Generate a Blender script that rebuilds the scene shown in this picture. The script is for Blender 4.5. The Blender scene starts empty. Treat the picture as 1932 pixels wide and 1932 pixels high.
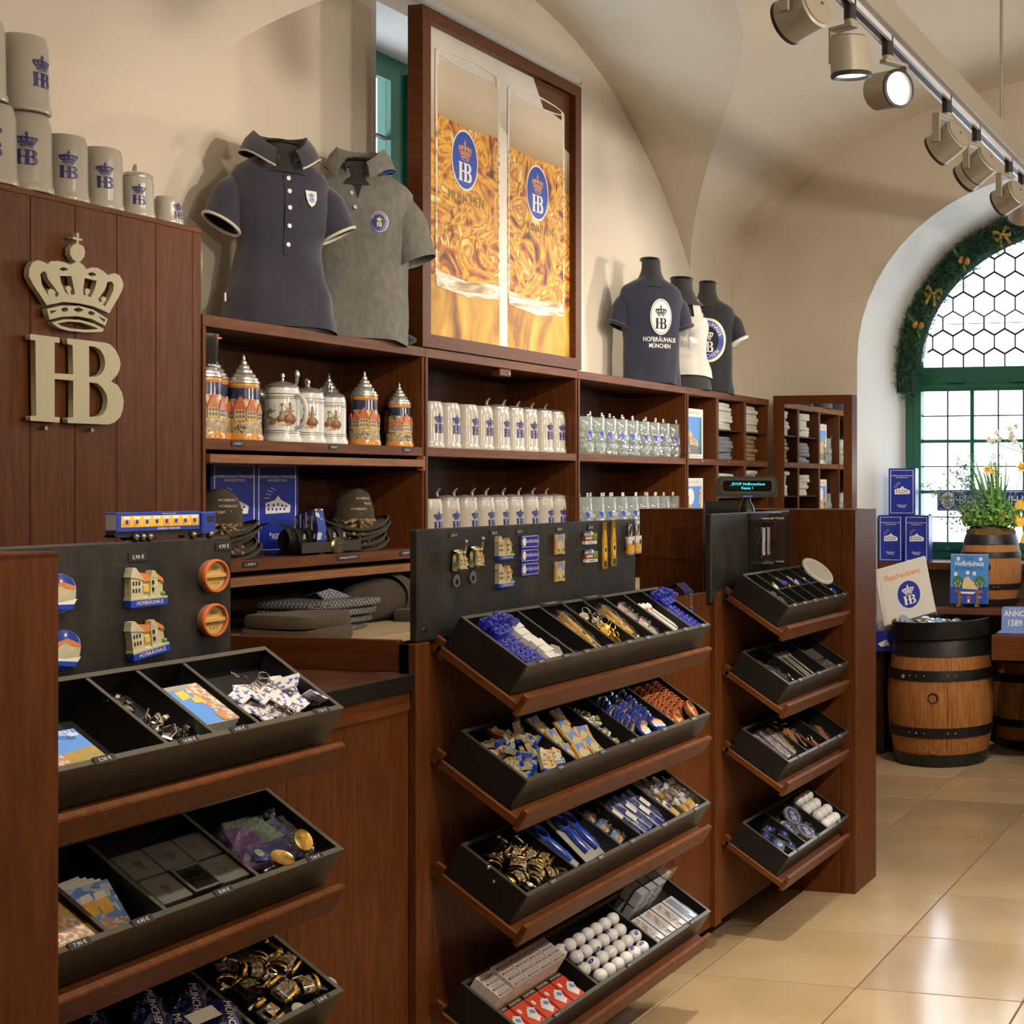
import bpy, bmesh, math, random
from mathutils import Vector, Matrix, Euler
random.seed(7)
PI = math.pi
SC = bpy.context.scene
COL = SC.collection
# ---------------------------------------------------------------- camera
cam = bpy.data.objects.new('camera', bpy.data.cameras.new('camera'))
COL.objects.link(cam)
cam.location = (0, 0, 1.7668)
cam.rotation_euler = (PI/2, 0, .23377)
cam.data.sensor_width = 36
cam.data.lens = 2722.1/1932*36
cam.data.shift_x = -.46599
cam.data.shift_y = -.02653
cam.data.clip_start = .05
SC.camera = cam
# ---------------------------------------------------------------- world, exposure
W = bpy.data.worlds.new('sky'); SC.world = W; W.use_nodes = True
bg = W.node_tree.nodes['Background']
bg.inputs[0].default_value = (.80, .90, 1.0, 1); bg.inputs[1].default_value = 5.0
SC.view_settings.view_transform = 'Standard'; SC.view_settings.look = 'None'
SC.view_settings.exposure = 0.0; SC.view_settings.gamma = 1; SC.view_settings.use_curve_mapping = False
SC.cycles.max_bounces = 8; SC.cycles.diffuse_bounces = 4; SC.cycles.glossy_bounces = 4
SC.cycles.transmission_bounces = 6; SC.cycles.transparent_max_bounces = 16
SC.cycles.caustics_reflective = False; SC.cycles.caustics_refractive = False
SC.cycles.sample_clamp_indirect = 6
SPOT_W = 135; FILL_W = 60
WARM = (1.0, .885, .74)

# ---------------------------------------------------------------- matrices
def T(x, y, z): return Matrix.Translation((x, y, z))
def RX(a): return Matrix.Rotation(a, 4, 'X')
def RY(a): return Matrix.Rotation(a, 4, 'Y')
def RZ(a): return Matrix.Rotation(a, 4, 'Z')
def S(a, b=None, c=None):
    return Matrix.Diagonal((a, a if b is None else b, a if c is None else c, 1))
def WX(x, y, z):      # art lying on a plane that faces +X: local x -> +Y, y -> +Z
    return Matrix(((0, 0, 1, x), (1, 0, 0, y), (0, 1, 0, z), (0, 0, 0, 1)))
def WY(x, y, z):      # art facing -Y: local x -> +X, y -> +Z
    return Matrix(((1, 0, 0, x), (0, 0, -1, y), (0, 1, 0, z), (0, 0, 0, 1)))
# ---------------------------------------------------------------- materials
MATS = {}
def nd(nt, t, **k):
    n = nt.nodes.new(t)
    for a, b in k.items(): setattr(n, a, b)
    return n
def pm(name, col=(.5, .5, .5), rough=.5, metal=0, noise=None, bump=None, spec=.5, alpha=1, emit=0, coat=0, trans=0, sheen=0, ramp=None, rand=0, vor=None, ior=None):
    if name in MATS: return MATS[name]
    m = bpy.data.materials.new(name); m.use_nodes = True; MATS[name] = m
    nt = m.node_tree; b = nt.nodes['Principled BSDF']; L = nt.links.new
    b.inputs['Base Color'].default_value = (*col, 1); b.inputs['Roughness'].default_value = rough
    b.inputs['Metallic'].default_value = metal; b.inputs['Specular IOR Level'].default_value = spec
    b.inputs['Alpha'].default_value = alpha; b.inputs['Coat Weight'].default_value = coat
    b.inputs['Transmission Weight'].default_value = trans; b.inputs['Sheen Weight'].default_value = sheen
    if ior: b.inputs['IOR'].default_value = ior
    if emit:
        b.inputs['Emission Color'].default_value = (*col, 1); b.inputs['Emission Strength'].default_value = emit
    tc = nd(nt, 'ShaderNodeTexCoord'); out = None
    if noise:                       # (scale, second colour, [stretch])
        mp = nd(nt, 'ShaderNodeMapping'); L(tc.outputs['Object'], mp.inputs[0])
        if len(noise) > 2: mp.inputs['Scale'].default_value = noise[2]
        nz = nd(nt, 'ShaderNodeTexNoise'); nz.inputs['Scale'].default_value = noise[0]; nz.inputs['Detail'].default_value = 5
        L(mp.outputs[0], nz.inputs['Vector'])
        cr = nd(nt, 'ShaderNodeValToRGB'); L(nz.outputs[0], cr.inputs[0])
        cr.color_ramp.elements[0].position = .34; cr.color_ramp.elements[1].position = .68
        cr.color_ramp.elements[0].color = (*col, 1); cr.color_ramp.elements[1].color = (*noise[1], 1)
        out = cr.outputs[0]
    if vor:                         # (scale, [colours]) cells of flat colour, used for printed or painted relief
        mp = nd(nt, 'ShaderNodeMapping'); L(tc.outputs['Object'], mp.inputs[0])
        if len(vor) > 2: mp.inputs['Scale'].default_value = vor[2]
        v = nd(nt, 'ShaderNodeTexVoronoi'); v.inputs['Scale'].default_value = vor[0]; L(mp.outputs[0], v.inputs['Vector'])
        sp = nd(nt, 'ShaderNodeSeparateColor'); L(v.outputs['Color'], sp.inputs[0])
        cr = nd(nt, 'ShaderNodeValToRGB'); L(sp.outputs[0], cr.inputs[0]); cr.color_ramp.interpolation = 'CONSTANT'
        cs = vor[1]; e = cr.color_ramp.elements
        while len(e) < len(cs): e.new(.5)
        for i, c in enumerate(cs): e[i].position = i/len(cs); e[i].color = (*c, 1)
        out = cr.outputs[0]
    if ramp:                        # (axis, lo, hi, [(pos, colour)...]) a print or glaze along one object axis
        sp = nd(nt, 'ShaderNodeSeparateXYZ'); L(tc.outputs['Object'], sp.inputs[0])
        mr = nd(nt, 'ShaderNodeMapRange'); mr.inputs[1].default_value = ramp[1]; mr.inputs[2].default_value = ramp[2]
        L(sp.outputs[ramp[0]], mr.inputs[0])
        cr = nd(nt, 'ShaderNodeValToRGB'); L(mr.outputs[0], cr.inputs[0]); e = cr.color_ramp.elements
        while len(e) < len(ramp[3]): e.new(.5)
        for i, (p, c) in enumerate(ramp[3]): e[i].position = p; e[i].color = (*c, 1)
        if out is not None:
            mx = nd(nt, 'ShaderNodeMix', data_type='RGBA', blend_type='MULTIPLY'); mx.inputs[0].default_value = .6
            L(cr.outputs[0], mx.inputs[6]); L(out, mx.inputs[7]); out = mx.outputs[2]
        else: out = cr.outputs[0]
    if rand:
        oi = nd(nt, 'ShaderNodeObjectInfo'); hs = nd(nt, 'ShaderNodeHueSaturation')
        mr = nd(nt, 'ShaderNodeMapRange'); mr.inputs[3].default_value = 1-rand; mr.inputs[4].default_value = 1+rand
        L(oi.outputs['Random'], mr.inputs[0]); L(mr.outputs[0], hs.inputs['Value'])
        if out is not None: L(out, hs.inputs['Color'])
        else: hs.inputs['Color'].default_value = (*col, 1)
        out = hs.outputs[0]
    if out is not None: L(out, b.inputs['Base Color'])
    if bump:                        # (scale, strength, [stretch])
        mp = nd(nt, 'ShaderNodeMapping'); L(tc.outputs['Object'], mp.inputs[0])
        if len(bump) > 2: mp.inputs['Scale'].default_value = bump[2]
        nz = nd(nt, 'ShaderNodeTexNoise'); nz.inputs['Scale'].default_value = bump[0]; nz.inputs['Detail'].default_value = 4
        L(mp.outputs[0], nz.inputs['Vector'])
        bp = nd(nt, 'ShaderNodeBump'); bp.inputs['Strength'].default_value = bump[1]; bp.inputs['Distance'].default_value = .01
        L(nz.outputs[0], bp.inputs['Height']); L(bp.outputs[0], b.inputs['Normal'])
    return m
def clear(name, tint=(1, 1, 1), gloss=.12, rough=.05, bump=None, fres=1.45):
    """thin glass, cellophane or acrylic: transparent with a fresnel gloss"""
    if name in MATS: return MATS[name]
    m = bpy.data.materials.new(name); m.use_nodes = True; MATS[name] = m
    nt = m.node_tree; nt.nodes.clear(); L = nt.links.new
    o = nd(nt, 'ShaderNodeOutputMaterial'); t = nd(nt, 'ShaderNodeBsdfTransparent'); t.inputs[0].default_value = (*tint, 1)
    g = nd(nt, 'ShaderNodeBsdfGlossy'); g.inputs['Roughness'].default_value = rough
    f = nd(nt, 'ShaderNodeLayerWeight'); pw = nd(nt, 'ShaderNodeMath', operation='POWER'); pw.inputs[1].default_value = 4; L(f.outputs['Facing'], pw.inputs[0])
    ad = nd(nt, 'ShaderNodeMath', operation='MULTIPLY_ADD', use_clamp=True); ad.inputs[1].default_value = .7; ad.inputs[2].default_value = gloss; L(pw.outputs[0], ad.inputs[0])
    mx = nd(nt, 'ShaderNodeMixShader'); L(ad.outputs[0], mx.inputs[0]); L(t.outputs[0], mx.inputs[1]); L(g.outputs[0], mx.inputs[2]); L(mx.outputs[0], o.inputs[0])
    if bump:
        tc = nd(nt, 'ShaderNodeTexCoord'); v = nd(nt, 'ShaderNodeTexVoronoi' if bump[2:] else 'ShaderNodeTexNoise'); v.inputs['Scale'].default_value = bump[0]
        L(tc.outputs['Object'], v.inputs['Vector'])
        bp = nd(nt, 'ShaderNodeBump'); bp.inputs['Strength'].default_value = bump[1]; bp.inputs['Distance'].default_value = .01
        L(v.outputs[0], bp.inputs['Height']); L(bp.outputs[0], g.inputs['Normal']); L(bp.outputs[0], f.inputs['Normal'])
    return m
def wood(name, c1, c2, stretch, rough=.46, scale=9, bump=.06):
    return pm(name, c1, rough, noise=(scale, c2, stretch), bump=(scale*3, bump, stretch), coat=0, spec=.25)
WV = wood('cherry_wood_upright', (.074, .0200, .0038), (.122, .0355, .0068), (9, 9, .7))
WHY = wood('cherry_wood_along', (.084, .0245, .0046), (.146, .046, .0088), (9, .7, 9))
WHX = wood('cherry_wood_across', (.074, .0205, .0040), (.122, .0365, .0072), (.7, 9, 9))
WDK = wood('dark_brown_wood', (.026, .009, .0038), (.05, .016, .006), (9, 9, .7), rough=.5)
WLT = wood('light_brown_wood', (.20, .085, .032), (.28, .125, .05), (9, .7, 9))
OAK = wood('barrel_oak', (.21, .080, .021), (.36, .15, .045), (14, 14, .9), rough=.5, scale=7, bump=.2)
OAK2 = wood('small_barrel_oak', (.26, .11, .035), (.36, .16, .055), (14, 14, .9), rough=.5, scale=7, bump=.2)
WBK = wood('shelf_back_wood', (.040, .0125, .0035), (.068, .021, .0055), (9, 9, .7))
LAM = wood('dark_laminate', (.06, .024, .013), (.13, .06, .035), (.9, 6, 6), rough=.25)
CREAM = wood('pale_beech_laminate', (.48, .36, .22), (.56, .43, .28), (9, .8, 9), rough=.5)
PLASTER = pm('plaster', (.66, .585, .475), .9, noise=(1.1, (.71, .64, .53)), bump=(18, .12))
VAULT = pm('vault_plaster', (.68, .60, .49), .9, noise=(.8, (.73, .66, .55)), bump=(14, .1))
REVEAL = pm('white_plaster', (.72, .70, .66), .9, bump=(18, .1))
BLACK = pm('black_lacquer', (.008, .008, .0075), .28)
BOARD = pm('scuffed_black_board', (.006, .006, .0065), .45, noise=(9, (.026, .022, .018), (1, 2.0, .9)), bump=(60, .1))
TRAYM = pm('black_tray_metal', (.055, .049, .036), .42, metal=.35)
TRAYIN = pm('black_tray_inside', (.006, .006, .006), .5)
EDGE = pm('tray_edge_metal', (.17, .165, .14), .3, metal=.7)
CHROME = pm('polished_metal', (.62, .6, .56), .16, metal=1)
STEEL = pm('brushed_steel', (.42, .41, .38), .32, metal=1)
GOLD = pm('gold_metal', (.72, .46, .10), .25, metal=1)
COPPER = pm('copper_brown_leather', (.25, .1, .045), .45)
WHITE = pm('white_paint', (.78, .77, .74), .4)
PAPER = pm('white_paper', (.75, .73, .69), .6)
CREAMP = pm('cream_print', (.62, .55, .36), .5)
BLUE = pm('print_blue', (.012, .03, .30), .35)
BLUEG = pm('glossy_blue_plastic', (.018, .026, .36), .12, coat=.5)
BLUEM = pm('bright_blue_plastic', (.012, .055, .42), .18, coat=.4)
NAVYP = pm('mug_print_blue', (.02, .02, .15), .3)
DBLUE = pm('dark_blue_film', (.008, .012, .075), .3)
YEL = pm('print_yellow', (.80, .50, .07), .5)
ORG = pm('print_orange', (.75, .22, .03), .5)
RED = pm('print_red', (.55, .05, .03), .45)
GRN = pm('print_green', (.08, .2, .05), .5)
BLK = pm('print_black', (.012, .012, .014), .45)
GREYP = pm('print_grey', (.3, .3, .3), .5)
SKYB = pm('print_sky', (.10, .28, .72), .4)
BEER = pm('print_beer', (.62, .27, .03), .35, noise=(40, (.80, .52, .06)))
CLEAR = clear('window_glass', gloss=.0, rough=.02)
CELLO = clear('cellophane', gloss=.10, rough=.12, bump=(70, .9))
ACRYL = clear('acrylic', (.86, .87, .9), gloss=.06, rough=.06)
GREEN = pm('green_window_paint', (.010, .105, .062), .35, noise=(3, (.013, .13, .08)))
LEAD = pm('lead_came', (.03, .026, .026), .6)
IRON = pm('black_iron_hoop', (.013, .013, .012), .42, metal=.5, noise=(12, (.02, .02, .02)))
# emblem outlines, thousandths of its height, centred
EMB={'hb':[[(-280,-59),(-113,-61),(-113,-88),(-143,-88),(-143,-247),(-30,-245),(-34,-93),(-67,-88),(-67,-59),(172,-59),(205,-66),(241,-93),(264,-130),(273,-162),(267,-197),(250,-227),(209,-265),(253,-281),(281,-318),(294,-365),(288,-415),(271,-454),(235,-484),(195,-498),(-64,-500),(-64,-473),(-30,-468),(-30,-277),(-143,-277),(-143,-472),(-113,-473),(-113,-500),(-285,-498),(-285,-475),(-251,-470),(-257,-89),(-287,-88),(-287,-61)],[(69,-86),(108,-88),(143,-102),(165,-134),(173,-171),(165,-204),(143,-233),(108,-247),(69,-250)],[(71,-279),(120,-281),(154,-302),(179,-334),(188,-371),(179,-415),(159,-442),(126,-458),(71,-463)]],'crown':[[(-9,500),(5,500),(5,473),(27,473),(25,463),(5,463),(4,443),(35,435),(44,408),(39,383),(19,357),(7,350),(35,335),(51,318),(85,332),(126,335),(165,321),(188,305),(235,323),(264,316),(285,291),(292,263),(281,231),(253,185),(218,132),(198,100),(165,111),(97,127),(7,132),(-90,127),(-191,98),(-223,139),(-269,192),(-294,233),(-292,270),(-274,304),(-242,321),(-212,318),(-184,309),(-165,327),(-122,335),(-80,334),(-48,325),(-30,337),(-11,346),(-30,355),(-50,380),(-48,413),(-25,438),(-9,443),(-9,461),(-34,465),(-30,475),(-7,475)],[(-228,252),(-209,270),(-193,265),(-184,235),(-143,194),(-117,164),(-131,144),(-142,153),(-138,171),(-149,183),(-170,185),(-184,171),(-181,153),(-166,142),(-159,134),(-191,160),(-218,199)],[(-112,259),(-78,263),(-42,268),(-23,197),(-19,176),(-41,167),(-48,183),(-41,199),(-48,213),(-64,215),(-78,201),(-69,185),(-62,176),(-58,165),(-80,180),(-103,224)],[(42,270),(117,265),(106,224),(80,171),(58,178),(65,187),(74,201),(73,213),(57,217),(41,204),(46,188),(51,181),(35,178),(30,204)],[(186,268),(212,275),(228,263),(225,229),(205,188),(172,135),(156,142),(168,158),(179,171),(175,185),(159,187),(145,173),(152,160),(136,151),(126,169),(165,217),(179,242)],[(-117,293),(-88,309),(-58,300),(-88,286)],[(58,293),(88,309),(120,298),(88,284)]],'band':[[(-188,79),(-101,107),(7,118),(97,109),(188,70),(172,31),(85,59),(-4,63),(-101,49),(-173,26)],[(-103,86),(-92,98),(-71,102),(-58,91),(-71,79),(-92,75)],[(-30,95),(2,111),(35,100),(2,81)],[(60,88),(73,100),(96,98),(106,88),(92,77),(71,79)],[(-170,72),(-127,79),(-165,54)],[(126,79),(175,65),(165,47)]],'base':[[(-159,13),(-80,38),(7,45),(97,36),(165,12),(154,-3),(51,-17),(-58,-20),(-122,-10)],[(-127,12),(-58,29),(19,33),(85,22),(131,10),(51,-3),(-48,-6),(-101,1)]]}
# ---------------------------------------------------------------- mesh builder
class MB:
    def __init__(s): s.v = []; s.f = []; s.m = []; s.sm = []
    def add(s, vs, fs, M=None, mi=0, smooth=False):
        o = len(s.v)
        s.v += [tuple(M @ Vector(v)) if M is not None else tuple(v) for v in vs]
        s.f += [tuple(i+o for i in f) for f in fs]; s.m += [mi]*len(fs); s.sm += [smooth]*len(fs)
        return s
    def box(s, x0, x1, y0, y1, z0, z1, M=None, mi=0, b=0):
        if b:
            xs = (x0, x0+b, x1-b, x1); ys = (y0, y0+b, y1-b, y1); zs = (z0, z0+b, z1-b, z1)
            vs = []; ix = {}
            for i in (0, 3):
                for j in (0, 3):
                    for k in (0, 3):
                        ii = 1 if i == 0 else 2; jj = 1 if j == 0 else 2; kk = 1 if k == 0 else 2
                        for a, p in enumerate(((xs[i], ys[jj], zs[kk]), (xs[ii], ys[j], zs[kk]), (xs[ii], ys[jj], zs[k]))):
                            ix[(i > 0, j > 0, k > 0, a)] = len(vs); vs.append(p)
            g = lambda i, j, k, a: ix[(bool(i), bool(j), bool(k), a)]
            fs = []
            for i in (0, 1):
                q = [g(i, 0, 0, 0), g(i, 1, 0, 0), g(i, 1, 1, 0), g(i, 0, 1, 0)]; fs.append(q if i else q[::-1])
                q = [g(0, i, 0, 1), g(0, i, 1, 1), g(1, i, 1, 1), g(1, i, 0, 1)]; fs.append(q if i else q[::-1])
                q = [g(0, 0, i, 2), g(1, 0, i, 2), g(1, 1, i, 2), g(0, 1, i, 2)]; fs.append(q if i else q[::-1])
                for j in (0, 1):
                    fl = i ^ j
                    q = [g(i, j, 0, 0), g(i, j, 0, 1), g(i, j, 1, 1), g(i, j, 1, 0)]; fs.append(q if fl else q[::-1])
                    q = [g(i, 0, j, 0), g(i, 1, j, 0), g(i, 1, j, 2), g(i, 0, j, 2)]; fs.append(q if fl else q[::-1])
                    q = [g(0, i, j, 1), g(0, i, j, 2), g(1, i, j, 2), g(1, i, j, 1)]; fs.append(q if fl else q[::-1])
                    for k in (0, 1):
                        q = [g(i, j, k, 0), g(i, j, k, 1), g(i, j, k, 2)]; fs.append(q if (i ^ j ^ k) else q[::-1])
            return s.add(vs, fs, M, mi)
        vs = [(x, y, z) for x in (x0, x1) for y in (y0, y1) for z in (z0, z1)]
        return s.add(vs, [(0, 1, 3, 2), (4, 6, 7, 5), (0, 4, 5, 1), (2, 3, 7, 6), (0, 2, 6, 4), (1, 5, 7, 3)], M, mi)
    def prism(s, pts, z0, z1, M=None, mi=0, smooth=False):
        n = len(pts); a = sum(pts[i][0]*pts[(i+1) % n][1]-pts[(i+1) % n][0]*pts[i][1] for i in range(n))
        if a < 0: pts = pts[::-1]
        vs = [(x, y, z0) for x, y in pts]+[(x, y, z1) for x, y in pts]
        s.add(vs, [tuple(range(n))[::-1], tuple(range(n, 2*n))], M, mi)
        return s.add(vs, [(i, (i+1) % n, n+(i+1) % n, n+i) for i in range(n)], M, mi, smooth)
    def lathe(s, prof, n=20, M=None, mi=0, a0=0, a1=None, smooth=True):
        full = a1 is None; a1 = 2*PI if full else a1
        k = n if full else n+1; vs = []; fs = []
        for r, z in prof:
            for i in range(k):
                a = a0+(a1-a0)*i/n; vs.append((r*math.cos(a), r*math.sin(a), z))
        for j in range(len(prof)-1):
            for i in range(n):
                i2 = (i+1) % k
                q = [j*k+i, j*k+i2, (j+1)*k+i2, (j+1)*k+i]
                if prof[j][0] == 0: q = [q[0], q[2], q[3]]
                elif prof[j+1][0] == 0: q = q[:3]
                fs.append(tuple(q))
        return s.add(vs, fs, M, mi, smooth)
    def cyl(s, r, z0, z1, n=16, M=None, mi=0, r2=None):
        r2 = r if r2 is None else r2
        return s.lathe([(0, z0), (r, z0), (r2, z1), (0, z1)], n, M, mi)
    def tube(s, path, r, n=8, M=None, mi=0, closed=False, flat=1):
        P = [Vector(p) for p in path]; m = len(P); vs = []; fs = []; up = None
        for i, p in enumerate(P):
            d = (P[(i+1) % m]-P[i-1]) if closed else (P[min(i+1, m-1)]-P[max(i-1, 0)])
            d = d.normalized() if d.length > 1e-9 else Vector((0, 0, 1))
            if up is None: up = Vector((0, 0, 1)) if abs(d.z) < .9 else Vector((1, 0, 0))
            up = (up-d*up.dot(d)); up = up.normalized() if up.length > 1e-6 else d.orthogonal().normalized()
            sd = d.cross(up); rr = r[i] if isinstance(r, (list, tuple)) else r
            for k in range(n):
                a = 2*PI*k/n; vs.append(p+up*(rr*math.cos(a))*flat+sd*(rr*math.sin(a)))
        for i in range(m if closed else m-1):
            for k in range(n):
                fs.append((i*n+k, i*n+(k+1) % n, ((i+1) % m)*n+(k+1) % n, ((i+1) % m)*n+k))
        if not closed: fs += [tuple(range(n))[::-1], tuple(range((m-1)*n, m*n))]
        return s.add(vs, fs, M, mi, True)
    def ball(s, r, c=(0, 0, 0), nu=16, nv=10, M=None, mi=0, sc=(1, 1, 1)):
        pr = [(r*math.sin(PI*i/nv), -r*math.cos(PI*i/nv)) for i in range(nv+1)]
        pr[0] = (0, -r); pr[-1] = (0, r)
        MM = T(*c) @ Matrix.Diagonal((*sc, 1))
        return s.lathe(pr, nu, M @ MM if M is not None else MM, mi)
    def loft(s, rings, M=None, mi=0, cap=True, closed=True, smooth=True):
        n = len(rings[0]); vs = [p for r in rings for p in r]; fs = []
        for j in range(len(rings)-1):
            for i in range(n if closed else n-1):
                fs.append((j*n+i, j*n+(i+1) % n, (j+1)*n+(i+1) % n, (j+1)*n+i))
        s.add(vs, fs, M, mi, smooth)
        if cap: s.add(list(rings[0])+list(rings[-1]), [tuple(range(n))[::-1], tuple(range(n, 2*n))], M, mi)
        return s
    def grid(s, nx, ny, fn, M=None, mi=0, smooth=True):
        vs = [fn(i/nx, j/ny) for j in range(ny+1) for i in range(nx+1)]
        return s.add(vs, [(j*(nx+1)+i, j*(nx+1)+i+1, (j+1)*(nx+1)+i+1, (j+1)*(nx+1)+i) for j in range(ny) for i in range(nx)], M, mi, smooth)
    def me(s, me2, M=None, mi=0):
        vs = [v.co[:] for v in me2.vertices]
        return s.add(vs, [tuple(p.vertices) for p in me2.polygons], M, mi)
    def mesh(s, name, *mats, ang=40):
        m = bpy.data.meshes.new(name); m.from_pydata(s.v, [], s.f)
        for a in mats: m.materials.append(a)
        m.polygons.foreach_set('material_index', s.m); m.polygons.foreach_set('use_smooth', s.sm)
        m.update()
        if any(s.sm): m.set_sharp_from_angle(angle=math.radians(ang))
        return m
# ---------------------------------------------------------------- flat outlines and lettering
CACHE = {}
def _tomesh(cu, key):
    o = bpy.data.objects.new('tmp', cu); COL.objects.link(o)
    dg = bpy.context.evaluated_depsgraph_get(); dg.update()
    me = bpy.data.meshes.new_from_object(o.evaluated_get(dg)); me.name = key
    bpy.data.objects.remove(o); bpy.data.curves.remove(cu)
    return me
def shp(key, loops, ext=0, mat=None):
    k = ('s', key, ext, mat.name if mat else '')
    if k not in CACHE:
        cu = bpy.data.curves.new('c', 'CURVE'); cu.dimensions = '2D'; cu.fill_mode = 'BOTH' if ext else 'FRONT'; cu.extrude = ext
        for l in loops:
            sp = cu.splines.new('POLY'); sp.points.add(len(l)-1); sp.use_cyclic_u = True
            for p, q in zip(sp.points, l): p.co = (q[0], q[1], 0, 1)
        me = _tomesh(cu, key); me.materials.clear()
        if mat: me.materials.append(mat)
        CACHE[k] = me
    return CACHE[k]
def txt(s, size, mat=None, align='CENTER', ext=0, xs=1, bold=0, sp=1):
    k = ('t', s, size, mat.name if mat else '', align, ext, xs, bold, sp)
    if k not in CACHE:
        cu = bpy.data.curves.new('f', 'FONT'); cu.body = s; cu.size = size; cu.align_x = align; cu.align_y = 'CENTER'
        cu.extrude = ext; cu.resolution_u = 2; cu.offset = bold*size; cu.space_character = sp
        me = _tomesh(cu, 'lettering'); me.materials.clear()
        if xs != 1: me.transform(S(xs, 1, 1))
        if mat: me.materials.append(mat)
        CACHE[k] = me
    return CACHE[k]
def ell(rx, ry, n=32, cx=0, cy=0): return [(cx+rx*math.cos(2*PI*i/n), cy+ry*math.sin(2*PI*i/n)) for i in range(n)]
def rect(w, h, cx=0, cy=0, r=0, n=4):
    if not r: return [(cx-w/2, cy-h/2), (cx+w/2, cy-h/2), (cx+w/2, cy+h/2), (cx-w/2, cy+h/2)]
    P = []
    for sx, sy, a in ((1, 1, 0), (-1, 1, PI/2), (-1, -1, PI), (1, -1, 1.5*PI)):
        for i in range(n+1):
            t = a+PI/2*i/n; P.append((cx+sx*(w/2-r)+r*math.cos(t), cy+sy*(h/2-r)+r*math.sin(t)))
    return P
def emb(which, h, ext=0, mat=None):
    """the crown and the two joined letters, h metres tall in all"""
    loops = [[(x*h/1000, y*h/1000) for x, y in l] for l in EMB[which]]
    return shp('emb_%s_%g' % (which, h), loops, ext, mat)
def embm(mb, h, M=None, mi=0):
    for w in EMB: mb.me(emb(w, h), M, mi)
    return mb
def wrap(me, r, name, mat, cuts=.012, tilt=0):
    """bend a flat outline (x,y) around an upright cylinder of radius r; its middle looks along -Y"""
    bm = bmesh.new(); bm.from_mesh(me)
    for _ in range(4):
        e = [e for e in bm.edges if e.calc_length() > cuts]
        if not e: break
        bmesh.ops.subdivide_edges(bm, edges=e, cuts=1)
        bmesh.ops.triangulate(bm, faces=bm.faces[:])
    for v in bm.verts:
        a = v.co.x/r; rr = r+v.co.z
        v.co = Vector((rr*math.sin(a), -rr*math.cos(a), v.co.y))
    m = bpy.data.meshes.new(name); bm.to_mesh(m); bm.free(); m.materials.clear(); m.materials.append(mat)
    return m
def embmesh(h):
    k = ('embflat', h)
    if k not in CACHE: CACHE[k] = embm(MB(), h).mesh('emblem')
    return CACHE[k]
# ---------------------------------------------------------------- objects
def ob(name, me, parent=None, M=None):
    o = bpy.data.objects.new(name, me); COL.objects.link(o)
    if parent is not None: o.parent = parent
    if M is not None: o.matrix_local = M
    return o
def tag(o, label, cat, group=None):
    o['label'] = label; o['category'] = cat
    if group: o['group'] = group
    return o
def thing(name, label, cat, M=None, group=None):
    o = bpy.data.objects.new(name, None); o.empty_display_size = .05; COL.objects.link(o)
    if M is not None: o.matrix_world = M
    return tag(o, label, cat, group)
def struct(name, me, parent=None, M=None):
    o = ob(name, me, parent, M)
    if parent is None: o['kind'] = 'structure'
    return o
PROTO = {}
def proto(name, parts):
    """parts: (name, mesh, matrix, index of the part it belongs to or None)"""
    PROTO[name] = parts
def inst(kind, M, label, cat, group=None, name=None):
    parts = PROTO[kind]
    if len(parts) == 1:
        n, me, m, _ = parts[0]
        o = ob(name or kind, me); o.matrix_world = M @ m if m is not None else M
        return tag(o, label, cat, group)
    r = thing(name or kind, label, cat, M, group); L = []
    for n, me, m, p in parts: L.append(ob(n, me, r if p is None else L[p], m))
    return r
ORD = ['first', 'second', 'third', 'fourth', 'fifth', 'sixth', 'seventh', 'eighth', 'ninth', 'tenth', 'eleventh', 'twelfth', 'thirteenth', 'fourteenth']
def lamp(name, loc, tgt, watt, ang, col=WARM, rad=.05, blend=.5, parent=None):
    l = bpy.data.lights.new(name, 'SPOT'); l.energy = watt; l.color = col; l.spot_size = ang; l.spot_blend = blend; l.shadow_soft_size = rad
    o = bpy.data.objects.new(name, l); COL.objects.link(o)
    d = Vector(tgt)-Vector(loc); M = d.to_track_quat('-Z', 'Y').to_matrix().to_4x4(); M.translation = loc
    if parent is not None: o.parent = parent; o.matrix_parent_inverse = parent.matrix_world.inverted()
    o.matrix_world = M
    return o
# ================================================================ THE ROOM
WXL, WYW = -4.05, 9.29                 # shelf wall, window wall
# floor: slab with a tile for every joint field
FM = pm('tile_stone', (.40, .285, .16), .13, noise=(2.2, (.48, .355, .215)), spec=.9, rand=.10, bump=(5, .015))
GROUT = pm('grout', (.10, .075, .05), .8)
fl = struct('floor', MB().box(-4.7, 2.0, -2.2, 10.4, -.12, -.004).mesh('floor', GROUT))
tile = MB().box(-.2968, .2968, -.2968, .2968, -.012, 0, b=.0015).mesh('tile', FM)
for i in range(-3, 7):
    for j in range(-12, 10):
        ob('tile', tile, fl, T(-2.2304+.6*i+.3, 4.8237+.6*j+.3, 0))
# shelf wall with a deep window niche
NY0, NY1, NZ0, NZ1 = 5.477, 7.254, 2.2, 3.995
w = MB()
w.box(-4.65, WXL, -2.16, NY0, 0, 4.9).box(-4.65, WXL, NY1, WYW+.05, 0, 4.9).box(-4.65, WXL, NY0, NY1, 0, NZ0).box(-4.65, WXL, NY0, NY1, NZ1, 4.9)
struct('wall_left', w.mesh('wall_left', PLASTER))
rv = MB()
rv.box(-4.64, WXL+.001, NY1-.012, NY1+.02, NZ0, NZ1).box(-4.64, WXL+.001, NY0-.02, NY0+.012, NZ0, NZ1).box(-4.64, WXL+.001, NY0, NY1, NZ1-.012, NZ1+.02)
struct('trim_1', rv.mesh('niche_reveal', REVEAL))
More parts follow.
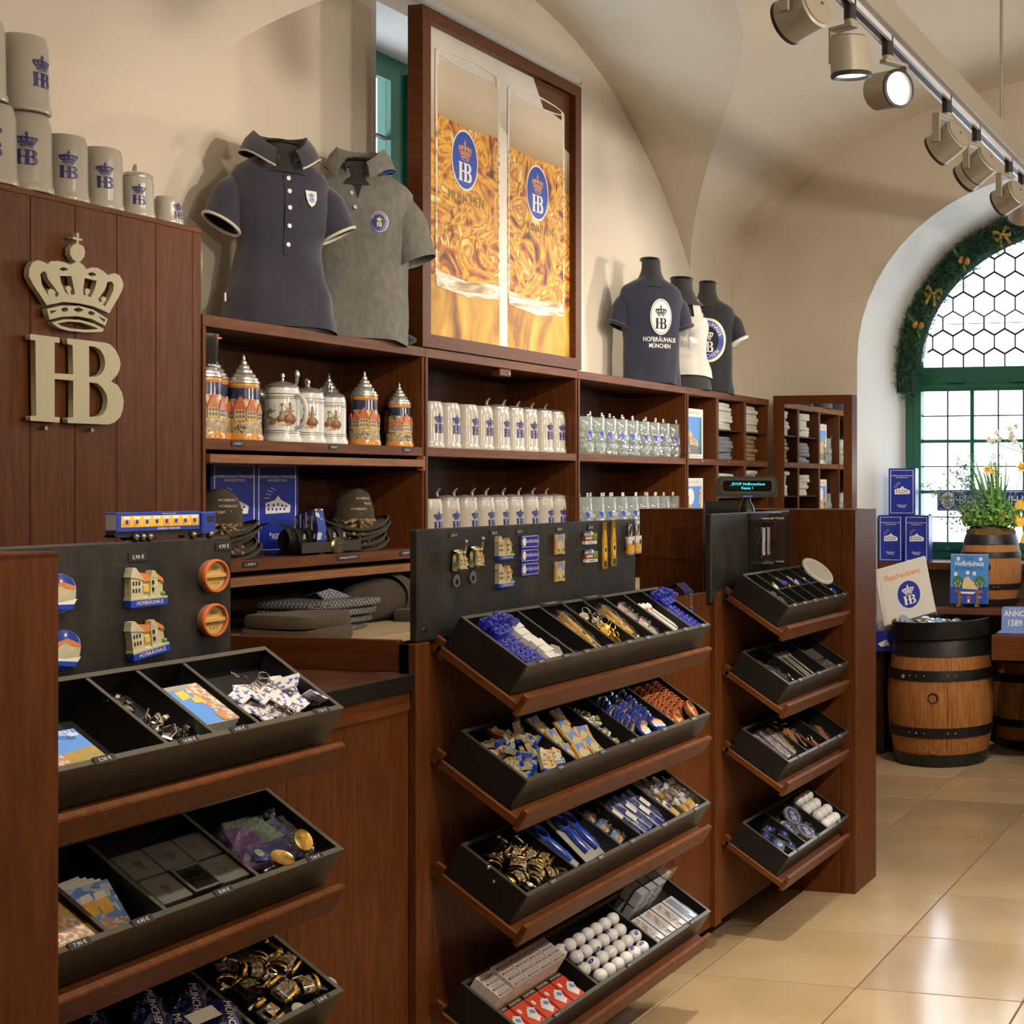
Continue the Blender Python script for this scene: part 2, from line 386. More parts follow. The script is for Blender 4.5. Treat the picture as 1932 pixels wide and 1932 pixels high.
# window wall with a splayed round-arched niche
AC, AH, AZ, AR = -1.75, 1.38, 2.613, 1.21
BH, BZ, BR, WP = 1.30, 2.613, 1.15, 10.2
def arch(c, h, z0, r, n=28, zb=0.0):
    P = [(c-h, zb)]+[(c-h*math.cos(PI*i/n), z0+r*math.sin(PI*i/n)) for i in range(n+1)]+[(c+h, zb)]
    return P
front = shp('wall_window', [[(-4.7, -.05), (2.0, -.05), (2.0, 4.9), (-4.7, 4.9)], arch(AC, AH, AZ, AR, zb=-.02)], .01, PLASTER)
struct('wall_window', front, None, WY(0, WYW+.01, 0))
a1 = arch(AC, AH, AZ, AR); a2 = arch(AC, BH, BZ, BR)
rvl = MB().loft([[(x, WYW, z) for x, z in a1], [(x, WP+.06, z) for x, z in a2]], cap=False, closed=False)
struct('trim_2', rvl.mesh('arch_reveal', REVEAL))
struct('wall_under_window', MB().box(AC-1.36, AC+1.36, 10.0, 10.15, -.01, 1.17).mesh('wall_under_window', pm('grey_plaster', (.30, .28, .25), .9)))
struct('wall_right', MB().box(1.94, 2.1, -2.16, WYW, 0, 4.9).mesh('wall_right', PLASTER))
struct('wall_back', MB().box(-4.05, 1.94, -2.3, -2.16, 0, 4.9).mesh('wall_back', PLASTER))
# groin vault: two crossing barrels per bay
def vault():
    mb = MB(); N = 28; x0, ax, z1, r1 = -1.08, 3.03, 2.83, 1.67; ay, z2, r2 = 2.88, .94, 3.38
    ts = [math.sin(-PI/2+PI*i/N) for i in range(N+1)]
    zx = lambda u: z1+r1*math.sqrt(max(0, 1-u*u)); zy = lambda v: z2+r2*math.sqrt(max(0, 1-v*v))
    M = 96
    us = sorted(set(math.sin(-PI/2+PI*i/M) for i in range(M+1)))
    for cy in (6.48, .72):
        # web between the walls: every x station carries the y of the crease
        def crease(u):
            q = (zx(u)+.12*ax*(1-abs(u))-z2)/r2
            return math.sqrt(max(0, 1-q*q)) if q < 1 else 0
        rows = []
        for u in us:
            c = crease(u)
            vs = [-1+(1-c)*i/10 for i in range(11)]+[-c+2*c*i/24 for i in range(1, 24)]+[c+(1-c)*i/10 for i in range(11)]
            rows.append([(x0+ax*u, cy+ay*v, max(zx(u), zy(v)-.12*ax*(1-abs(u)))) for v in vs])
        mb.loft(rows, cap=False, closed=False)
    return mb.mesh('vault', VAULT, ang=12)
struct('ceiling', vault())
# ---------------------------------------------------------------- arched window
def clip(poly, conv):
    out = poly
    n = len(conv)
    for i in range(n):
        a, b = conv[i], conv[(i+1) % n]; inp = out; out = []
        if not inp: break
        side = lambda p: (b[0]-a[0])*(p[1]-a[1])-(b[1]-a[1])*(p[0]-a[0])
        for k in range(len(inp)):
            p, q = inp[k-1], inp[k]; sp, sq = side(p), side(q)
            if (sp >= 0) != (sq >= 0):
                t = sp/(sp-sq); out.append((p[0]+(q[0]-p[0])*t, p[1]+(q[1]-p[1])*t))
            if sq >= 0: out.append(q)
    return out
win = bpy.data.objects.new('window_1', None); COL.objects.link(win); win['kind'] = 'structure'; win.location = (0, WP, 0)
GZ0, GH, GR = 2.625, 1.185, 1.035           # glass of the arch
ZB = 1.20
fo = [(x, z) for x, z in arch(AC, BH-.005, BZ, BR-.005, zb=ZB)]
gi = [(AC-GH*math.cos(PI*i/36), GZ0+GR*math.sin(PI*i/36)) for i in range(37)]
g = lambda x0, x1, z0, z1: [(x0, z0), (x1, z0), (x1, z1), (x0, z1)]
sash = [(-2.93, -2.17), (-2.07, -1.43), (-1.33, -.57)]
holes = [gi]+[g(a, b, 1.345, 2.455) for a, b in sash]
ob('window_frame', shp('window_frame', [fo]+holes, .035, GREEN), win, WY(0, 0, 0))
fm = MB().box(-3.05, -.45, -.06, -.03, 2.462, 2.50, b=.004)
for a, b in sash:
    fm.box(a-.055, b+.055, -.055, -.03, 1.29, 1.352, b=.004).box(a-.055, b+.055, -.055, -.03, 2.448, 2.462).box(a-.055, a+.0, -.055, -.03, 1.352, 2.448, b=.004).box(b, b+.055, -.055, -.03, 1.352, 2.448, b=.004)
ob('sash_frame', fm.mesh('sash_frame', GREEN), win)
for i, x in enumerate((-2.66, -2.2, -1.75, -1.3)):
    ob('hinge_bar', MB().box(x-.06, x+.06, -.075, -.055, 2.505, 2.525, b=.004).mesh('hinge_bar', GREEN), win)
    ob('hinge_bar', MB().box(x-.06, x+.06, -.075, -.05, 1.235, 1.26, b=.004).mesh('hinge_bar', GREEN), win)
rows = [1.345, 1.53, 1.715, 1.90, 2.085, 2.27, 2.455]
for a, b in sash:
    nc = 4; cs = [a+(b-a)*i/nc for i in range(nc+1)]
    for i in range(1, nc):
        t = .014 if i == 2 else .0045
        ob('glazing_bar' if i == 2 else 'lead_came', MB().box(cs[i]-t, cs[i]+t, -.03 if i == 2 else -.01, .012, 1.345, 2.455).mesh('bar', GREEN if i == 2 else LEAD), win)
    for k in range(1, 6):
        gr = k in (2, 4); t = .012 if gr else .0045
        ob('glazing_bar' if gr else 'lead_came', MB().box(a, b, -.028 if gr else -.009, .011, rows[k]-t, rows[k]+t).mesh('bar', GREEN if gr else LEAD), win)
    pw = (b-a)/nc
    pme = MB().box(.0, pw, -.002, .002, 0, rows[1]-rows[0]).mesh('pane', CLEAR)
    for i in range(nc):
        for k in range(6): ob('pane', pme, win, T(cs[i], 0, rows[k]))
# honeycomb of leaded panes in the arch
HW = .155; HP = .138; rad = HW/math.sqrt(3); lead = MB()
hexfull = MB().prism([(rad*math.sin(k*PI/3), rad*math.cos(k*PI/3)) for k in range(6)], -.002, .002, WY(0, 0, 0)).mesh('pane', CLEAR)
ins = lambda p: ((p[0]-AC)/GH)**2+(max(p[1]-GZ0, 0)/GR)**2 <= 1.0 and p[1] >= GZ0
seen = set()
for r in range(-1, 9):
    for c in range(-9, 10):
        cx = AC+c*HW+(HW/2 if r % 2 else 0)-.02; cz = GZ0+.045+r*HP
        hx = [(cx+rad*math.sin(k*PI/3), cz+rad*math.cos(k*PI/3)) for k in range(6)]
        nin = sum(ins(p) for p in hx)
        if nin == 6: ob('pane', hexfull, win, T(cx, 0, cz))
        elif nin:
            q = clip(hx[::-1], gi[::-1])
            if len(q) > 2: ob('pane', MB().prism(q, -.002, .002, WY(0, 0, 0)).mesh('pane', CLEAR), win)
        for k in range(6):
            p, q = hx[k], hx[(k+1) % 6]; key = (round(p[0]+q[0], 2), round(p[1]+q[1], 2))
            if key in seen or not (ins(p) or ins(q)): continue
            seen.add(key)
            if not ins(p): p, q = q, p
            for _ in range(5):
                if ins(q): break
                q = (p[0]*.5+q[0]*.5, p[1]*.5+q[1]*.5)
            lead.tube([(p[0], 0, p[1]), (q[0], 0, q[1])], .0064, 6)
ob('lead_came', lead.mesh('lead_came', LEAD), win)
ob('tie_bar', MB().tube([(-2.75, -.012, 2.94), (-.75, -.012, 2.94)], .003, 6).mesh('tie_bar', LEAD), win)
# ---------------------------------------------------------------- green casement in the niche behind the poster
w2 = bpy.data.objects.new('window_2', None); COL.objects.link(w2); w2['kind'] = 'structure'; w2.location = (-4.60, 0, 0)
f = lambda y0, y1, z0, z1: [(y0, z0), (y1, z0), (y1, z1), (y0, z1)]
ob('window_frame', shp('w2f', [f(5.46, 7.27, 2.2, 3.90), f(5.60, 6.285, 2.3, 3.80), f(6.475, 7.16, 2.3, 3.80)], .03, GREEN), w2, WX(0, 0, 0))
ob('sash_frame', shp('w2s', [f(5.56, 6.34, 2.26, 3.84), f(5.63, 6.27, 2.33, 3.77)], .018, GREEN), w2, WX(.04, 0, 0))
ob('sash_frame', shp('w2s2', [f(6.42, 7.2, 2.26, 3.84), f(6.49, 7.13, 2.33, 3.77)], .018, GREEN), w2, WX(.04, 0, 0))
ob('lintel', MB().box(-.06, .5, 5.47, 7.26, 3.90, 4.0).mesh('lintel', REVEAL), w2)
for y0, y1 in ((5.63, 6.27), (6.49, 7.13)):
    for k in range(5): ob('pane', MB().box(-.002, .002, y0, y1, 2.33+.288*k, 2.33+.288*(k+1)).mesh('pane', CLEAR), w2, T(.03, 0, 0))
    for k in range(1, 5):
        gr = k in (1, 3)
        ob('glazing_bar' if gr else 'lead_came', MB().box(.0, .035, y0, y1, 2.33+.288*k-(.013 if gr else .005), 2.33+.288*k+(.013 if gr else .005)).mesh('bar', GREEN if gr else LEAD), w2, T(.02, 0, 0))
    ob('lead_came', MB().box(.02, .035, (y0+y1)/2-.005, (y0+y1)/2+.005, 2.33, 3.77).mesh('bar', LEAD), w2)
for nm, lo, sz, ro in (('portal_arch', (AC, WP+.12, 2.45), (2.6, 2.7), (-PI/2, 0, 0)), ('portal_niche', (-4.68, 6.37, 3.05), (1.8, 1.75), (PI/2, 0, -PI/2))):
    l = bpy.data.lights.new(nm, 'AREA'); l.shape = 'RECTANGLE'; l.size, l.size_y = sz; l.cycles.is_portal = True
    o = bpy.data.objects.new(nm, l); COL.objects.link(o); o.location = lo; o.rotation_euler = ro
# ---------------------------------------------------------------- track lights
TX, TZ = -1.5, 3.30
tr = thing('ceiling_track', 'long grey ceiling track rail carrying the spotlights', 'track rail')
ob('rail', MB().box(TX-.02, TX+.045, -1.6, 8.9, TZ+.02, TZ+.12, b=.004).mesh('rail', pm('track_grey', (.33, .30, .25), .45, metal=.2)), tr)
ob('channel', MB().box(TX-.032, TX-.02, -1.6, 8.9, TZ, TZ+.045).box(TX-.016, TX+.006, -1.6, 8.9, TZ+.002, TZ+.02, mi=1).box(TX+.006, TX+.018, -1.6, 8.9, TZ, TZ+.02).mesh('channel', pm('channel_white', (.65, .68, .75), .3), BLK), tr)
for yy in (0.5, 3.2, 6.5): ob('hanger', MB().cyl(.008, TZ+.12, 4.25, 8, T(TX+.01, yy, 0)).mesh('hanger', STEEL), tr)
LG = pm('lamp_grey', (.36, .33, .27), .4, metal=.35)
LENS = pm('lamp_glow', (1, .93, .8), .3, emit=14)
hd = MB().lathe([(0, .055), (.05, .055), (.057, .05), (.058, -.05), (.052, -.056), (.049, -.05), (.046, -.035)], 28)
HEAD = hd.mesh('lamp_head', LG)
CAPM = MB().cyl(.05, .055, .058, 24).cyl(.004, .058, .0595, 8, T(.018, .01, 0), 1).mesh('lamp_cap', LG, BLK)
RING = MB().lathe([(.058, -.046), (.0595, -.05), (.0595, -.056), (.05, -.058), (.047, -.05)], 28).mesh('lamp_ring', BLK)
LENSM = MB().cyl(.047, -.047, -.043, 24).mesh('lens', LENS)
YOKE = MB().box(-.03, .06, -.016, .016, -.058, -.046, b=.002).box(-.032, -.023, -.016, .016, -.15, -.046, b=.002).mesh('bracket', LG)
ADPT = MB().cyl(.018, -.034, .03, 14).cyl(.016, -.046, -.034, 14, None, 1).mesh('adapter', BLK, LG)
aims = [(2.1, (-2.3, 2.0, 1.1), 'v'), (2.75, (-2.6, 2.7, 1.0), 'v'), (3.3, (-3.4, 4.2, 1.9), 'v'),
        (3.95, (-3.8, 4.8, 2.5), 'grey track spotlight cut by the top edge of the picture'),
        (4.38, (-1.35, 4.7, 0), 'grey track spotlight pointing down with its lit lens showing below'),
        (4.78, (-.3, 4.0, 3.0), 'grey track spotlight turned sideways with its round bright lens facing right'),
        (5.57, (-3.75, 6.3, 1.9), 'grey track spotlight tilted left, third from the top with a closed back'),
        (6.06, (-3.7, 6.9, 1.8), 'longer grey track spotlight with a seam ring around its body'),
        (6.70, (-3.7, 7.7, 2.2), 'grey track spotlight hanging in front of the arched window niche'),
        (7.0, (-2.5, 9.4, 1.0), 'grey track spotlight at the right edge of the picture above the garland'),
        (8.0, (-3.8, 4.9, 2.6), 'v'), (8.6, (-3.8, 7.3, 2.6), 'v')]
for i, (y, tg, lab) in enumerate(aims):
    if lab == 'v': lab = {0: 'grey track spotlight above the wooden end panel', 1: 'grey track spotlight above the first tray rack', 2: 'grey track spotlight above the corner worktop', 10: 'grey track spotlight near the window wall aimed at the polo shirts', 11: 'last grey track spotlight aimed at the T-shirts'}[i]
    d = Vector(tg)-Vector((TX, y, TZ-.167)); d.normalize()
    az = math.atan2(d.x, -d.y)
    th = thing('track_spotlight', lab, 'spotlight', T(TX, y, TZ-.01) @ S(1.12), 'track spotlights')
    ob('adapter', ADPT, th, None)
    yaw = math.atan2(d.y, d.x)+PI/2
    ob('bracket', YOKE, th, RZ(yaw+PI) @ T(-.04, 0, 0))
    hm = d.to_track_quat('-Z', 'Y').to_matrix().to_4x4()
    hm.translation = (0, 0, -.14)
    long_ = i == 7
    h = ob('lamp_head', HEAD, th, hm @ (S(1, 1, 1.25) if long_ else Matrix()))
    ob('lamp_cap', CAPM, h); ob('lamp_ring', RING, h); ob('lens', LENSM, h)
    if long_: ob('seam_ring', MB().lathe([(.0582, -.022), (.0588, -.02), (.0582, -.018)], 28).mesh('seam_ring', BLK), h)
    pos = Vector((TX, y, TZ-.167))+d*.085
    wt = SPOT_W*{0: .7, 1: .5, 2: .5, 3: .6, 4: 1.6, 5: .4, 6: .85, 7: .85, 9: 1.3, 10: .75}.get(i, 1)
    lamp('spot_beam', pos, tg, wt, math.radians(62), rad=.04, blend=.8)
# added second rail, out of view, with fill spotlights for sales floor and vault
t2 = thing('ceiling_track', 'added second ceiling track rail for fill light, out of view', 'track rail')
ob('rail', MB().box(.58, .645, -1.6, 8.9, TZ+.02, TZ+.12, b=.004).mesh('rail', MATS['track_grey']), t2)
for yy in (.5, 3.2, 6.5): ob('hanger', MB().cyl(.008, TZ+.12, 4.25, 8, T(.61, yy, 0)).mesh('hanger', STEEL), t2)
for i, (y, tg) in enumerate(((.6, (-2.3, 2.4, .9)), (1.9, (-2.15, 5.9, 1.2)), (3.2, (-2.1, 4.3, .6)), (4.6, (-1.5, 5.4, 0)), (6.0, (-2.5, 9.5, 1.1)), (7.2, (-1.4, 7.4, 0)), (2.6, (-1.3, 4.0, 0)))):
    d = Vector(tg)-Vector((.61, y, TZ-.11)); d.normalize()
    th = thing('track_spotlight', 'added grey fill spotlight on the unseen second rail', 'spotlight', T(.61, y, TZ-.01), 'added fill spotlights on the second rail')
    ob('adapter', ADPT, th); ob('bracket', YOKE, th, RZ(math.atan2(d.y, d.x)+PI*1.5) @ T(-.04, 0, 0))
    hm = d.to_track_quat('-Z', 'Y').to_matrix().to_4x4(); hm.translation = (0, 0, -.14)
    h = ob('lamp_head', HEAD, th, hm); ob('lamp_cap', CAPM, h); ob('lamp_ring', RING, h); ob('lens', LENSM, h)
    lamp('spot_beam', Vector((.61, y, TZ-.15))+d*.085, tg, SPOT_W*(.3, 1.0, .6, 1.3, 1.2, 1.1, 1.2)[i], math.radians(58), rad=.05, blend=.6)
# added uplighters, out of view on the far wall, fill light for the vault
for i, y in enumerate((0.6, 3.6, 6.4)):
    th = thing('fill_uplight', 'added fill uplight bowl on the unseen opposite wall', 'uplight', T(1.88, y, 2.5), 'added fill uplights on the opposite wall')
    ob('bowl', MB().lathe([(0, -.08), (.06, -.07), (.13, -.02), (.15, .04), (.145, .04), (.12, -.01), (0, -.06)], 20).mesh('bowl', WHITE), th)
    ob('lens', MB().cyl(.05, -.05, -.03, 14).mesh('lens', LENS), th)
    lamp('fill_uplight_beam', (1.85, y, 2.62), (.2, y, 4.5), FILL_W*4, math.radians(160), rad=.12, blend=.8)
# ================================================================ WALL SHELVING
XF, XB = -3.65, -4.04
YD = [4.05, 5.26, 6.50, 7.745, 8.99]
ZT, Z2, Z3, ZC = 2.334, 1.922, 1.507, 1.225
# tall panelled cabinet that carries the emblem
tc_ = thing('tall_cabinet', 'tall dark cherry cabinet of upright boards carrying the pale crown emblem', 'cabinet')
ob('body', MB().box(XB, XF-.02, 1.9, 4.05, 0, 2.60).mesh('body', WV), tc_)
ob('top_board', MB().box(XB, XF, 1.9, 4.05, 2.60, 2.617, b=.002).mesh('top_board', WHY), tc_)
ys = [4.05, 4.012]
while ys[-1] > 1.95: ys.append(ys[-1]-.152)
for a, b in zip(ys[1:], ys[:-1]):
    ob('board', MB().box(XF-.02, XF, a+.001, b-.001, 0, 2.60, b=.0015).mesh('board', WV), tc_)
sg = thing('emblem_sign', 'large pale crown and joined letters mounted on the tall cabinet', 'sign', WX(XF+.02, 3.538, 2.2315))
CRM = pm('sign_cream', (.47, .43, .28), .5)
for k, nme in (('crown', 'crown'), ('band', 'crown_band'), ('base', 'crown_base'), ('hb', 'letters')):
    ob(nme, emb(k, .565, .009, CRM), sg)
ob('spacer', MB().cyl(.006, -.03, 0, 8, T(-.1, -.3, 0)).cyl(.006, -.03, 0, 8, T(.06, -.3, 0)).cyl(.006, -.03, 0, 8, T(0, .15, 0)).mesh('spacer', STEEL), sg)
# open shelving bays
BAYLAB = ['open cherry shelf bay with ornate steins above and felt hats below', 'open cherry shelf bay under the big beer poster holding grey mugs', 'open cherry shelf bay filled with two rows of clear glass mugs', 'open cherry shelf bay split into small cells with puzzles and folded shirts']
sh = .028
bays = []
for i in range(4):
    y0, y1 = YD[i]+.001, YD[i+1]-.001
    t = thing('shelf_bay', BAYLAB[i], 'shelf', None, 'open shelf bays along the wall'); bays.append(t)
    ob('side_panel', MB().box(XB, XF-.002, y0, y0+.014, 0, ZT-.04).mesh('side', WV), t)
    ob('side_panel', MB().box(XB, XF-.002, y1-.014, y1, 0, ZT-.04).mesh('side', WV), t)
    ob('face_edge', MB().box(XF-.002, XF+.004, y0, y0+.014, 0, ZT-.04).mesh('edge', WLT if 0 else WV), t)
    ob('top_board', MB().box(XB, XF+.004, y0, y1, ZT-.04, ZT, b=.002).mesh('top', WHY), t)
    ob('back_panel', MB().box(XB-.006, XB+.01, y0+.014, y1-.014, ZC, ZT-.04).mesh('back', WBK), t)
    a, b = y0+.014, y1-.014
    ob('shelf_board', MB().box(XB+.01, XF, a, b, Z2-.037, Z2, b=.002).mesh('shelf', WHY), t)
    ob('shelf_board', MB().box(XB+.01, XF, a, b, Z3-.04, Z3, b=.002).mesh('shelf', WHY), t)
    ob('base_cabinet', MB().box(XB+.01, -3.32, a-.012, b+.012, 0, ZC-.03).mesh('base', WV), t)
    ob('base_top', MB().box(XB+.01, -3.30, a-.012, b+.012, ZC-.03, ZC, b=.002).mesh('base_top', CREAM), t)
    if i == 0:
        for z in (1.855, 1.432):
            ob('pull_out_rail', MB().box(XF-.3, XF+.012, a+.01, b-.01, z-.015, z+.015, b=.002).mesh('rail', WLT), t)
            ob('rail_bracket', MB().box(XF-.02, XF+.012, b-.012, b, z-.03, z+.03).mesh('bracket', WLT), t)
    if i == 1:
        ob('clamp_block', MB().box(XF-.05, XF-.004, 5.82, 5.91, ZT-.075, ZT-.04, b=.003).cyl(.005, 0, .003, 8, WX(XF-.004, 5.895, ZT-.06), 1).mesh('clamp', WHX, STEEL), t)
    if i == 3:
        for yy in (8.16, 8.585):
            for z0, z1 in ((Z3, Z2-.037), (Z2, ZT-.04)):
                ob('divider', MB().box(XB+.01, XF, yy, yy+.035, z0, z1, b=.002).mesh('divider', WV), t)
        for y0_, y1_ in ((8.195, 8.585), (8.62, 8.975)):
            for z in (2.108, 1.69): ob('glass_shelf', MB().box(XB+.01, XF-.01, y0_, y1_, z-.008, z, b=.001).mesh('gs', pm('dark_shelf', (.012, .012, .012), .3)), t)
def ptag(par, M, s, w=.036, h=.015, th=.002):
    o = ob('price_tag', MB().box(-w/2, w/2, -h/2, h/2, 0, th, b=.0005).mesh('price_tag', BLK), par, M)
    ob('lettering', txt(s, h*.62, PAPER), o, T(0, 0, th+.0004))
for y, s_, w_ in ((4.21, '119,00 €', .055), (4.70, '98,00 €', .05), (5.14, '72,00 €', .05)): ptag(bays[0], WX(XF+.001, y, Z2-.014), s_, w_, .018)
for y, s_ in ((4.27, 'L 49,00 €'), (4.78, 'Ledergürtel 39,00 €'), (5.13, 'L 49,00 €')): ptag(bays[0], WX(XF+.001, y, Z3-.016), s_, .07 if len(s_) < 12 else .12, .02)
for y in (7.95, 8.33, 8.74): ptag(bays[3], WX(XF+.001, y, Z2-.014), '12,00 €', .04, .018)
# ---------------------------------------------------------------- framed mirror
mr = thing('wall_mirror', 'tall mirror in a cherry wood frame at the end of the shelves', 'mirror')
MX0, MX1, MZ = -3.64, -3.085, 2.362
fr = [(MX0, .05), (MX1, .05), (MX1, MZ), (MX0, MZ)]; inn = [(MX0+.06, .11), (MX1-.06, .11), (MX1-.06, MZ-.055), (MX0+.06, MZ-.055)]
ob('frame', shp('mirror_frame', [fr, inn], .05, WV), mr, WY(0, 9.10, 0))
ob('glass', MB().box(MX0+.05, MX1-.05, 9.075, 9.08, .1, MZ-.05).mesh('mirror_glass', pm('mirror_silver', (.9, .9, .88), .01, metal=1)), mr)
ob('backing', MB().box(MX0+.02, MX1-.02, 9.081, 9.15, .08, MZ-.03).mesh('backing', WDK), mr)
# ================================================================ COUNTER
PX = -2.30
KT = .94; EYE = Vector((0, 0, 1.7668))
def traymat(y0, tb):
    BF = EYE+(Vector((-2.202, 0, tb-.215))-EYE)*KT; BB = EYE+(Vector((-2.409, 0, tb-.083))-EYE)*KT
    yv = (BB-BF); L = yv.length; yv.normalize(); xv = Vector((0, 1, 0)); zv = xv.cross(yv)
    M = Matrix.Identity(4)
    for r in range(3): M[r][0], M[r][1], M[r][2] = xv[r], yv[r], zv[r]
    M[0][3], M[1][3], M[2][3] = BF.x, y0, BF.z
    return M, L
TBZ = [1.402, 1.086, .770, .385]; YTR = {'L': (1.93, .705), 'C': (3.346, 1.128), 'R': (5.19, .704)}
RACK = {'L': 'left rack beside the end panel', 'C': 'middle rack under the magnet board', 'R': 'right rack by the wooden wing'}
ROWN = ['top', 'second', 'third', 'lowest']
# panels, posts and end wings of the sales counter
def counter(name, label, y0, y1, ztop, posts):
    c = thing(name, label, 'counter')
    ob('front_panel', MB().box(PX-.03, PX, y0, y1, .088, ztop).mesh('front_panel', WV), c)
    n = max(2, round((y1-y0)/.42)); 
    for i in range(1, n): ob('panel_joint', MB().box(PX-.004, PX+.0006, y0+(y1-y0)*i/n-.0015, y0+(y1-y0)*i/n+.0015, .09, ztop-.01).mesh('joint', WDK), c)
    ob('plinth', MB().box(-2.9, PX-.12, y0+.02, y1-.02, 0, .088).mesh('plinth', WDK), c)
    for p in posts: ob('post', MB().box(PX-.03, PX+.022, p, p+.055, .088, ztop, b=.002).mesh('post', WV), c)
    return c
cl = counter('sales_counter', 'cherry counter front behind the left tray rack', 1.925, 3.245, 1.235, ())
ob('top_strip', MB().box(PX-.002, PX+.006, 2.64, 3.243, 1.19, 1.238).mesh('strip', WHY), cl)
ob('worktop', MB().prism([(PX+.012, 2.3), (PX+.012, 3.243), (-3.0, 3.243), (-3.0, 2.3)], 1.24, 1.283).mesh('worktop', LAM), cl)
ob('worktop_edge', MB().box(PX+.012, PX+.018, 2.64, 3.243, 1.24, 1.284, b=.002).mesh('edge', BLACK), cl)
ob('side_board', MB().box(-3.05, PX-.032, 3.25, 3.268, 1.285, 1.368, b=.002).mesh('side_board', WHX), cl)
cc = counter('sales_counter', 'cherry counter front carrying the middle tray rack and magnet board', 3.247, 5.14, 1.36, (3.247, 5.085))
ob('worktop', MB().box(-2.95, PX-.03, 3.275, 5.138, 1.13, 1.17).mesh('worktop', LAM), cc)
cr = counter('sales_counter', 'cherry counter front behind the right tray rack in the corner', 5.142, 5.92, 1.32, ())
ob('worktop', MB().box(-2.95, PX-.03, 5.144, 5.915, 1.13, 1.17).mesh('worktop', LAM), cr)
for nm, lab, y0, y1, xl in (('counter_wing', 'broad cherry wing panel closing the counter beside the barrel', 5.924, 6.219, -3.02), ('counter_wing', 'reddish cherry end panel at the left edge of the picture', 1.62, 1.922, -3.02)):
    wg = thing(nm, lab, 'panel', None, 'end wings of the counter')
    zt = 1.657
    ob('body', MB().box(xl, -2.006, y0+.004, y1, 0, zt-.002).mesh('body', WV), wg)
    ob('face_board', MB().box(xl, -2.07, y0, y0+.004, 0, zt-.002).mesh('face', WV), wg)
    ob('corner_post', MB().box(-2.068, -2.004, y0-.001, y0+.06, 0, zt-.001, b=.001).mesh('corner', WV), wg)
    ob('top_board', MB().box(xl, -2.004, y0-.001, y1, zt-.002, zt+.002).mesh('top', WHX), wg)
    if y0 > 5: ob('cross_joint', MB().box(-3.0, -2.32, y0-.0012, y0, 1.432, 1.436).mesh('joint', WDK), wg)
# black magnet boards
def board(label, y0, y1, z0, z1):
    b = thing('magnet_board', label, 'board', None, 'black magnet boards on the counter')
    ob('panel', MB().box(PX-.005, PX+.02, y0, y1, z0, z1, b=.004).mesh('panel', BOARD), b)
    for yy in (y0+.03, y1-.03): ob('screw', MB().cyl(.006, 0, .004, 10, WX(PX+.02, yy, z0+.03)).mesh('screw', CHROME), b)
    return b
BX = PX+.02
bL = board('black magnet board above the left rack, with house and barrel magnets', 1.93, 2.615, 1.34, 1.657)
bC = board('long black magnet board above the middle rack', 3.256, 4.445, 1.362, 1.652)
bR = board('plain black board behind the knife showcase', 5.05, 5.86, 1.32, 1.657)
for y, z, s_, r in ((2.365, 1.625, '5,90 €', .0), (2.59, 1.637, '4,90 €', .0)): ptag(bL, WX(BX, y, z) @ RZ(r), s_, .045, .018)
for y, s_ in ((3.41, '5,90 €'), (3.60, '7,90 €'), (3.73, '3,90 €'), (3.95, '5,90 €'), (4.14, '2,90 €'), (4.40, '7,90 €')): ptag(bC, WX(BX, y, 1.632), s_, .036, .017)
# ---------------------------------------------------------------- slanted trays
TR = {}
DIVS = {'L1': [.245, .358, .472], 'L2': [.115, .241, .471], 'L3': [.47], 'L4': [.3], 'C1': [.259, .378, .502, .62, .743, .875, 1.003], 'C2': [.27, .51, .64, .892], 'C3': [.264, .525, .652, .896], 'C4': [.387, .766], 'R1': [.115, .233, .347, .475, .58], 'R2': [.193, .455], 'R3': [.224, .465], 'R4': [.211, .462]}
TAGS = {'L1': [(.1, '2,50 €'), (.285, '14,90 €'), (.41, '4,90 €'), (.64, '7,50 €')], 'L2': [(.05, '7,90 €'), (.18, '4,90 €'), (.37, '8,90 €'), (.62, '7,90 €')], 'L3': [(.64, '5,90 €')], 'L4': [],
        'C1': [(.07, '1,90 €'), (.2, '8,90 €'), (.31, '3,90 €'), (.44, '6,90 €'), (.56, '3,90 €'), (.68, '6,90 €'), (.81, '3,90 €'), (.94, '4,90 €'), (1.07, '1,90 €')],
        'C2': [(.17, '7,90 €'), (.4, '5,90 €'), (.58, '2,90 €'), (.79, '3,90 €'), (1.0, '4,90 €')], 'C3': [(.13, '5,90 €'), (.39, '8,90 €'), (.58, '3,90 €'), (.79, '4,90 €'), (1.02, '3,90 €')], 'C4': [(.15, '4,90 €'), (.56, '4,90 €'), (.99, '2,50 €')],
        'R1': [(.06, '3,90 €'), (.17, '3,90 €'), (.29, '2,90 €'), (.41, '4,90 €'), (.53, '3,90 €'), (.64, '2,90 €')], 'R2': [(.12, '4,90 €'), (.33, '7,90 €'), (.58, '9,90 €')], 'R3': [(.12, '5,90 €'), (.35, '8,90 €'), (.58, '4,90 €')], 'R4': [(.11, '4,90 €'), (.34, '6,90 €'), (.58, '1,90 €')]}
WH = .0915
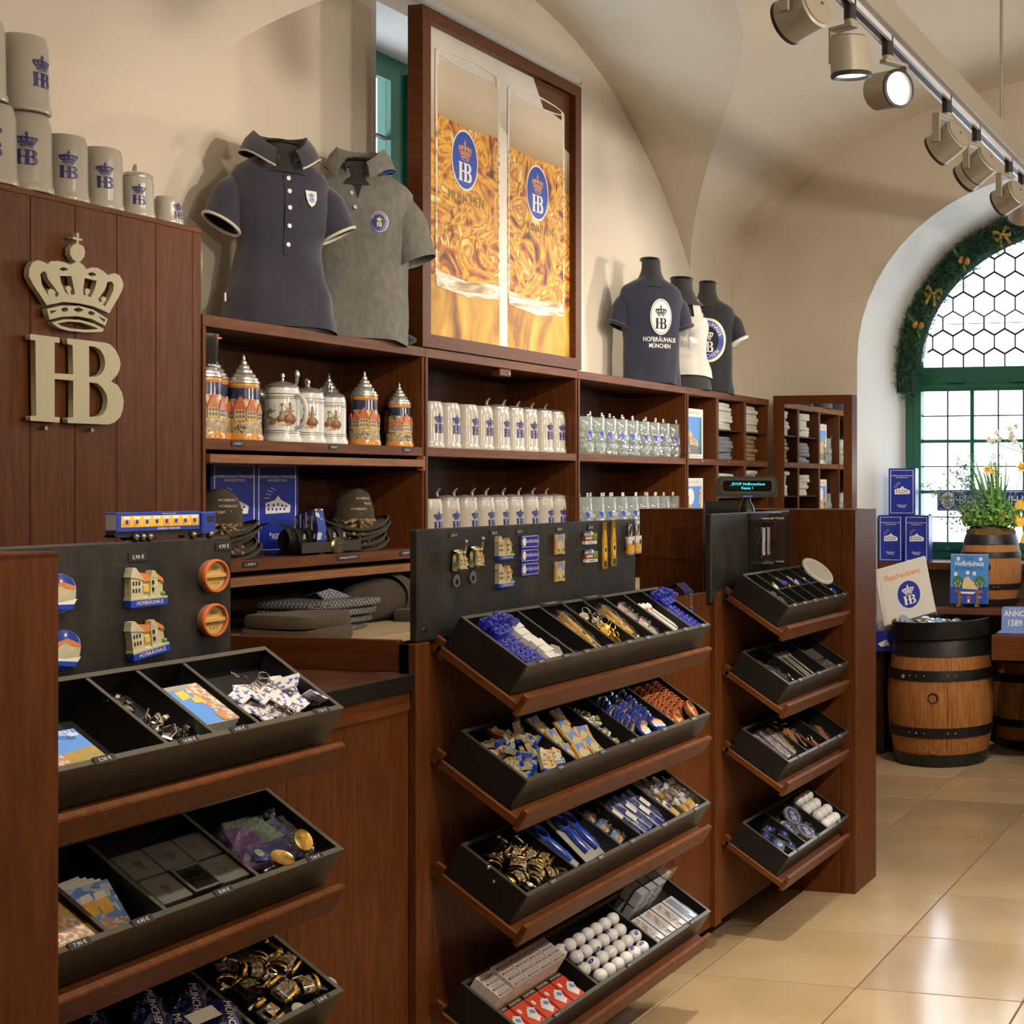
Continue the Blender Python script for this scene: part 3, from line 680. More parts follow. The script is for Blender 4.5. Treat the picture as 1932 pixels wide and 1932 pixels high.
for r in 'LCR':
    y0, ln = YTR[r]
    for i in range(4):
        M, D = traymat(y0, TBZ[i]); key = r+str(i+1); TR[key] = M
        par = {'L': cl, 'C': cc, 'R': cr}[r]
        lg = ob('ledge', MB().box(-.008, ln+.002, -.03, D+.012, -.026, -.003, b=.002).box(-.008, ln+.002, -.048, -.03, -.036, .028, b=.003).box(-.008, .004, D, D+.03, -.026, .014).mesh('ledge', WHY), par, M)
        ob('ledge_bracket', MB().box(ln*.2, ln*.2+.012, .01, D+.02, -.045, -.026).box(ln*.8, ln*.8+.012, .01, D+.02, -.045, -.026).mesh('bracket', BLK), lg)
        t = thing('display_tray', '%s slanted black tray of the %s' % (ROWN[i], RACK[r]), 'tray', M, 'slanted black display trays')
        th = .006
        ob('base', MB().box(0, ln, 0, D, 0, th).mesh('base', TRAYIN), t)
        ob('front_wall', MB().box(0, ln, 0, th, th, WH-.002).box(-.0, ln, 0, .012, WH-.002, WH, mi=1).mesh('front_wall', TRAYM, EDGE), t)
        ob('back_wall', MB().box(0, ln, D-th, D, th, WH-.002).box(0, ln, D-.012, D, WH-.002, WH, mi=1).mesh('back_wall', TRAYIN, EDGE), t)
        ob('side_wall', MB().box(0, th, th, D-th, th, WH-.002).box(0, .010, .012, D-.012, WH-.002, WH, mi=1).mesh('side_wall', TRAYIN, EDGE), t)
        ob('side_wall', MB().box(ln-th, ln, th, D-th, th, WH-.002).box(ln-.010, ln, .012, D-.012, WH-.002, WH, mi=1).mesh('side_wall', TRAYIN, EDGE), t)
        for x in DIVS[key]:
            ob('divider', MB().box(x-.002, x+.002, th, D-th, th, WH-.004).box(x-.004, x+.004, .012, D-.012, WH-.004, WH-.002, mi=1).mesh('divider', TRAYIN, EDGE), t)
        if key == 'R1': ob('divider', MB().box(.117, .578, .113, .117, th, WH-.006).box(.117, .578, .112, .118, WH-.006, WH-.004, mi=1).mesh('divider', TRAYIN, EDGE), t)
        for x, s_ in TAGS[key]:
            ptag(t, T(x, .004, WH+.0005) @ RX(.25), s_, .044 if r == 'L' else .034, .016)
        if key == 'C1':
            for x, s_ in ((.44, 'Flaschenöffner'), (.68, 'Flaschenöffner')): ptag(t, T(x, D-.004, WH+.001), s_, .11, .016)
# ================================================================ MUGS, STEINS, GLASSES
STONE = pm('salt_glazed_stoneware', (.40, .37, .315), .22, noise=(5, (.45, .415, .35)), coat=.3)
TIN = pm('pewter', (.62, .60, .56), .27, metal=.72)
def handle(r, z0, z1, out, t=.008, n=10, flat=1):
    zc = (z0+z1)/2; hz = (z1-z0)/2
    return [(r-.004+ (out+.004)*math.sin(PI*i/n)**.7, 0, zc+hz*math.cos(PI*i/n)) for i in range(n+1)]
def mugmesh(h, r):
    p = [(0, .001), (r*.93, .001), (r*1.04, .002), (r*1.06, .006), (r*1.05, .016), (r*1.0, .021), (r*.985, .03), (r*.96, h*.5), (r*.95, h*.78), (r*.94, h*.86), (r*.86, h*.965), (r*.83, h*.99), (r*.80, h), (r*.77, h*.985), (r*.78, h*.8), (r*.8, .02), (0, .015)]
    return MB().lathe(p, 28).mesh('mug_body', STONE)
def mughandle(h, r): return MB().tube(handle(r*.95, h*.2, h*.85, .035), .0085, 8, RZ(PI/2)).mesh('handle', STONE)
def lidmesh(r, h):
    return MB().lathe([(0, h+.016), (.006, h+.016), (r*.3, h+.014), (r*.6, h+.011), (r*.82, h+.007), (r*.90, h+.002), (r*.90, h-.006), (r*.86, h-.008)], 24).mesh('tin_lid', TIN)
def levermesh(r, h):
    return MB().tube([(0, r*.75, h+.004), (0, r*.95, h+.012), (0, r*.98, h+.024), (0, r*.86, h+.036), (0, r*.68, h+.043)], [.005, .006, .007, .006, .004], 8).tube([(0, r*.98, h+.005), (0, r*1.12, h-.002), (0, r*1.15, h-.02)], .005, 6).mesh('thumb_lever', TIN)
def mugproto(name, h, r, eh, ez, lid=False, hide=None):
    P = [('mug_body', mugmesh(h, r), None, None), ('handle', mughandle(h, r), None, None), ('emblem', wrap(embmesh(eh), r*.98+.0012, 'emblem', NAVYP), T(0, 0, ez), None)]
    if lid: P += [('tin_lid', lidmesh(r, h), None, None), ('thumb_lever', levermesh(r, h), None, 3)]
    proto(name, P)
mugproto('stoneware_mug', .2, .057, .085, .108)
mugproto('lidded_stoneware_mug', .2, .057, .085, .108, True)
mugproto('half_litre_mug', .135, .049, .068, .072, True)
mugproto('small_stoneware_mug', .092, .043, .06, .046)
def toward(x, y): return PI/2-math.atan2(y, -x)      # turns a front that looks along -Y towards the room's middle
FACE = PI/2
zt = 2.617
mugs = [('stoneware_mug', 3.452, zt, 1.15, 'tall grey stoneware mug with crown emblem, leftmost on the tall cabinet', .0),
        ('stoneware_mug', 3.335, zt, 1.15, 'grey stoneware mug cut off by the left edge of the picture', .0),
        ('stoneware_mug', 3.30, zt+.232, 1.15, 'upper grey stoneware mug at the left edge, stacked on others', .1),
        ('stoneware_mug', 3.445, zt+.232, 1.12, 'grey stoneware mug standing on top of another, emblem turned away', .75),
        ('stoneware_mug', 3.59, zt, 1.0, 'grey stoneware mug second from the left on the tall cabinet', .08),
        ('stoneware_mug', 3.722, zt, .96, 'grey stoneware mug in the middle of the cabinet row', .1),
        ('half_litre_mug', 3.852, zt, 1.0, 'smaller grey stoneware mug with a pewter lid on the tall cabinet', .15),
        ('small_stoneware_mug', 3.978, zt, 1.0, 'smallest grey stoneware mug at the right end of the cabinet row', .8)]
for k, y, z, s, lab, a in mugs: inst(k, T(-3.715, y, z) @ RZ(toward(-3.715, y)+a) @ S(s), lab, 'mug', 'stoneware mugs on the tall cabinet', 'stoneware_mug')
def mugrow(z, row, lids):
    for i in range(10):
        y = 5.435+.1265*i
        a = toward(-3.745, y)+[.78, .85, .98, .9, 1.0, .82, .84, .98, .92, .8][i]
        inst('lidded_stoneware_mug' if i in lids else 'stoneware_mug', T(-3.745+random.uniform(-.006, .006), y, z) @ RZ(a), 'grey stoneware mug with crown emblem, %s from the left in the %s row' % (ORD[i], row), 'mug', 'stoneware mugs below the poster', 'stoneware_mug')
mugrow(Z2, 'upper', (4, 5, 6, 7, 8, 9)); mugrow(Z3, 'lower', (1, 2, 3, 4, 5, 6, 7, 8, 9))
# clear glass mugs with dimples and a round blue crest
def mugglass(name, bump):
    m = clear(name, (.93, .97, .95), gloss=.22, rough=.04, bump=bump); nt = m.node_tree
    o = [n for n in nt.nodes if n.type == 'OUTPUT_MATERIAL'][0]; mx = o.inputs[0].links[0].from_node
    d = nd(nt, 'ShaderNodeBsdfDiffuse'); d.inputs[0].default_value = (.75, .82, .80, 1); m2 = nd(nt, 'ShaderNodeMixShader'); m2.inputs[0].default_value = .13  # whitish diffuse share stands in for lamplight brightening the clear glass
    nt.links.new(mx.outputs[0], m2.inputs[1]); nt.links.new(d.outputs[0], m2.inputs[2]); nt.links.new(m2.outputs[0], o.inputs[0])
    return m
GLASS = mugglass('mug_glass', (42, 1.0, 1))
GLASS2 = mugglass('mug_rim_glass', (9, .3))
gh, gr = .195, .054
body = MB().lathe([(0, .0), (gr, .0), (gr*1.02, .02), (gr*1.0, .05), (gr*1.02, .09), (gr*.98, gh*.66)], 20).lathe([(gr*.82, .02), (gr*.84, gh*.66)], 20).mesh('dimpled_body', GLASS)
rim = MB().lathe([(gr*.98, gh*.66), (gr*.93, gh*.74), (gr*.95, gh), (gr*.89, gh), (gr*.87, gh*.7)], 20).mesh('rim', GLASS2)
dm = MB()
for k in range(9):
    for z in (.045, .095): dm.ball(.017, (0, 0, 0), 8, 5, RZ(2*PI*k/9+(.35 if z > .05 else 0)) @ T(gr*.97, 0, z), 0, (.35, .8, 1.25))
dimp = dm.mesh('dimples', GLASS2)
crest = MB().me(shp('crest', [ell(.012, .016, 20)])).mesh('crest')
bl = pm('glass_print_blue', (.03, .05, .45), .3)
proto('glass_mug', [('dimpled_body', body, None, None), ('rim', rim, None, None), ('dimples', dimp, None, None), ('handle', MB().tube(handle(gr, .035, .165, .036), .0085, 8, RZ(PI/2)).mesh('handle', GLASS2), None, None),
                    ('crest', wrap(crest, gr*1.04+.001, 'crest', bl), T(0, 0, .105), None), ('lettering', wrap(txt('MÜNCHEN', .009), gr*1.04+.001, 'lettering', bl), T(0, 0, .072), None), ('crest_letters', wrap(embmesh(.022), gr*1.04+.0018, 'crest_letters', WHITE), T(0, 0, .105), 4)])
for z, row in ((Z2, 'upper'), (Z3, 'lower')):
    for i in range(10):
        inst('glass_mug', T(-3.735, 6.70+.1265*i, z) @ RZ(toward(-3.74, 6.70+.1265*i)+random.uniform(.2, .75)), 'clear dimpled glass mug with blue crest, %s from the left in the %s row' % (ORD[i], row), 'mug', 'glass mugs on the shelves', 'glass_mug')
        inst('glass_mug', T(-3.86, 6.70+.1265*i, z) @ RZ(toward(-3.74, 6.70+.1265*i)+random.uniform(.2, .75)), 'clear glass mug in the back row behind the front %s row' % row, 'mug', 'glass mugs in the back %s row' % row, 'glass_mug')
# ornate relief steins
PAINT = pm('painted_relief', (.6, .4, .15), .25, vor=(62, [(.58, .40, .12), (.50, .14, .05), (.06, .09, .25), (.62, .47, .20), (.12, .16, .06), (.55, .30, .10), (.60, .50, .26)]), bump=(90, .35), coat=.4)
SKYP = pm('painted_dark_sky', (.015, .018, .06), .25, noise=(30, (.05, .05, .12)), coat=.4)
OCH = pm('ochre_glaze', (.62, .27, .06), .2, coat=.5)
IVO = pm('ivory_relief', (.50, .42, .26), .3, noise=(70, (.22, .15, .07)), bump=(80, .5))
r = .055
sb = MB()
sb.lathe([(0, .0), (r*1.18, .0), (r*1.2, .012), (r*1.12, .026)], 28, None, 1)
sb.lathe([(r*1.12, .026), (r*1.1, .035), (r*1.06, .06), (r*1.04, .064)], 28, None, 3)
sb.lathe([(r*1.04, .064), (r*1.0, .09), (r*.94, .15)], 28, None, 0)
sb.lathe([(r*.94, .15), (r*.92, .19)], 28, None, 2)
sb.lathe([(r*.92, .19), (r*.95, .195), (r*.95, .205), (r*.9, .21), (r*.84, .21), (r*.84, .19)], 28, None, 1)
SB = sb.mesh('stein_body', PAINT, OCH, SKYP, IVO)
# gabled houses modelled on the wall of the stein
hs = MB()
WALLY = pm('stein_house_yellow', (.62, .43, .14), .3); ROOFR = pm('stein_roof_red', (.52, .16, .07), .3); WINB = pm('stein_window_blue', (.08, .12, .3), .3)
for a, w_, hgt, c in ((-.75, .03, .055, 1), (-.15, .036, .07, 0), (.5, .034, .06, 1), (1.15, .03, .05, 0), (-1.35, .03, .05, 0)):
    M = RZ(a) @ WY(0, -r*1.0, .07)
    hs.prism([(-w_/2, 0), (w_/2, 0), (w_/2, hgt*.62), (-w_/2, hgt*.62)], -.004, .003, M, 0)
    hs.prism([(-w_*.6, hgt*.6), (w_*.6, hgt*.6), (w_*.1, hgt*1.25), (-w_*.1, hgt*1.25)], -.008, .004, M, 1)
    for ix in (-1, 0, 1):
        for iz in (.16, .40): hs.box(ix*w_*.3-.003, ix*w_*.3+.003, hgt*iz, hgt*iz+.009, .0, .0042, M, 2)
HS = hs.mesh('relief_houses', WALLY, ROOFR, WINB)
cn = [(r*.93, .205), (r*.99, .209), (r*.97, .216), (r*.86, .218), (r*.88, .224), (r*.84, .229), (r*.70, .232), (r*.72, .239), (r*.66, .244), (r*.53, .247), (r*.54, .255), (r*.48, .260), (r*.36, .263), (r*.36, .271), (r*.29, .276), (r*.19, .279), (r*.18, .289), (r*.09, .294), (r*.10, .302), (.003, .312), (0, .315)]
LIDC = MB().lathe(cn, 24).mesh('conical_lid', TIN)
SHD = MB().prism([(-.012, .014), (.012, .014), (.012, -.004), (0, -.018), (-.012, -.004)], 0, .004, WY(0, -r*1.1, .045)).mesh('shield', IVO)
SHL = MB().me(txt('HB', .014, None, 'CENTER', 0, 1, .02), WY(0, -r*1.1-.0046, .046)).mesh('shield_letters', NAVYP)
proto('ornate_stein', [('stein_body', SB, None, None), ('relief_houses', HS, None, 0), ('shield', SHD, None, 0), ('shield_letters', SHL, None, 0), ('conical_lid', LIDC, None, None), ('handle', MB().tube(handle(r, .04, .185, .036), .008, 8, RZ(PI/2)).mesh('handle', OCH), None, None), ('thumb_lever', levermesh(.055, .205), None, 4)])
# white porcelain steins with a low lid
POR = pm('white_porcelain', (.72, .72, .68), .12, coat=.5)
PIC = pm('porcelain_picture', (.6, .6, .6), .2, vor=(75, [(.66, .66, .62), (.42, .14, .05), (.20, .24, .10), (.62, .42, .16), (.68, .67, .64), (.30, .12, .06), (.60, .60, .62)]), coat=.5)
GB = pm('porcelain_band', (.20, .17, .14), .25)
q = .056
pb = MB()
pb.lathe([(0, 0), (q*1.12, 0), (q*1.14, .006), (q*1.12, .014), (q*1.04, .026), (q*1.0, .05), (q*1.0, .148), (q*.98, .175), (q*.93, .19), (q*.85, .19), (q*.86, .17)], 28, None, 0)
for z in (.022, .032, .040, .152, .158, .168): pb.lathe([(q*1.0+.0012 if z > .04 else q*1.05+.0012, z-.0012), (q*1.0+.0012 if z > .04 else q*1.04+.0012, z+.0012)], 28, None, 1)
def patch(w, h): return shp('patch%g_%g' % (w, h), [rect(w, h, 0, 0, .006)])
kett = MB().lathe([(0, 0), (.016, 0), (.021, .008), (.019, .02), (.006, .032), (.0035, .07), (0, .07)], 14, S(1, .35, 1)).mesh('kettle', COPPER)
proto('porcelain_stein', [('stein_body', pb.mesh('stein_body', POR, GB), None, None), ('picture', wrap(patch(.052, .078), q*1.0+.0012, 'picture', PIC), T(0, 0, .095), 0), ('picture', wrap(patch(.046, .07), q*1.0+.0012, 'picture', PIC), RZ(-1.05) @ T(0, 0, .095), 0),
                          ('kettle', kett, T(.008, -q*1.005, .068), 0), ('kettle', kett, T(-.016, -q*.96, .072) @ S(.8), 0),
                          ('dome_lid', MB().lathe([(q*.93, .188), (q*.95, .194), (q*.8, .204), (q*.5, .21), (q*.2, .213), (.005, .217), (.004, .224), (.008, .23), (.006, .24), (0, .243)], 24).mesh('dome_lid', TIN), None, None),
                          ('handle', MB().tube(handle(q, .05, .165, .045), .0075, 8, RZ(PI/2)).mesh('handle', POR), None, None), ('thumb_lever', MB().tube([(0, q*.8, .196), (0, q*1.05, .205), (0, q*1.1, .222)], [.005, .005, .006], 8).ball(.011, (0, q*1.1, .236), 10, 8, None, 0, (.8, .8, 1.5)).mesh('thumb_lever', TIN), None, 5)])
st = [('ornate_stein', -3.745, 4.17, FACE-.9, 1.02, 'ornate relief stein with conical pewter lid, half hidden by the cabinet edge'), ('ornate_stein', -3.80, 4.262, FACE-.8, 1.02, 'ornate relief stein with conical pewter lid, second from the left'),
      ('ornate_stein', -3.74, 4.345, FACE-.9, .97, 'ornate relief stein with conical pewter lid, left of the white steins'), ('ornate_stein', -3.92, 4.2, FACE+.3, .98, 'ornate stein standing at the back left of the stein shelf'),
      ('porcelain_stein', -3.90, 4.56, FACE+1.2, .98, 'white porcelain stein at the back with its side turned to the front'), ('porcelain_stein', -3.745, 4.545, FACE-.6, 1.05, 'white porcelain stein with its big handle turned to the left'),
      ('porcelain_stein', -3.745, 4.682, FACE-.8, .99, 'white porcelain stein with brewing kettles, middle of the white ones'), ('porcelain_stein', -3.745, 4.81, FACE-.75, .94, 'white porcelain stein with a pointed lid, rightmost of the white ones'),
      ('ornate_stein', -3.92, 5.02, FACE+1.4, .93, 'ornate stein at the back beside the white steins'), ('ornate_stein', -3.73, 4.985, FACE-.8, .94, 'ornate relief stein with shield, first right of the white steins'),
      ('ornate_stein', -3.80, 5.082, FACE-.85, .92, 'ornate relief stein set slightly back in the right group'), ('ornate_stein', -3.72, 5.19, FACE-.2, .84, 'shorter ornate stein at the right end of the stein shelf')]
for k, x, y, a, s, lab in st:
    o = inst(k, T(x, y, Z2) @ RZ(a) @ S(s), lab, 'stein', 'steins on the upper shelf', 'beer_stein')
    if k == 'porcelain_stein' and 'handle turned' in lab:
        for c in o.children:
            if c.name.startswith('handle'): c.matrix_basis = RZ(-2.6)
            elif c.name.startswith('dome_lid'): c.matrix_basis = RZ(-2.6)
# shelf downlight hanging under the top board
dl = thing('shelf_spotlight', 'small dark cylindrical spotlight under the top shelf with a red light', 'spotlight', T(-3.70, 4.115, 2.175))
ob('housing', MB().lathe([(0, .0), (.036, .0), (.04, .005), (.046, .08), (.048, .085), (.048, .1), (0, .1)], 24).mesh('housing', pm('dark_grey_housing', (.05, .045, .04), .3, metal=.5)), dl)
ob('stem', MB().cyl(.008, .1, .119, 8).mesh('stem', BLK), dl)
ob('indicator', MB().box(.0, .012, -.002, .002, 0, .004).mesh('indicator', pm('red_light', (1, .05, .02), .3, emit=4)), dl, T(.047, .012, .084))
# ================================================================ SHIRTS ON TORSO FORMS
FORM = pm('black_torso_fabric', (.013, .013, .012), .75, sheen=.3)
GLOSSB = pm('black_gloss_cap', (.012, .012, .012), .18)
MALE = [(0, .19, .115), (.1, .185, .11), (.25, .185, .11), (.38, .20, .12), (.46, .21, .118), (.52, .205, .10), (.55, .18, .088), (.575, .13, .076), (.60, .075, .064)]
FEM = [(0, .20, .125), (.10, .185, .115), (.20, .155, .10), (.28, .142, .095), (.36, .16, .115), (.43, .17, .12), (.50, .172, .098), (.535, .155, .085), (.56, .115, .074), (.59, .066, .062)]
TANK = [(0, .185, .12), (.10, .17, .11), (.22, .14, .092), (.30, .145, .10), (.37, .155, .115), (.44, .14, .10), (.50, .12, .085), (.53, .09, .07), (.56, .065, .06)]
EX = 2.4
def sect(S_, z):
    if z <= S_[0][0]: return S_[0][1:]
    for (z0, a0, b0), (z1, a1, b1) in zip(S_, S_[1:]):
        if z <= z1:
            t = (z-z0)/(z1-z0); t = t*t*(3-2*t); return a0+(a1-a0)*t, b0+(b1-b0)*t
    return S_[-1][1:]
def spt(a, b, th):
    c, s_ = math.cos(th), math.sin(th)
    return a*math.copysign(abs(c)**(2/EX), c), b*math.copysign(abs(s_)**(2/EX), s_)
def bodyrings(S_, z0, z1, n=22, m=48, off=0, fold=0, seed=0, hem=0):
    R = []
    for j in range(n+1):
        z = z0+(z1-z0)*j/n; a, b = sect(S_, z); ring = []
        for i in range(m):
            th = 2*PI*i/m
            k = fold*(1-min(1, max(0, (z-z0)/.34)))*(math.sin(5*th+seed+z*9)+.6*math.sin(9*th-seed*2-z*15))
            k2 = fold*.35*math.sin(3*th+z*30+seed)
            x, y = spt(a+off, b+off, th); r_ = math.hypot(x, y)
            s_ = 1+(k+k2)/max(r_, .02)
            ring.append((x*s_, y*s_, z-(hem*math.sin(th*2+1)*.01 if j == 0 else 0)))
        R.append(ring)
    return R
def front(S_, x, z, off):
    a, b = sect(S_, z); q = min(abs(x)/(a+off), .999)
    return -(b+off)*(1-q**EX)**(1/EX)
def drape(me, S_, cx, cz, name, mat, off=.012, cuts=.012):
    bm = bmesh.new(); bm.from_mesh(me)
    for _ in range(4):
        e = [e for e in bm.edges if e.calc_length() > cuts]
        if not e: break
        bmesh.ops.subdivide_edges(bm, edges=e, cuts=1); bmesh.ops.triangulate(bm, faces=bm.faces[:])
    for v in bm.verts:
        x, z, h = v.co.x+cx, v.co.y+cz, v.co.z
        v.co = Vector((x, front(S_, x, z, off)-h, z))
    m = bpy.data.meshes.new(name); bm.to_mesh(m); bm.free(); m.materials.clear(); m.materials.append(mat)
    return m
def sleeve(sd, p0, p1, r0, r1, n=8, m=20):
    p0 = Vector(p0); p1 = Vector(p1); p0.x *= sd; p1.x *= sd; d = (p1-p0).normalized(); fw = Vector((0, 1, 0)); fw = (fw-d*fw.dot(d)).normalized(); sdv = d.cross(fw); R = []
    for j in range(n+1):
        t = j/n; c = p0.lerp(p1, t)+Vector((0, 0, .018*math.sin(PI*t))); r = (r0+(r1-r0)*t)*(.55+.45*min(1, t*2.2))
        R.append([tuple(c+fw*(r*.92*math.cos(2*PI*i/m))+sdv*(r*1.05*math.sin(2*PI*i/m))*(1 if sd > 0 else -1)) for i in range(m)])
    return R
def torso(label, y, face, S_, shirt, z0, ztop, sl=None, cuff=None, collar=None, trim=None, buttons=None, neck=None, x=-3.79, sc=1, bodyz=0, fold=.006, collar2=None):
    t = thing('torso_mannequin', label, 'mannequin', T(x, y, ZT) @ RZ(toward(x, y)+face) @ S(*(sc if isinstance(sc, tuple) else (sc, sc, sc))), 'shirts on torso forms above the shelves')
    ob('torso_form', MB().loft(bodyrings(S_, 0, S_[-1][0]-.004, 20, 32, -.006)).mesh('torso_form', FORM), t)
    nz0, nz1 = neck
    ob('neck', MB().lathe([(.13, nz0-.03), (.10, nz0+.005), (.076, nz0+.04), (.064, nz0+.07 if nz1-nz0 > .1 else nz1-.01), (.06, nz1)], 20, S(1.05, .85, 1)).mesh('neck', FORM), t)
    ob('neck_cap', MB().lathe([(.056, nz1), (.064, nz1+.002), (.067, nz1+.009), (.062, nz1+.017), (.03, nz1+.02), (0, nz1+.021)], 22, T(0, 0, 0) @ RX(-.05) @ S(1.05, .95, 1)).mesh('neck_cap', GLOSSB), t)
    b = ob('shirt', MB().loft(bodyrings(S_, z0, ztop, 26, 56, .006, fold, y, 1), cap=False).mesh('shirt', shirt), t)
    if sl:
        for sd in (-1, 1):
            R = sleeve(sd, *sl); o = ob('sleeve', MB().loft(R, cap=False).mesh('sleeve', shirt), t)
            if cuff:
                ob('cuff', MB().tube(R[-1], cuff[1], 8, None, 0, True).mesh('cuff', cuff[0]), t)
    if collar:
        mat, gap, zt_ = collar
        inn, top, out = [], [], []
        N = 30
        for i in range(N+1):
            th = -PI/2+gap+(2*PI-2*gap)*i/N
            f = max(0, -math.sin(th))            # 1 in front
            c, s_ = math.cos(th), math.sin(th)
            inn.append((.078*c, .072*s_, zt_-.06-.06*f**2)); top.append((.095*c, .092*s_-.014*f, zt_+.03-.075*f**1.5)); out.append((.145*c, .122*s_-.03*f**2, zt_-.045-.07*f**3))
        mid = [tuple((Vector(a)*.45+Vector(b_)*.55)+Vector((0, 0, .012))) for a, b_ in zip(top, out)]
        cm = MB().loft([inn, top, mid, out], cap=False, closed=False)
        ob('collar', cm.mesh('collar', mat), t)
        if trim:
            ob('collar_trim', MB().tube(out[:7], .0035, 6).tube(out[-7:], .0035, 6).tube(out, .0028, 6).mesh('collar_trim', trim), t)
        if collar2: ob('collar_lining', MB().loft([[(p[0]*.99, p[1]*.99, p[2]-.004) for p in out[2:9]], [(p[0]*1.04, p[1]*1.04, p[2]-.012) for p in out[2:9]]], cap=False, closed=False).mesh('collar_lining', collar2), t)
    if buttons:
        xs, zs = buttons
        for z in zs: ob('button', MB().lathe([(0, .003), (.007, .003), (.008, .0015), (.008, -.004)], 12).mesh('button', WHITE), t, T(xs, front(S_, xs, z, .0125), z) @ RX(PI/2))
        za, zb = zs[0]+.01, zs[-1]-.035
        pk = MB().grid(2, 12, lambda u, v: (xs-.016+.032*u, front(S_, xs-.016+.032*u, zb+(za-zb)*v, .0105), zb+(za-zb)*v))
        ob('placket', pk.mesh('placket', shirt), t)
    return t
NAVY = pm('navy_pique', (.022, .022, .042), .85, noise=(9, (.028, .028, .05)), bump=(160, .25), sheen=.4)
HEATH = pm('heather_grey_pique', (.16, .155, .135), .9, noise=(55, (.215, .21, .185), (1, 1, .5)), bump=(160, .2))
NAVT = pm('navy_jersey', (.014, .015, .034), .85, bump=(20, .15), sheen=.3)
TANKW = pm('white_jersey', (.62, .61, .56), .85, bump=(20, .12))
BLKT = pm('black_jersey', (.011, .012, .016), .85, bump=(20, .15), sheen=.3)
TRIM = pm('cream_trim', (.62, .57, .47), .7)
SILV = pm('silver_print', (.55, .55, .55), .3, metal=.6)
def roundtext(s, rr, size, a0, step, flip=False):
    mb = MB(); n = len(s)
    for i, ch in enumerate(s):
        if ch == ' ': continue
        a = a0+(step*(i-(n-1)/2)) if not flip else a0-(step*(i-(n-1)/2))*-1
        th = (PI/2-a) if not flip else (-PI/2+a)
        M = T(rr*math.cos(th), rr*math.sin(th), 0) @ RZ(th-PI/2 if not flip else th+PI/2)
        mb.me(txt(ch, size), M)
    return mb.mesh('round_lettering')
# women's navy polo
p1 = torso("women's navy polo shirt with white piping on a black torso form", 4.585, .22, FEM, NAVY, -.0, .585, ((.13, 0, .495), (.208, -.02, .34), .064, .066), (TRIM, .0055), (NAVY, .34, .635), TRIM, (.005, (.50, .455, .40, .34, .28)), (.55, .625), sc=(.95, 1, 1.10))
sh1 = MB().me(shp('shieldw', [[(-.021, .026), (.021, .026), (.02, .0), (.012, -.02), (0, -.03), (-.012, -.02), (-.02, .0)]])).mesh('s')
b = ob('chest_badge', drape(sh1, FEM, .085, .44, 'chest_badge', WHITE, .013), p1)
ob('badge_letters', drape(embmesh(.034), FEM, .085, .443, 'badge_letters', SKYB, .0148), b)
ob('hip_label', MB().box(-.001, .004, -.008, .008, -.014, .014).mesh('hip_label', WHITE), p1, T(-.197, -.02, .1))
# men's grey polo
p2 = torso("men's heather grey polo shirt with a round blue badge on a torso form", 5.04, -.18, MALE, HEATH, .0, .59, ((.16, 0, .50), (.235, -.01, .285), .074, .076), None, (HEATH, .46, .645), None, None, (.56, .62), sc=(.92, 1, 1.16), collar2=BLUE)
for i, (xx, z) in enumerate(((-.012, .50), (.004, .45))): ob('button', MB().lathe([(0, .003), (.006, .003), (.007, .001), (.007, -.004)], 12).mesh('button', WHITE), p2, T(xx, front(MALE, xx, z, .0115), z) @ RX(PI/2))
ob('throat', drape(shp('throat', [[(-.03, .10), (.05, .10), (.012, -.02)]]), MALE, 0, .50, 'throat', FORM, .0085), p2)
c0 = ob('chest_badge', drape(shp('bd', [ell(.035, .035, 28)]), MALE, .10, .405, 'chest_badge', WHITE, .011), p2)
ob('badge_ring', drape(shp('bd2', [ell(.033, .033, 28)]), MALE, .10, .405, 'badge_ring', BLUE, .0122), c0)
ob('badge_disc', drape(shp('bd3', [ell(.022, .022, 28)]), MALE, .10, .405, 'badge_disc', BLK, .0134), c0)
ob('badge_letters', drape(embmesh(.034), MALE, .10, .405, 'badge_letters', WHITE, .0146), c0)
ob('badge_text', drape(roundtext('HOFBRÄUHAUS', .0275, .0085, 0, .24), MALE, .10, .405, 'badge_text', WHITE, .0146), c0)
# navy tee with rolled sleeves and the oval
p3 = torso('navy T-shirt with white oval print and rolled sleeves on a torso form', 7.575, .22, MALE, NAVT, .0, .60, ((.16, 0, .50), (.215, -.0, .325), .07, .074), (NAVT, .013), None, None, None, (.575, .70), sc=(.82, .95, 1.02))
cx, cz = .035, .375
o = ob('oval_print', drape(shp('ov', [ell(.075, .10, 40)]), MALE, cx, cz, 'oval_print', WHITE, .012), p3)
ob('oval_line', drape(shp('ov2', [ell(.069, .093, 40), ell(.066, .090, 40)]), MALE, cx, cz, 'oval_line', NAVT, .0132), o)
ob('oval_emblem', drape(embmesh(.135), MALE, cx, cz, 'oval_emblem', NAVT, .0132), o)
ob('lettering', drape(txt('HOFBRÄUHAUS', .036, None, 'CENTER', 0, .9, .012), MALE, .03, .248, 'lettering', WHITE, .012), p3)
ob('lettering', drape(txt('MÜNCHEN', .034, None, 'CENTER', 0, .9, .012), MALE, .03, .213, 'lettering', WHITE, .012), p3)
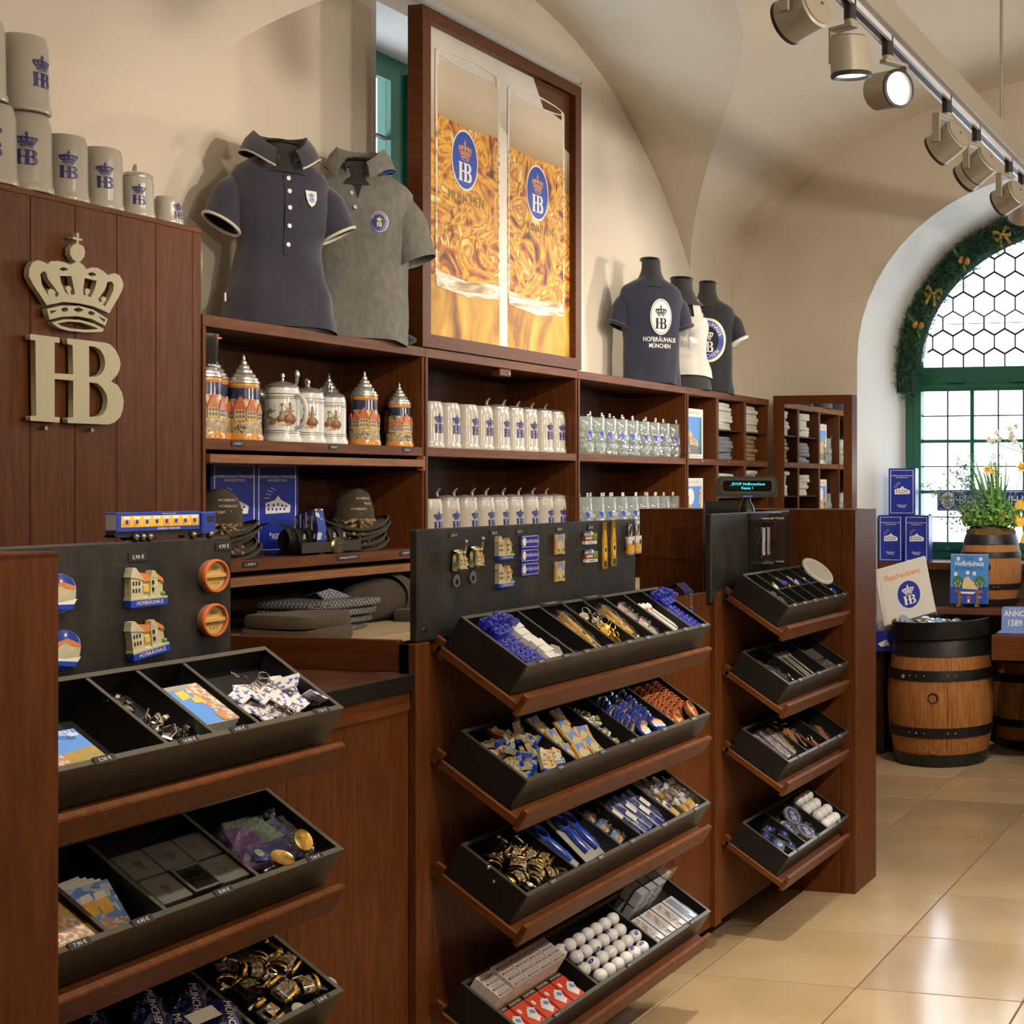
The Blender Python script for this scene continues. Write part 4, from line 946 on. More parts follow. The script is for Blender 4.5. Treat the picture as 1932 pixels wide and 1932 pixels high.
# white tank top
p4 = torso('white tank top with silver print on a black torso form', 7.97, .0, TANK, TANKW, .075, .43, None, None, None, None, None, (.53, .66), sc=1.0, fold=.004)
for sd in (-1, 1):
    st_ = MB().grid(3, 14, lambda u, v: (lambda z, xx: (sd*xx, front(TANK, xx, z, .007) if v < .75 else front(TANK, xx, .515, .007)*(1-(v-.75)*4)+.02*(v-.75), z))(.425+.115*min(v, .85)/.85, (.075+.05*u)*(1-.25*v)+.0))
    ob('strap', st_.mesh('strap', TANKW), p4)
nb = MB().grid(12, 4, lambda u, v: (-.125+.25*u, front(TANK, -.125+.25*u, .40+.055*v, .007), .40+(.055-.05*math.sin(PI*u))*v))
ob('neckline', nb.mesh('neckline', TANKW), p4)
ob('lettering', drape(roundtext('HOFBRÄUHAUS', .085, .03, 0, .2), TANK, .0, .275, 'lettering', SILV, .0095), p4)
ob('emblem', drape(embmesh(.115), TANK, .0, .305, 'emblem', SILV, .0095), p4)
for sd in (-1, 1): ob('lion', drape(shp('lion%d' % sd, [[(sd*a, b_) for a, b_ in ((.05, -.05), (.075, -.045), (.07, -.02), (.095, -.03), (.09, .01), (.065, .015), (.06, .045), (.04, .04), (.052, .0), (.042, -.02))]]), TANK, 0, .285, 'lion', SILV, .0095), p4)
ob('lettering', drape(txt('MÜNCHEN', .028), TANK, .0, .195, 'lettering', SILV, .0095), p4)
# black tee with round crest
p5 = torso('black T-shirt with a big round blue crest and white cuffs on a torso form', 8.34, .0, MALE, BLKT, .0, .60, ((.16, 0, .50), (.235, -.0, .335), .07, .072), (WHITE, .012), None, None, None, (.575, .70), sc=(.8, .95, .98))
cz = .33
o = ob('crest_rim', drape(shp('cr0', [ell(.135, .135, 48), ell(.123, .123, 48)]), MALE, 0, cz, 'crest_rim', WHITE, .0115), p5)
ob('crest_ring', drape(shp('cr1', [ell(.123, .123, 48), ell(.083, .083, 48)]), MALE, 0, cz, 'crest_ring', BLUE, .0115), p5)
ob('crest_gold', drape(shp('cr2', [ell(.140, .140, 48), ell(.135, .135, 48)]), MALE, 0, cz, 'crest_gold', GOLD, .0115), p5)
ob('lettering', drape(roundtext('HOFBRÄUHAUS', .102, .036, 0, .24), MALE, 0, cz, 'lettering', WHITE, .013), p5)
ob('lettering', drape(roundtext('MÜNCHEN', .102, .036, 0, .26, True), MALE, 0, cz, 'lettering', WHITE, .013), p5)
ob('emblem', drape(embmesh(.15), MALE, 0, cz, 'emblem', WHITE, .013), p5)
# small navy cap edge lying behind the grey polo
tag(ob('baseball_cap', MB().ball(.09, (0, 0, 0), 18, 8, None, 0, (1, .8, .3)).mesh('baseball_cap', NAVT), None, T(-3.74, 5.19, ZT+.027)), 'dark blue cap lying on the shelf top against the poster', 'cap')
# ================================================================ POSTER
PYO, PZO, PW, PH = 5.222, 2.336, 1.285, 1.405
po = thing('beer_poster', 'large framed poster of two foaming glass beer mugs above the shelves', 'poster', WX(-3.668, PYO, PZO))
FWd = .055
ob('frame', shp('poster_frame', [[(0, 0), (PW, 0), (PW, PH), (0, PH)], [(FWd, FWd), (PW-FWd, FWd), (PW-FWd, PH-FWd), (FWd, PH-FWd)]], .035, WV), po)
ob('backing', MB().box(.02, PW-.02, .02, PH-.02, -.034, -.02).mesh('backing', WDK), po)
w_, h_ = PW-2*FWd, PH-2*FWd
def art(name, cs, sc_, dist, rough=.55, stretch=(1, 1, 1)):
    if name in MATS: return MATS[name]
    m = bpy.data.materials.new(name); m.use_nodes = True; MATS[name] = m; nt = m.node_tree; L = nt.links.new; b_ = nt.nodes['Principled BSDF']
    tc = nd(nt, 'ShaderNodeTexCoord'); mp = nd(nt, 'ShaderNodeMapping'); mp.inputs['Scale'].default_value = stretch; L(tc.outputs['Object'], mp.inputs[0])
    nz = nd(nt, 'ShaderNodeTexNoise'); nz.inputs['Scale'].default_value = sc_; nz.inputs['Detail'].default_value = 3; nz.inputs['Distortion'].default_value = dist; L(mp.outputs[0], nz.inputs[0])
    cr = nd(nt, 'ShaderNodeValToRGB'); L(nz.outputs[0], cr.inputs[0]); e = cr.color_ramp.elements
    while len(e) < len(cs): e.new(.5)
    for i, (p, c) in enumerate(cs): e[i].position = p; e[i].color = (*c, 1)
    L(cr.outputs[0], b_.inputs['Base Color']); b_.inputs['Roughness'].default_value = rough
    return m
BART = art('print_beer_refractions', [(.28, (.035, .01, .003)), (.36, (.19, .045, .004)), (.42, (.42, .125, .006)), (.48, (.66, .29, .010)), (.53, (.74, .44, .03)), (.57, (.38, .10, .004)), (.62, (.60, .30, .012)), (.70, (.80, .66, .30))], 4.2, 3.2)
BART2 = art('print_beer_floor', [(.28, (.06, .02, .004)), (.40, (.30, .12, .008)), (.5, (.50, .26, .015)), (.6, (.58, .36, .04)), (.72, (.66, .5, .16))], 3.0, 2.4, .55, (1, .5, 1))
FOAM = pm('print_foam', (.6, .5, .35), .55, ramp=(1, .78, 1.12, [(0, (.22, .115, .03)), (.5, (.34, .215, .085)), (1, (.60, .52, .40))]))
GLS = pm('print_glass_rim', (.66, .63, .58), .3, noise=(14, (.78, .76, .72)))
BASEG = art('print_glass_base', [(.3, (.22, .13, .05)), (.45, (.55, .42, .25)), (.55, (.82, .78, .70)), (.7, (.4, .24, .08))], 7, 1.0, .55, (.6, 3, 1))
BGP = pm('print_background', (.5, .4, .3), .55, ramp=(1, FWd, PH-FWd, [(0, (.36, .18, .02)), (.25, (.48, .28, .04)), (.5, (.46, .26, .05)), (.74, (.50, .40, .27)), (.86, (.66, .62, .57)), (1, (.62, .59, .55))]))
pr = ob('print', MB().box(FWd, PW-FWd, FWd, PH-FWd, -.02, .0).mesh('print', BGP), po)
def lay(name, pts, z, mat): return ob(name, MB().prism(pts, 0, .0006).mesh(name, mat), pr, T(0, 0, z))
X = lambda f: FWd+f*w_
Y_ = lambda f: FWd+f*h_
lay('dark_corner', [(X(.72), Y_(.999)), (X(.999), Y_(.999)), (X(.999), Y_(.78)), (X(.9), Y_(.80)), (X(.80), Y_(.90))], .0004, pm('print_dark_brown', (.09, .035, .012), .3))
lay('table_reflection', [(X(.001), Y_(.001)), (X(.999), Y_(.001)), (X(.999), Y_(.2)), (X(.001), Y_(.22))], .0006, BART2)
lay('left_glass', [(X(.001), Y_(.2)), (X(.06), Y_(.2)), (X(.06), Y_(.64)), (X(.001), Y_(.66))], .0008, BART)
lay('right_glass', [(X(.93), Y_(.18)), (X(.999), Y_(.18)), (X(.999), Y_(.62)), (X(.93), Y_(.64))], .0008, BART)
lay('right_foam', [(X(.93), Y_(.63)), (X(.999), Y_(.62)), (X(.999), Y_(.78)), (X(.93), Y_(.80))], .0008, FOAM)
lay('gap_light', [(X(.475), Y_(.0)), (X(.53), Y_(.0)), (X(.53), Y_(.75)), (X(.475), Y_(.78))], .0012, pm('print_white_glow', (.75, .68, .60), .55))
for i, (xa, xb, oy) in enumerate(((.065, .475, .0), (.53, .955, -.01))):
    c = (xa+xb)/2; hw = (xb-xa)/2
    body = [(X(xa+.01), Y_(.17+oy)), (X(c-hw*.5), Y_(.155+oy)), (X(c+hw*.5), Y_(.155+oy)), (X(xb-.01), Y_(.17+oy)), (X(xb), Y_(.26+oy)), (X(xb-.004), Y_(.5+oy)), (X(xb), Y_(.70+oy)), (X(xb), Y_(.735+oy)), (X(xa), Y_(.735+oy)), (X(xa-.004), Y_(.5+oy)), (X(xa), Y_(.26+oy))]
    lay('beer_body', body, .0018, BART)
    lay('foam_head', [(X(xa), Y_(.725+oy)), (X(c), Y_(.715+oy)), (X(xb), Y_(.725+oy)), (X(xb-.003), Y_(.9+oy)), (X(c+.1), Y_(.915+oy)), (X(c-.05), Y_(.90+oy)), (X(xa+.02), Y_(.91+oy)), (X(xa), Y_(.88+oy))], .0024, FOAM)
    rim_ = [(X(c+hw*.97*math.cos(t*PI/16)), Y_(.93+oy+.022*math.sin(t*PI/16))) for t in range(32)]
    ob('glass_rim', shp('rim%d' % i, [rim_, [(X(c)+(x_-X(c))*.94, Y_(.93+oy)+(y_-Y_(.93+oy))*.72) for x_, y_ in rim_]], .0003, GLS), pr, T(0, 0, .003))
    lay('glass_side', [(X(xa), Y_(.88+oy)), (X(xa+.02), Y_(.88+oy)), (X(xa+.025), Y_(.935+oy)), (X(xa+.006), Y_(.935+oy))], .003, GLS)
    lay('glass_side', [(X(xb-.02), Y_(.88+oy)), (X(xb), Y_(.88+oy)), (X(xb-.006), Y_(.935+oy)), (X(xb-.025), Y_(.935+oy))], .003, GLS)
    lay('glass_base', [(X(xa+.008), Y_(.165+oy)), (X(c), Y_(.148+oy)), (X(xb-.008), Y_(.165+oy)), (X(xb-.003), Y_(.215+oy)), (X(c), Y_(.20+oy)), (X(xa+.003), Y_(.215+oy))], .003, BASEG)
    # dimples of the mug, printed as ovals
    k = 0
    for rz in ():
        for q_ in range(3):
            cx_ = xa+(q_+.5+(.25 if rz > .4 else 0))*(xb-xa)/3.4; ww = .05*(1-.35*abs(q_-1.2)/1.5)
            lp = ell(ww*w_, .055*h_, 20, X(cx_), Y_(rz+oy)); li = ell(ww*w_*.86, .050*h_, 20, X(cx_+.003), Y_(rz+oy+.004))
            ob('dimple', shp('dp%d_%d_%g' % (i, q_, rz), [lp, li], .0003, [pm('print_amber_light', (.85, .58, .12), .3), pm('print_amber_dark', (.33, .10, .012), .3)][(q_+k) % 2]), pr, T(0, 0, .0032)); k += 1
    for xe, wd_ in ((xa, .014), (xb-.014, .014)):
        lay('glass_edge', [(X(xe), Y_(.2+oy)), (X(xe+wd_), Y_(.2+oy)), (X(xe+wd_*.8), Y_(.5+oy)), (X(xe+wd_), Y_(.72+oy)), (X(xe), Y_(.72+oy)), (X(xe+wd_*.3), Y_(.5+oy))], .0031, BASEG)
    random.seed(31+i)
    for q_ in range(26):        # light and dark streaks of the thick glass, part of the printed picture
        cx_ = random.uniform(xa+.04, xb-.05); cz_ = random.uniform(.25, .68)+oy; ln_ = random.uniform(.02, .06); wd_ = random.uniform(.005, .014); sk_ = random.uniform(-.03, .03)
        lay('glass_streak', [(X(cx_), Y_(cz_)), (X(cx_+wd_), Y_(cz_+ln_*.4)), (X(cx_+wd_*.8+sk_), Y_(cz_+ln_)), (X(cx_-wd_*.3+sk_*.5), Y_(cz_+ln_*.6))], .0032, [pm('print_amber_light', (.74, .56, .20), .5), pm('print_amber_dark', (.16, .045, .006), .5), pm('print_amber_mid', (.62, .34, .03), .5)][q_ % 3])
    for xe in (xa, xb-.012): lay('glass_wall', [(X(xe), Y_(.72+oy)), (X(xe+.012), Y_(.72+oy)), (X(xe+.012), Y_(.93+oy)), (X(xe), Y_(.93+oy))], .0028, GLS)
    ox, oz = ((.245, .605), (.745, .585))[i]
    ob('crest_rim', shp('crw%d' % i, [ell(.125, .125*1.0, 40)], .0003, WHITE), pr, T(X(ox), Y_(oz), .0036) @ S(.78, 1.05, 1))
    ob('crest', shp('crb%d' % i, [ell(.117, .117, 40)], .0003, pm('poster_blue', (.015, .06, .40), .3)), pr, T(X(ox), Y_(oz), .0042) @ S(.78, 1.05, 1))
    for kk, mt in (('hb', WHITE), ('crown', pm('print_crown_gold', (.60, .24, .05), .4)), ('band', MATS['print_crown_gold']), ('base', MATS['print_crown_gold'])):
        ob('crest_letters' if kk == 'hb' else 'crest_crown', emb(kk, .185, 0, mt), pr, T(X(ox), Y_(oz), .0050) @ S(.9, 1, 1))
    ob('lettering', txt('MÜNCHEN', .062, pm('print_dark_gold', (.20, .11, .02), .4), 'CENTER', 0, .85, 0, 1.05), pr, T(X(ox+.01), Y_(.475+oy-.01*i), .0042))
# ================================================================ HATS, SHIRTS, BOXES ON THE SHELVES
FELT = pm('brown_felt', (.040, .027, .013), .95, noise=(40, (.05, .034, .017)), bump=(70, .2), sheen=.08)
ROPE = pm('rope_cord', (.30, .20, .10), .8, bump=(120, .5))
def felthat():
    mb = MB(); R = []
    prof = [(.150, .016), (.158, .010), (.154, .004), (.13, .002), (.105, .004), (.090, .012), (.086, .03), (.084, .07), (.078, .105), (.068, .132), (.048, .146), (.018, .138)]
    for r, z in prof:
        ring = []
        for i in range(40):
            a = 2*PI*i/40; x, y = r*math.cos(a), r*math.sin(a)*.86; zz = z
            if r > .1: zz += .026*(abs(math.sin(a))**2)*(r-.1)/.05-.022*(r-.1)/.05*max(0, math.cos(a))
            if z > .09: k = (z-.09)/.065; x *= 1-.1*k*abs(math.sin(a)); y *= 1-.30*k*max(0, math.cos(a)); zz -= .03*k*max(0, 1-(r/.055)); zz += .014*k*math.cos(a)
            ring.append((x, y, zz))
        R.append(ring)
    mb.loft(R, cap=False)
    mb.add(R[-1], [tuple(range(40))], None, 0, True)
    return mb.mesh('felt_body', FELT)
HAT = felthat()
def cord(r, z, n=48, tw=9):
    mb = MB()
    for ph in (0, PI): mb.tube([((r+.004*math.cos(tw*a+ph))*math.cos(a), (r+.004*math.cos(tw*a+ph))*math.sin(a)*.86, z+.005*math.sin(tw*a+ph)) for a in [2*PI*i/n for i in range(n)]], .0045, 6, None, 0, True)
    return mb
CORD = cord(.09, .022).mesh('hat_cord', ROPE)
kn = MB()
for k, (dx, dy, dz) in enumerate(((.02, -.02, .0), (.035, .005, -.004), (.028, .03, -.008), (.01, -.035, -.004))): kn.tube([(.088, 0, .024), (.095+dx*.5, dy*.6, .026), (.092+dx*1.4, dy*1.4, .018+dz)], .005, 6).ball(.007, (.092+dx*1.4, dy*1.4, .018+dz), 8, 6)
KNOT = kn.mesh('cord_knot', ROPE)
LET = MB().me(txt('HOFBRÄUHAUS', .018), WX(0, 0, .10) @ T(0, 0, .0)).me(embmesh(.035), WX(0, 0, .075)).me(txt('1589', .014), WX(0, .0, .05)).mesh('hat_lettering', TRIM)
def letmesh():
    m = wrap(MB().me(txt('HOFBRÄU', .014), T(0, .028, 0)).me(embmesh(.036), T(0, 0, 0)).me(txt('HAUS', .014), T(0, -.026, 0)).mesh('l'), .0865, 'hat_lettering', TRIM)
    return m
proto('felt_hat', [('felt_body', HAT, None, None), ('hat_cord', CORD, None, None), ('cord_knot', KNOT, None, 1), ('hat_lettering', letmesh(), RZ(PI/2+.35) @ S(1, .88, 1) @ T(0, 0, .085), None)])
for base, yy, nn, side in ((-3.82, 4.31, 5, 'left'), (-3.83, 5.05, 5, 'right')):
    for k in range(nn):
        top = k == nn-1
        inst('felt_hat', T(base+random.uniform(-.008, .008), yy+random.uniform(-.01, .01), Z3+.012+.021*k) @ RZ(-.75+random.uniform(-.25, .25)*(0 if top else 1)) @ S(.97), ('brown felt hat with rope cord on top of the %s hat pile' % side) if top else ('brown felt hat in the %s pile, %s from the bottom' % (side, ORD[k])), 'hat', 'brown felt hats', 'felt_hat')
# gift boxes
def giftbox(name, w, d, h):
    f = MB().me(shp('gbl%g' % w, [rect(w*.86, h*.92), rect(w*.82, h*.905)])).mesh('gb_line', WHITE)
    hsx = MB()
    hsx.me(shp('houseprint', [[(-.3, -.12), (.32, -.10), (.34, .05), (.1, .16), (.02, .25), (-.06, .16), (-.3, .1)], [(-.25, -.05), (-.2, -.05), (-.2, 0), (-.25, 0)], [(-.15, -.05), (-.1, -.05), (-.1, 0), (-.15, 0)], [(-.05, -.06), (.0, -.06), (.0, -.01), (-.05, -.01)], [(.05, -.05), (.1, -.05), (.1, 0), (.05, 0)], [(.15, -.05), (.2, -.05), (.2, .0), (.15, 0)], [(-.25, .03), (-.2, .03), (-.2, .08), (-.25, .08)], [(-.12, .03), (-.07, .03), (-.07, .08), (-.12, .08)], [(.0, .04), (.04, .04), (.04, .1), (.0, .1)], [(.1, .02), (.15, .02), (.15, .07), (.1, .07)], [(.2, .01), (.25, .01), (.25, .05), (.2, .05)]]), S(w*.9, w*.9, 1))
    for k in range(4): hsx.box(-.3*w, -.18*w, (.18+k*.03)*w, (.19+k*.03)*w, 0, .0002, RZ(-.15*k))
    H = hsx.mesh('house_print', PAPER)
    tx = MB().me(txt('HOFBRÄUHAUS MÜNCHEN', w*.066), T(0, h*.34, 0)).me(txt('KRUGEDITION', w*.066), T(0, h*.30, 0)).mesh('print_text', PAPER)
    tx2 = MB().me(txt('Begrenzte', w*.09), T(0, -h*.29, 0)).me(txt('Auflage', w*.09), T(0, -h*.325, 0)).mesh('print_text', PAPER)
    proto(name, [('carton', MB().box(-w/2, w/2, 0, d, 0, h, b=.0015).mesh('carton', BLUE), None, None), ('border_line', f, WY(0, -.0006, h/2), 0), ('house_print', H, WY(0, -.0006, h*.5), 0), ('print_text', tx, WY(0, -.0006, h/2), 0), ('print_text', tx2, WY(0, -.0006, h/2), 0), ('closing_tab', MB().box(-.02, .02, -.001, .01, h, h+.002).mesh('tab', GREYP), None, None)])
giftbox('gift_box', .175, .13, .325)
giftbox('gift_box_tall', .205, .14, .345)
inst('gift_box_tall', T(-3.9, 4.485, Z3) @ RZ(PI/2-.12), 'dark blue gift box standing behind the left hat pile', 'box', 'blue gift boxes', 'gift_box')
inst('gift_box_tall', T(-3.9, 4.705, Z3) @ RZ(PI/2-.12), 'dark blue gift box standing behind the patterned scarf', 'box', 'blue gift boxes', 'gift_box')
# patterned scarf, leather strap, belt box
SC1 = pm('scarf_blue', (.03, .06, .33), .7, vor=(60, [(.03, .06, .33), (.03, .06, .33), (.03, .06, .33), (.55, .55, .6), (.03, .06, .33)]))
sc_ = thing('folded_scarf', 'blue and white patterned scarf folded upright beside the hats', 'scarf', T(-3.79, 4.72, Z3+.0) @ RZ(-.5))
ob('cloth', MB().loft([[(-.12, y, 0), (.13, y, .0), (.15, y, .10), (.12, y, .17), (-.06, y, .14)] for y in (-.015, .015)]).mesh('cloth', SC1), sc_)
for k in range(4): ob('stripe', MB().box(-.06+.05*k, -.05+.05*k, -.017, .017, .03, .155-.01*abs(k-2)).mesh('stripe', TRIM), sc_, RY(.0))
LEA = pm('black_leather', (.014, .012, .010), .5, bump=(80, .2))
stp = thing('leather_belt', 'coiled dark leather belt standing behind the belt box', 'belt', T(-3.80, 4.56, Z3))
ob('strap', MB().loft([[(.09*math.cos(a)*s, y, .06+.06*math.sin(a)) for a in [2*PI*i/20 for i in range(20)]] for s in (1,) for y in (-.02, .02)], cap=False).mesh('strap', LEA), stp)
ob('eyelet', MB().cyl(.007, 0, .003, 10, WX(.088, 0, .08)).mesh('eyelet', GOLD), stp)
bx = thing('belt_box', 'open clear box of rolled dark leather belts with buckle between the hats', 'box', T(-3.72, 4.70, Z3))
ob('tray', MB().box(-.09, .06, -.17, .17, 0, .004).box(.056, .06, -.17, .17, 0, .055).box(-.09, .06, -.17, -.166, 0, .055).box(-.09, .06, .166, .17, 0, .055).mesh('tray', ACRYL), bx)
for i in range(5):
    y = -.11+.055*i
    rb = ob('rolled_belt', MB().lathe([(.014, -.02), (.048, -.02), (.048, .02), (.014, .02)], 18, T(-.02, y, .052) @ RX(PI/2)).mesh('roll', LEA), bx)
    ob('sleeve_label', MB().box(.028, .031, y-.016, y+.016, .056, .095).mesh('sl', ACRYL), rb)
    ob('sleeve_print', MB().me(embmesh(.02), WX(.0318, y, .07)).mesh('sp', TRIM), rb)
ob('belt_strap', MB().box(.061, .067, -.165, .165, .008, .048, b=.002).mesh('strap', pm('brown_leather', (.028, .017, .010), .5)), bx)
ob('buckle', MB().lathe([(0, .006), (.028, .006), (.034, .0), (.034, -.004)], 22, WX(.067, .03, .03) @ S(1.15, 1, 1)).mesh('buckle', pm('old_brass', (.25, .19, .08), .35, metal=1)), bx)
ob('buckle_relief', MB().me(emb('crown', .045), WX(.0735, .03, .03)).me(emb('hb', .045), WX(.0735, .03, .03)).mesh('relief', STEEL), bx)
# folded checked shirts and knitwear on the pale lower shelf
CHK = pm('checked_cloth', (.05, .055, .08), .85)
nt = CHK.node_tree; b_ = nt.nodes['Principled BSDF']; tcn = nd(nt, 'ShaderNodeTexCoord'); chk = nd(nt, 'ShaderNodeTexChecker'); chk.inputs['Scale'].default_value = 110
chk.inputs['Color1'].default_value = (.03, .035, .06, 1); chk.inputs['Color2'].default_value = (.33, .33, .34, 1); nt.links.new(tcn.outputs['Object'], chk.inputs['Vector']); nt.links.new(chk.outputs[0], b_.inputs['Base Color'])
KNIT = pm('brown_knit', (.045, .03, .014), .95, noise=(30, (.055, .038, .019)), bump=(45, .8, (1, 6, 1)), sheen=.08)
KNIT2 = pm('grey_brown_knit', (.085, .06, .032), .95, bump=(90, .4), sheen=.08)
def fold(w, d, h, sag=.3, seed=0):
    rnd = random.Random(seed); ph = rnd.uniform(0, 6)
    def ring(u, k):
        P = []
        for i in range(20):
            a = 2*PI*i/20; x = w/2*math.copysign(abs(math.cos(a))**.35, math.cos(a)); y = d/2*math.copysign(abs(math.sin(a))**.35, math.sin(a))
            P.append((x*k*(1+.02*math.sin(3*a+ph)), y*k*(1+.02*math.sin(4*a-ph)), u*h+h*.08*math.sin(2*a+ph)*(u > .3)))
        return P
    return MB().loft([ring(0, .96), ring(.25, 1.0), ring(.7, 1.0), ring(.95, .95), ring(1.0, .8), ring(1.0, .3)], cap=True)
def drapeitem(name, me, M, label, cat, group=None): return tag(ob(name, me, None, M), label, cat, group)
drapeitem('folded_knit', fold(.30, .26, .05, .3, 1).mesh('knit', KNIT2), T(-3.50, 4.32, ZC) @ RZ(.1), 'grey-brown folded knit at the left of the pale shelf', 'pullover')
drapeitem('folded_knit', fold(.28, .25, .045, .3, 2).mesh('knit', KNIT2), T(-3.50, 4.32, ZC+.052) @ RZ(.05), 'upper grey-brown folded knit at the left of the pale shelf', 'pullover')
for k in range(4):
    M = T(-3.68+.012*k, 4.62, ZC+.031*k) @ RZ(.25-.1*k)
    t = thing('checked_shirt', 'folded blue and white checked shirt in its bag, %s from the bottom' % ORD[k], 'shirt', M, 'checked shirts on the pale shelf')
    ob('cloth', fold(.30, .36, .028, .3, 5+k).mesh('cloth', CHK), t)
    ob('plastic_bag', fold(.315, .375, .029, .3, 5+k).mesh('bag', CELLO), t, T(0, 0, .0006))
    if k == 3: ob('collar', MB().loft([[(-.06, -.05, .03), (.0, -.02, .05), (.06, -.05, .03)], [(-.07, .06, .03), (0, .05, .062), (.07, .06, .03)], [(-.05, .10, .03), (0, .09, .05), (.05, .10, .03)]], cap=False, closed=False).mesh('collar', CHK), t)
cap_ = thing('knit_cardigan', 'brown ribbed knit cardigan rolled up with brass buttons', 'pullover', T(-3.72, 5.0, ZC))
ob('roll', MB().loft([[(.11*s*math.cos(a), y, .085*s+.085*s*math.sin(a)) for a in [2*PI*i/22 for i in range(22)]] for y, s in ((-.2, .25), (-.15, .6), (-.06, .9), (.06, 1.0), (.16, .93), (.2, .75))]).mesh('roll', KNIT), cap_)
ob('collar_flap', MB().loft([[(.118*s*math.cos(a), y, .09*s+.088*s*math.sin(a)) for a in [-.6+2.6*i/14 for i in range(15)]] for y, s in ((.075, 1.04), (.13, 1.05), (.19, .92))], cap=False, closed=False).mesh('flap', KNIT), cap_)
for a in (.25, 1.1): ob('button', MB().lathe([(0, .004), (.009, .003), (.01, 0)], 12).mesh('button', pm('old_brass', (.25, .19, .08), .35, metal=1)), cap_, T(.122*math.cos(a), .10, .092+.09*math.sin(a)) @ RY(PI/2-a))
drapeitem('folded_knit', fold(.2, .2, .05, .3, 9).mesh('knit', KNIT), T(-3.55, 5.12, ZC) @ RZ(.2), 'dark brown folded knit at the right end of the pale shelf', 'pullover')
# puzzle boxes
def puzzle(y, z, lab, kind):
    t = thing('puzzle_box', lab, 'box', T(-3.72, y, z) @ RZ(PI/2-.05), 'puzzle boxes')
    w, h = .30, .30
    ob('carton', MB().box(-w/2, w/2, 0, .05, 0, h, b=.001).mesh('carton', PAPER), t)
    pic = ob('picture', MB().box(-w*.42, w*.42, -.001, 0, h*.1, h*.84).mesh('pic', SKYB), t)
    L_ = lambda n, pts, m, z_: ob(n, MB().prism(pts, 0, .0004).mesh(n, m), pic, WY(0, -.001-z_, 0))
    ST = pm('print_stone_house', (.55, .42, .22), .5, vor=(90, [(.60, .46, .24), (.42, .30, .15), (.62, .50, .30), (.25, .18, .10)])); STR = pm('print_street', (.10, .16, .22), .5, noise=(60, (.25, .2, .16)))
    if kind == 0:
        L_('house', [(-.126, .03), (.06, .03), (.09, .10), (.02, .14), (-.06, .20), (-.09, .215), (-.126, .18)], ST, .0004); L_('street', [(-.126, .03), (.126, .03), (.126, .07), (.0, .085), (-.126, .06)], STR, .0008); L_('shop_edge', [(.10, .03), (.126, .03), (.126, .25), (.11, .24)], pm('print_teal', (.05, .2, .2), .5), .0008)
    else:
        L_('house', [(-.126, .03), (.126, .03), (.126, .06), (.03, .12), (-.05, .165), (-.09, .15), (-.126, .17)], ST, .0004); L_('roof', [(-.126, .16), (-.126, .215), (-.07, .15), (-.09, .135)], ORG, .0008); L_('tower', [(.085, .05), (.126, .05), (.126, .245), (.10, .23)], ST, .0008)
        L_('cloud', [(c_[0]-.01, c_[1]+.19) for c_ in ell(.045, .05, 14)], WHITE, .0002)
    ob('lettering', txt('HIGH QUALITY PUZZLE', .022, GREYP, 'CENTER', 0, .85), t, WY(0, -.0008, h*.915))
    ob('lettering', txt('Hofbräuhaus München', .014, GREYP), t, WY(.03, -.0008, h*.05))
puzzle(7.955, Z2, 'white puzzle box with a yellow corner house under blue sky, upper one', 0)
puzzle(7.955, Z3, 'white puzzle box with clouds and red roofs, lower one', 1)
# folded shirts in bags in the small cells
WSH = pm('folded_white_cloth', (.48, .46, .41), .85, noise=(9, (.55, .53, .48))); GSH = pm('folded_blue_grey_cloth', (.17, .18, .22), .85); BSH = pm('folded_amber_cloth', (.20, .14, .06), .6, noise=(40, (.35, .24, .1)))
FOLDS = {m.name: [fold(.22, .26, .026, .3, 40+i).mesh('fold', m, CELLO) for i in range(3)] for m in (WSH, GSH, BSH)}
cells = [(8.39, 2.108, WSH, 7, 'upper middle cell'), (8.80, 2.108, WSH, 7, 'upper right cell'), (8.39, Z2, GSH, 6, 'blue-grey stack in the middle cell'), (8.80, Z2, BSH, 6, 'amber bagged stack in the right cell'), (8.39, 1.69, WSH, 6, 'cell behind the till display'), (8.80, 1.69, WSH, 7, 'right cell behind the till display'), (8.39, Z3, GSH, 3, 'lowest middle cell'), (8.80, Z3, GSH, 3, 'lowest right cell')]
for y, z, m, n, lab in cells:
    h = .024 if m is not BSH else .028
    for k in range(n):
        o = ob('folded_shirt', random.choice(FOLDS[m.name])); o.matrix_world = T(-3.80+random.uniform(-.012, .012), y+random.uniform(-.012, .012), z+h*k) @ RZ(random.uniform(-.1, .1)) @ RX(random.uniform(-.02, .02))
        tag(o, 'folded shirt in the %s, %s from the bottom' % (lab, ORD[k]), 'shirt', 'folded shirts in the cells')
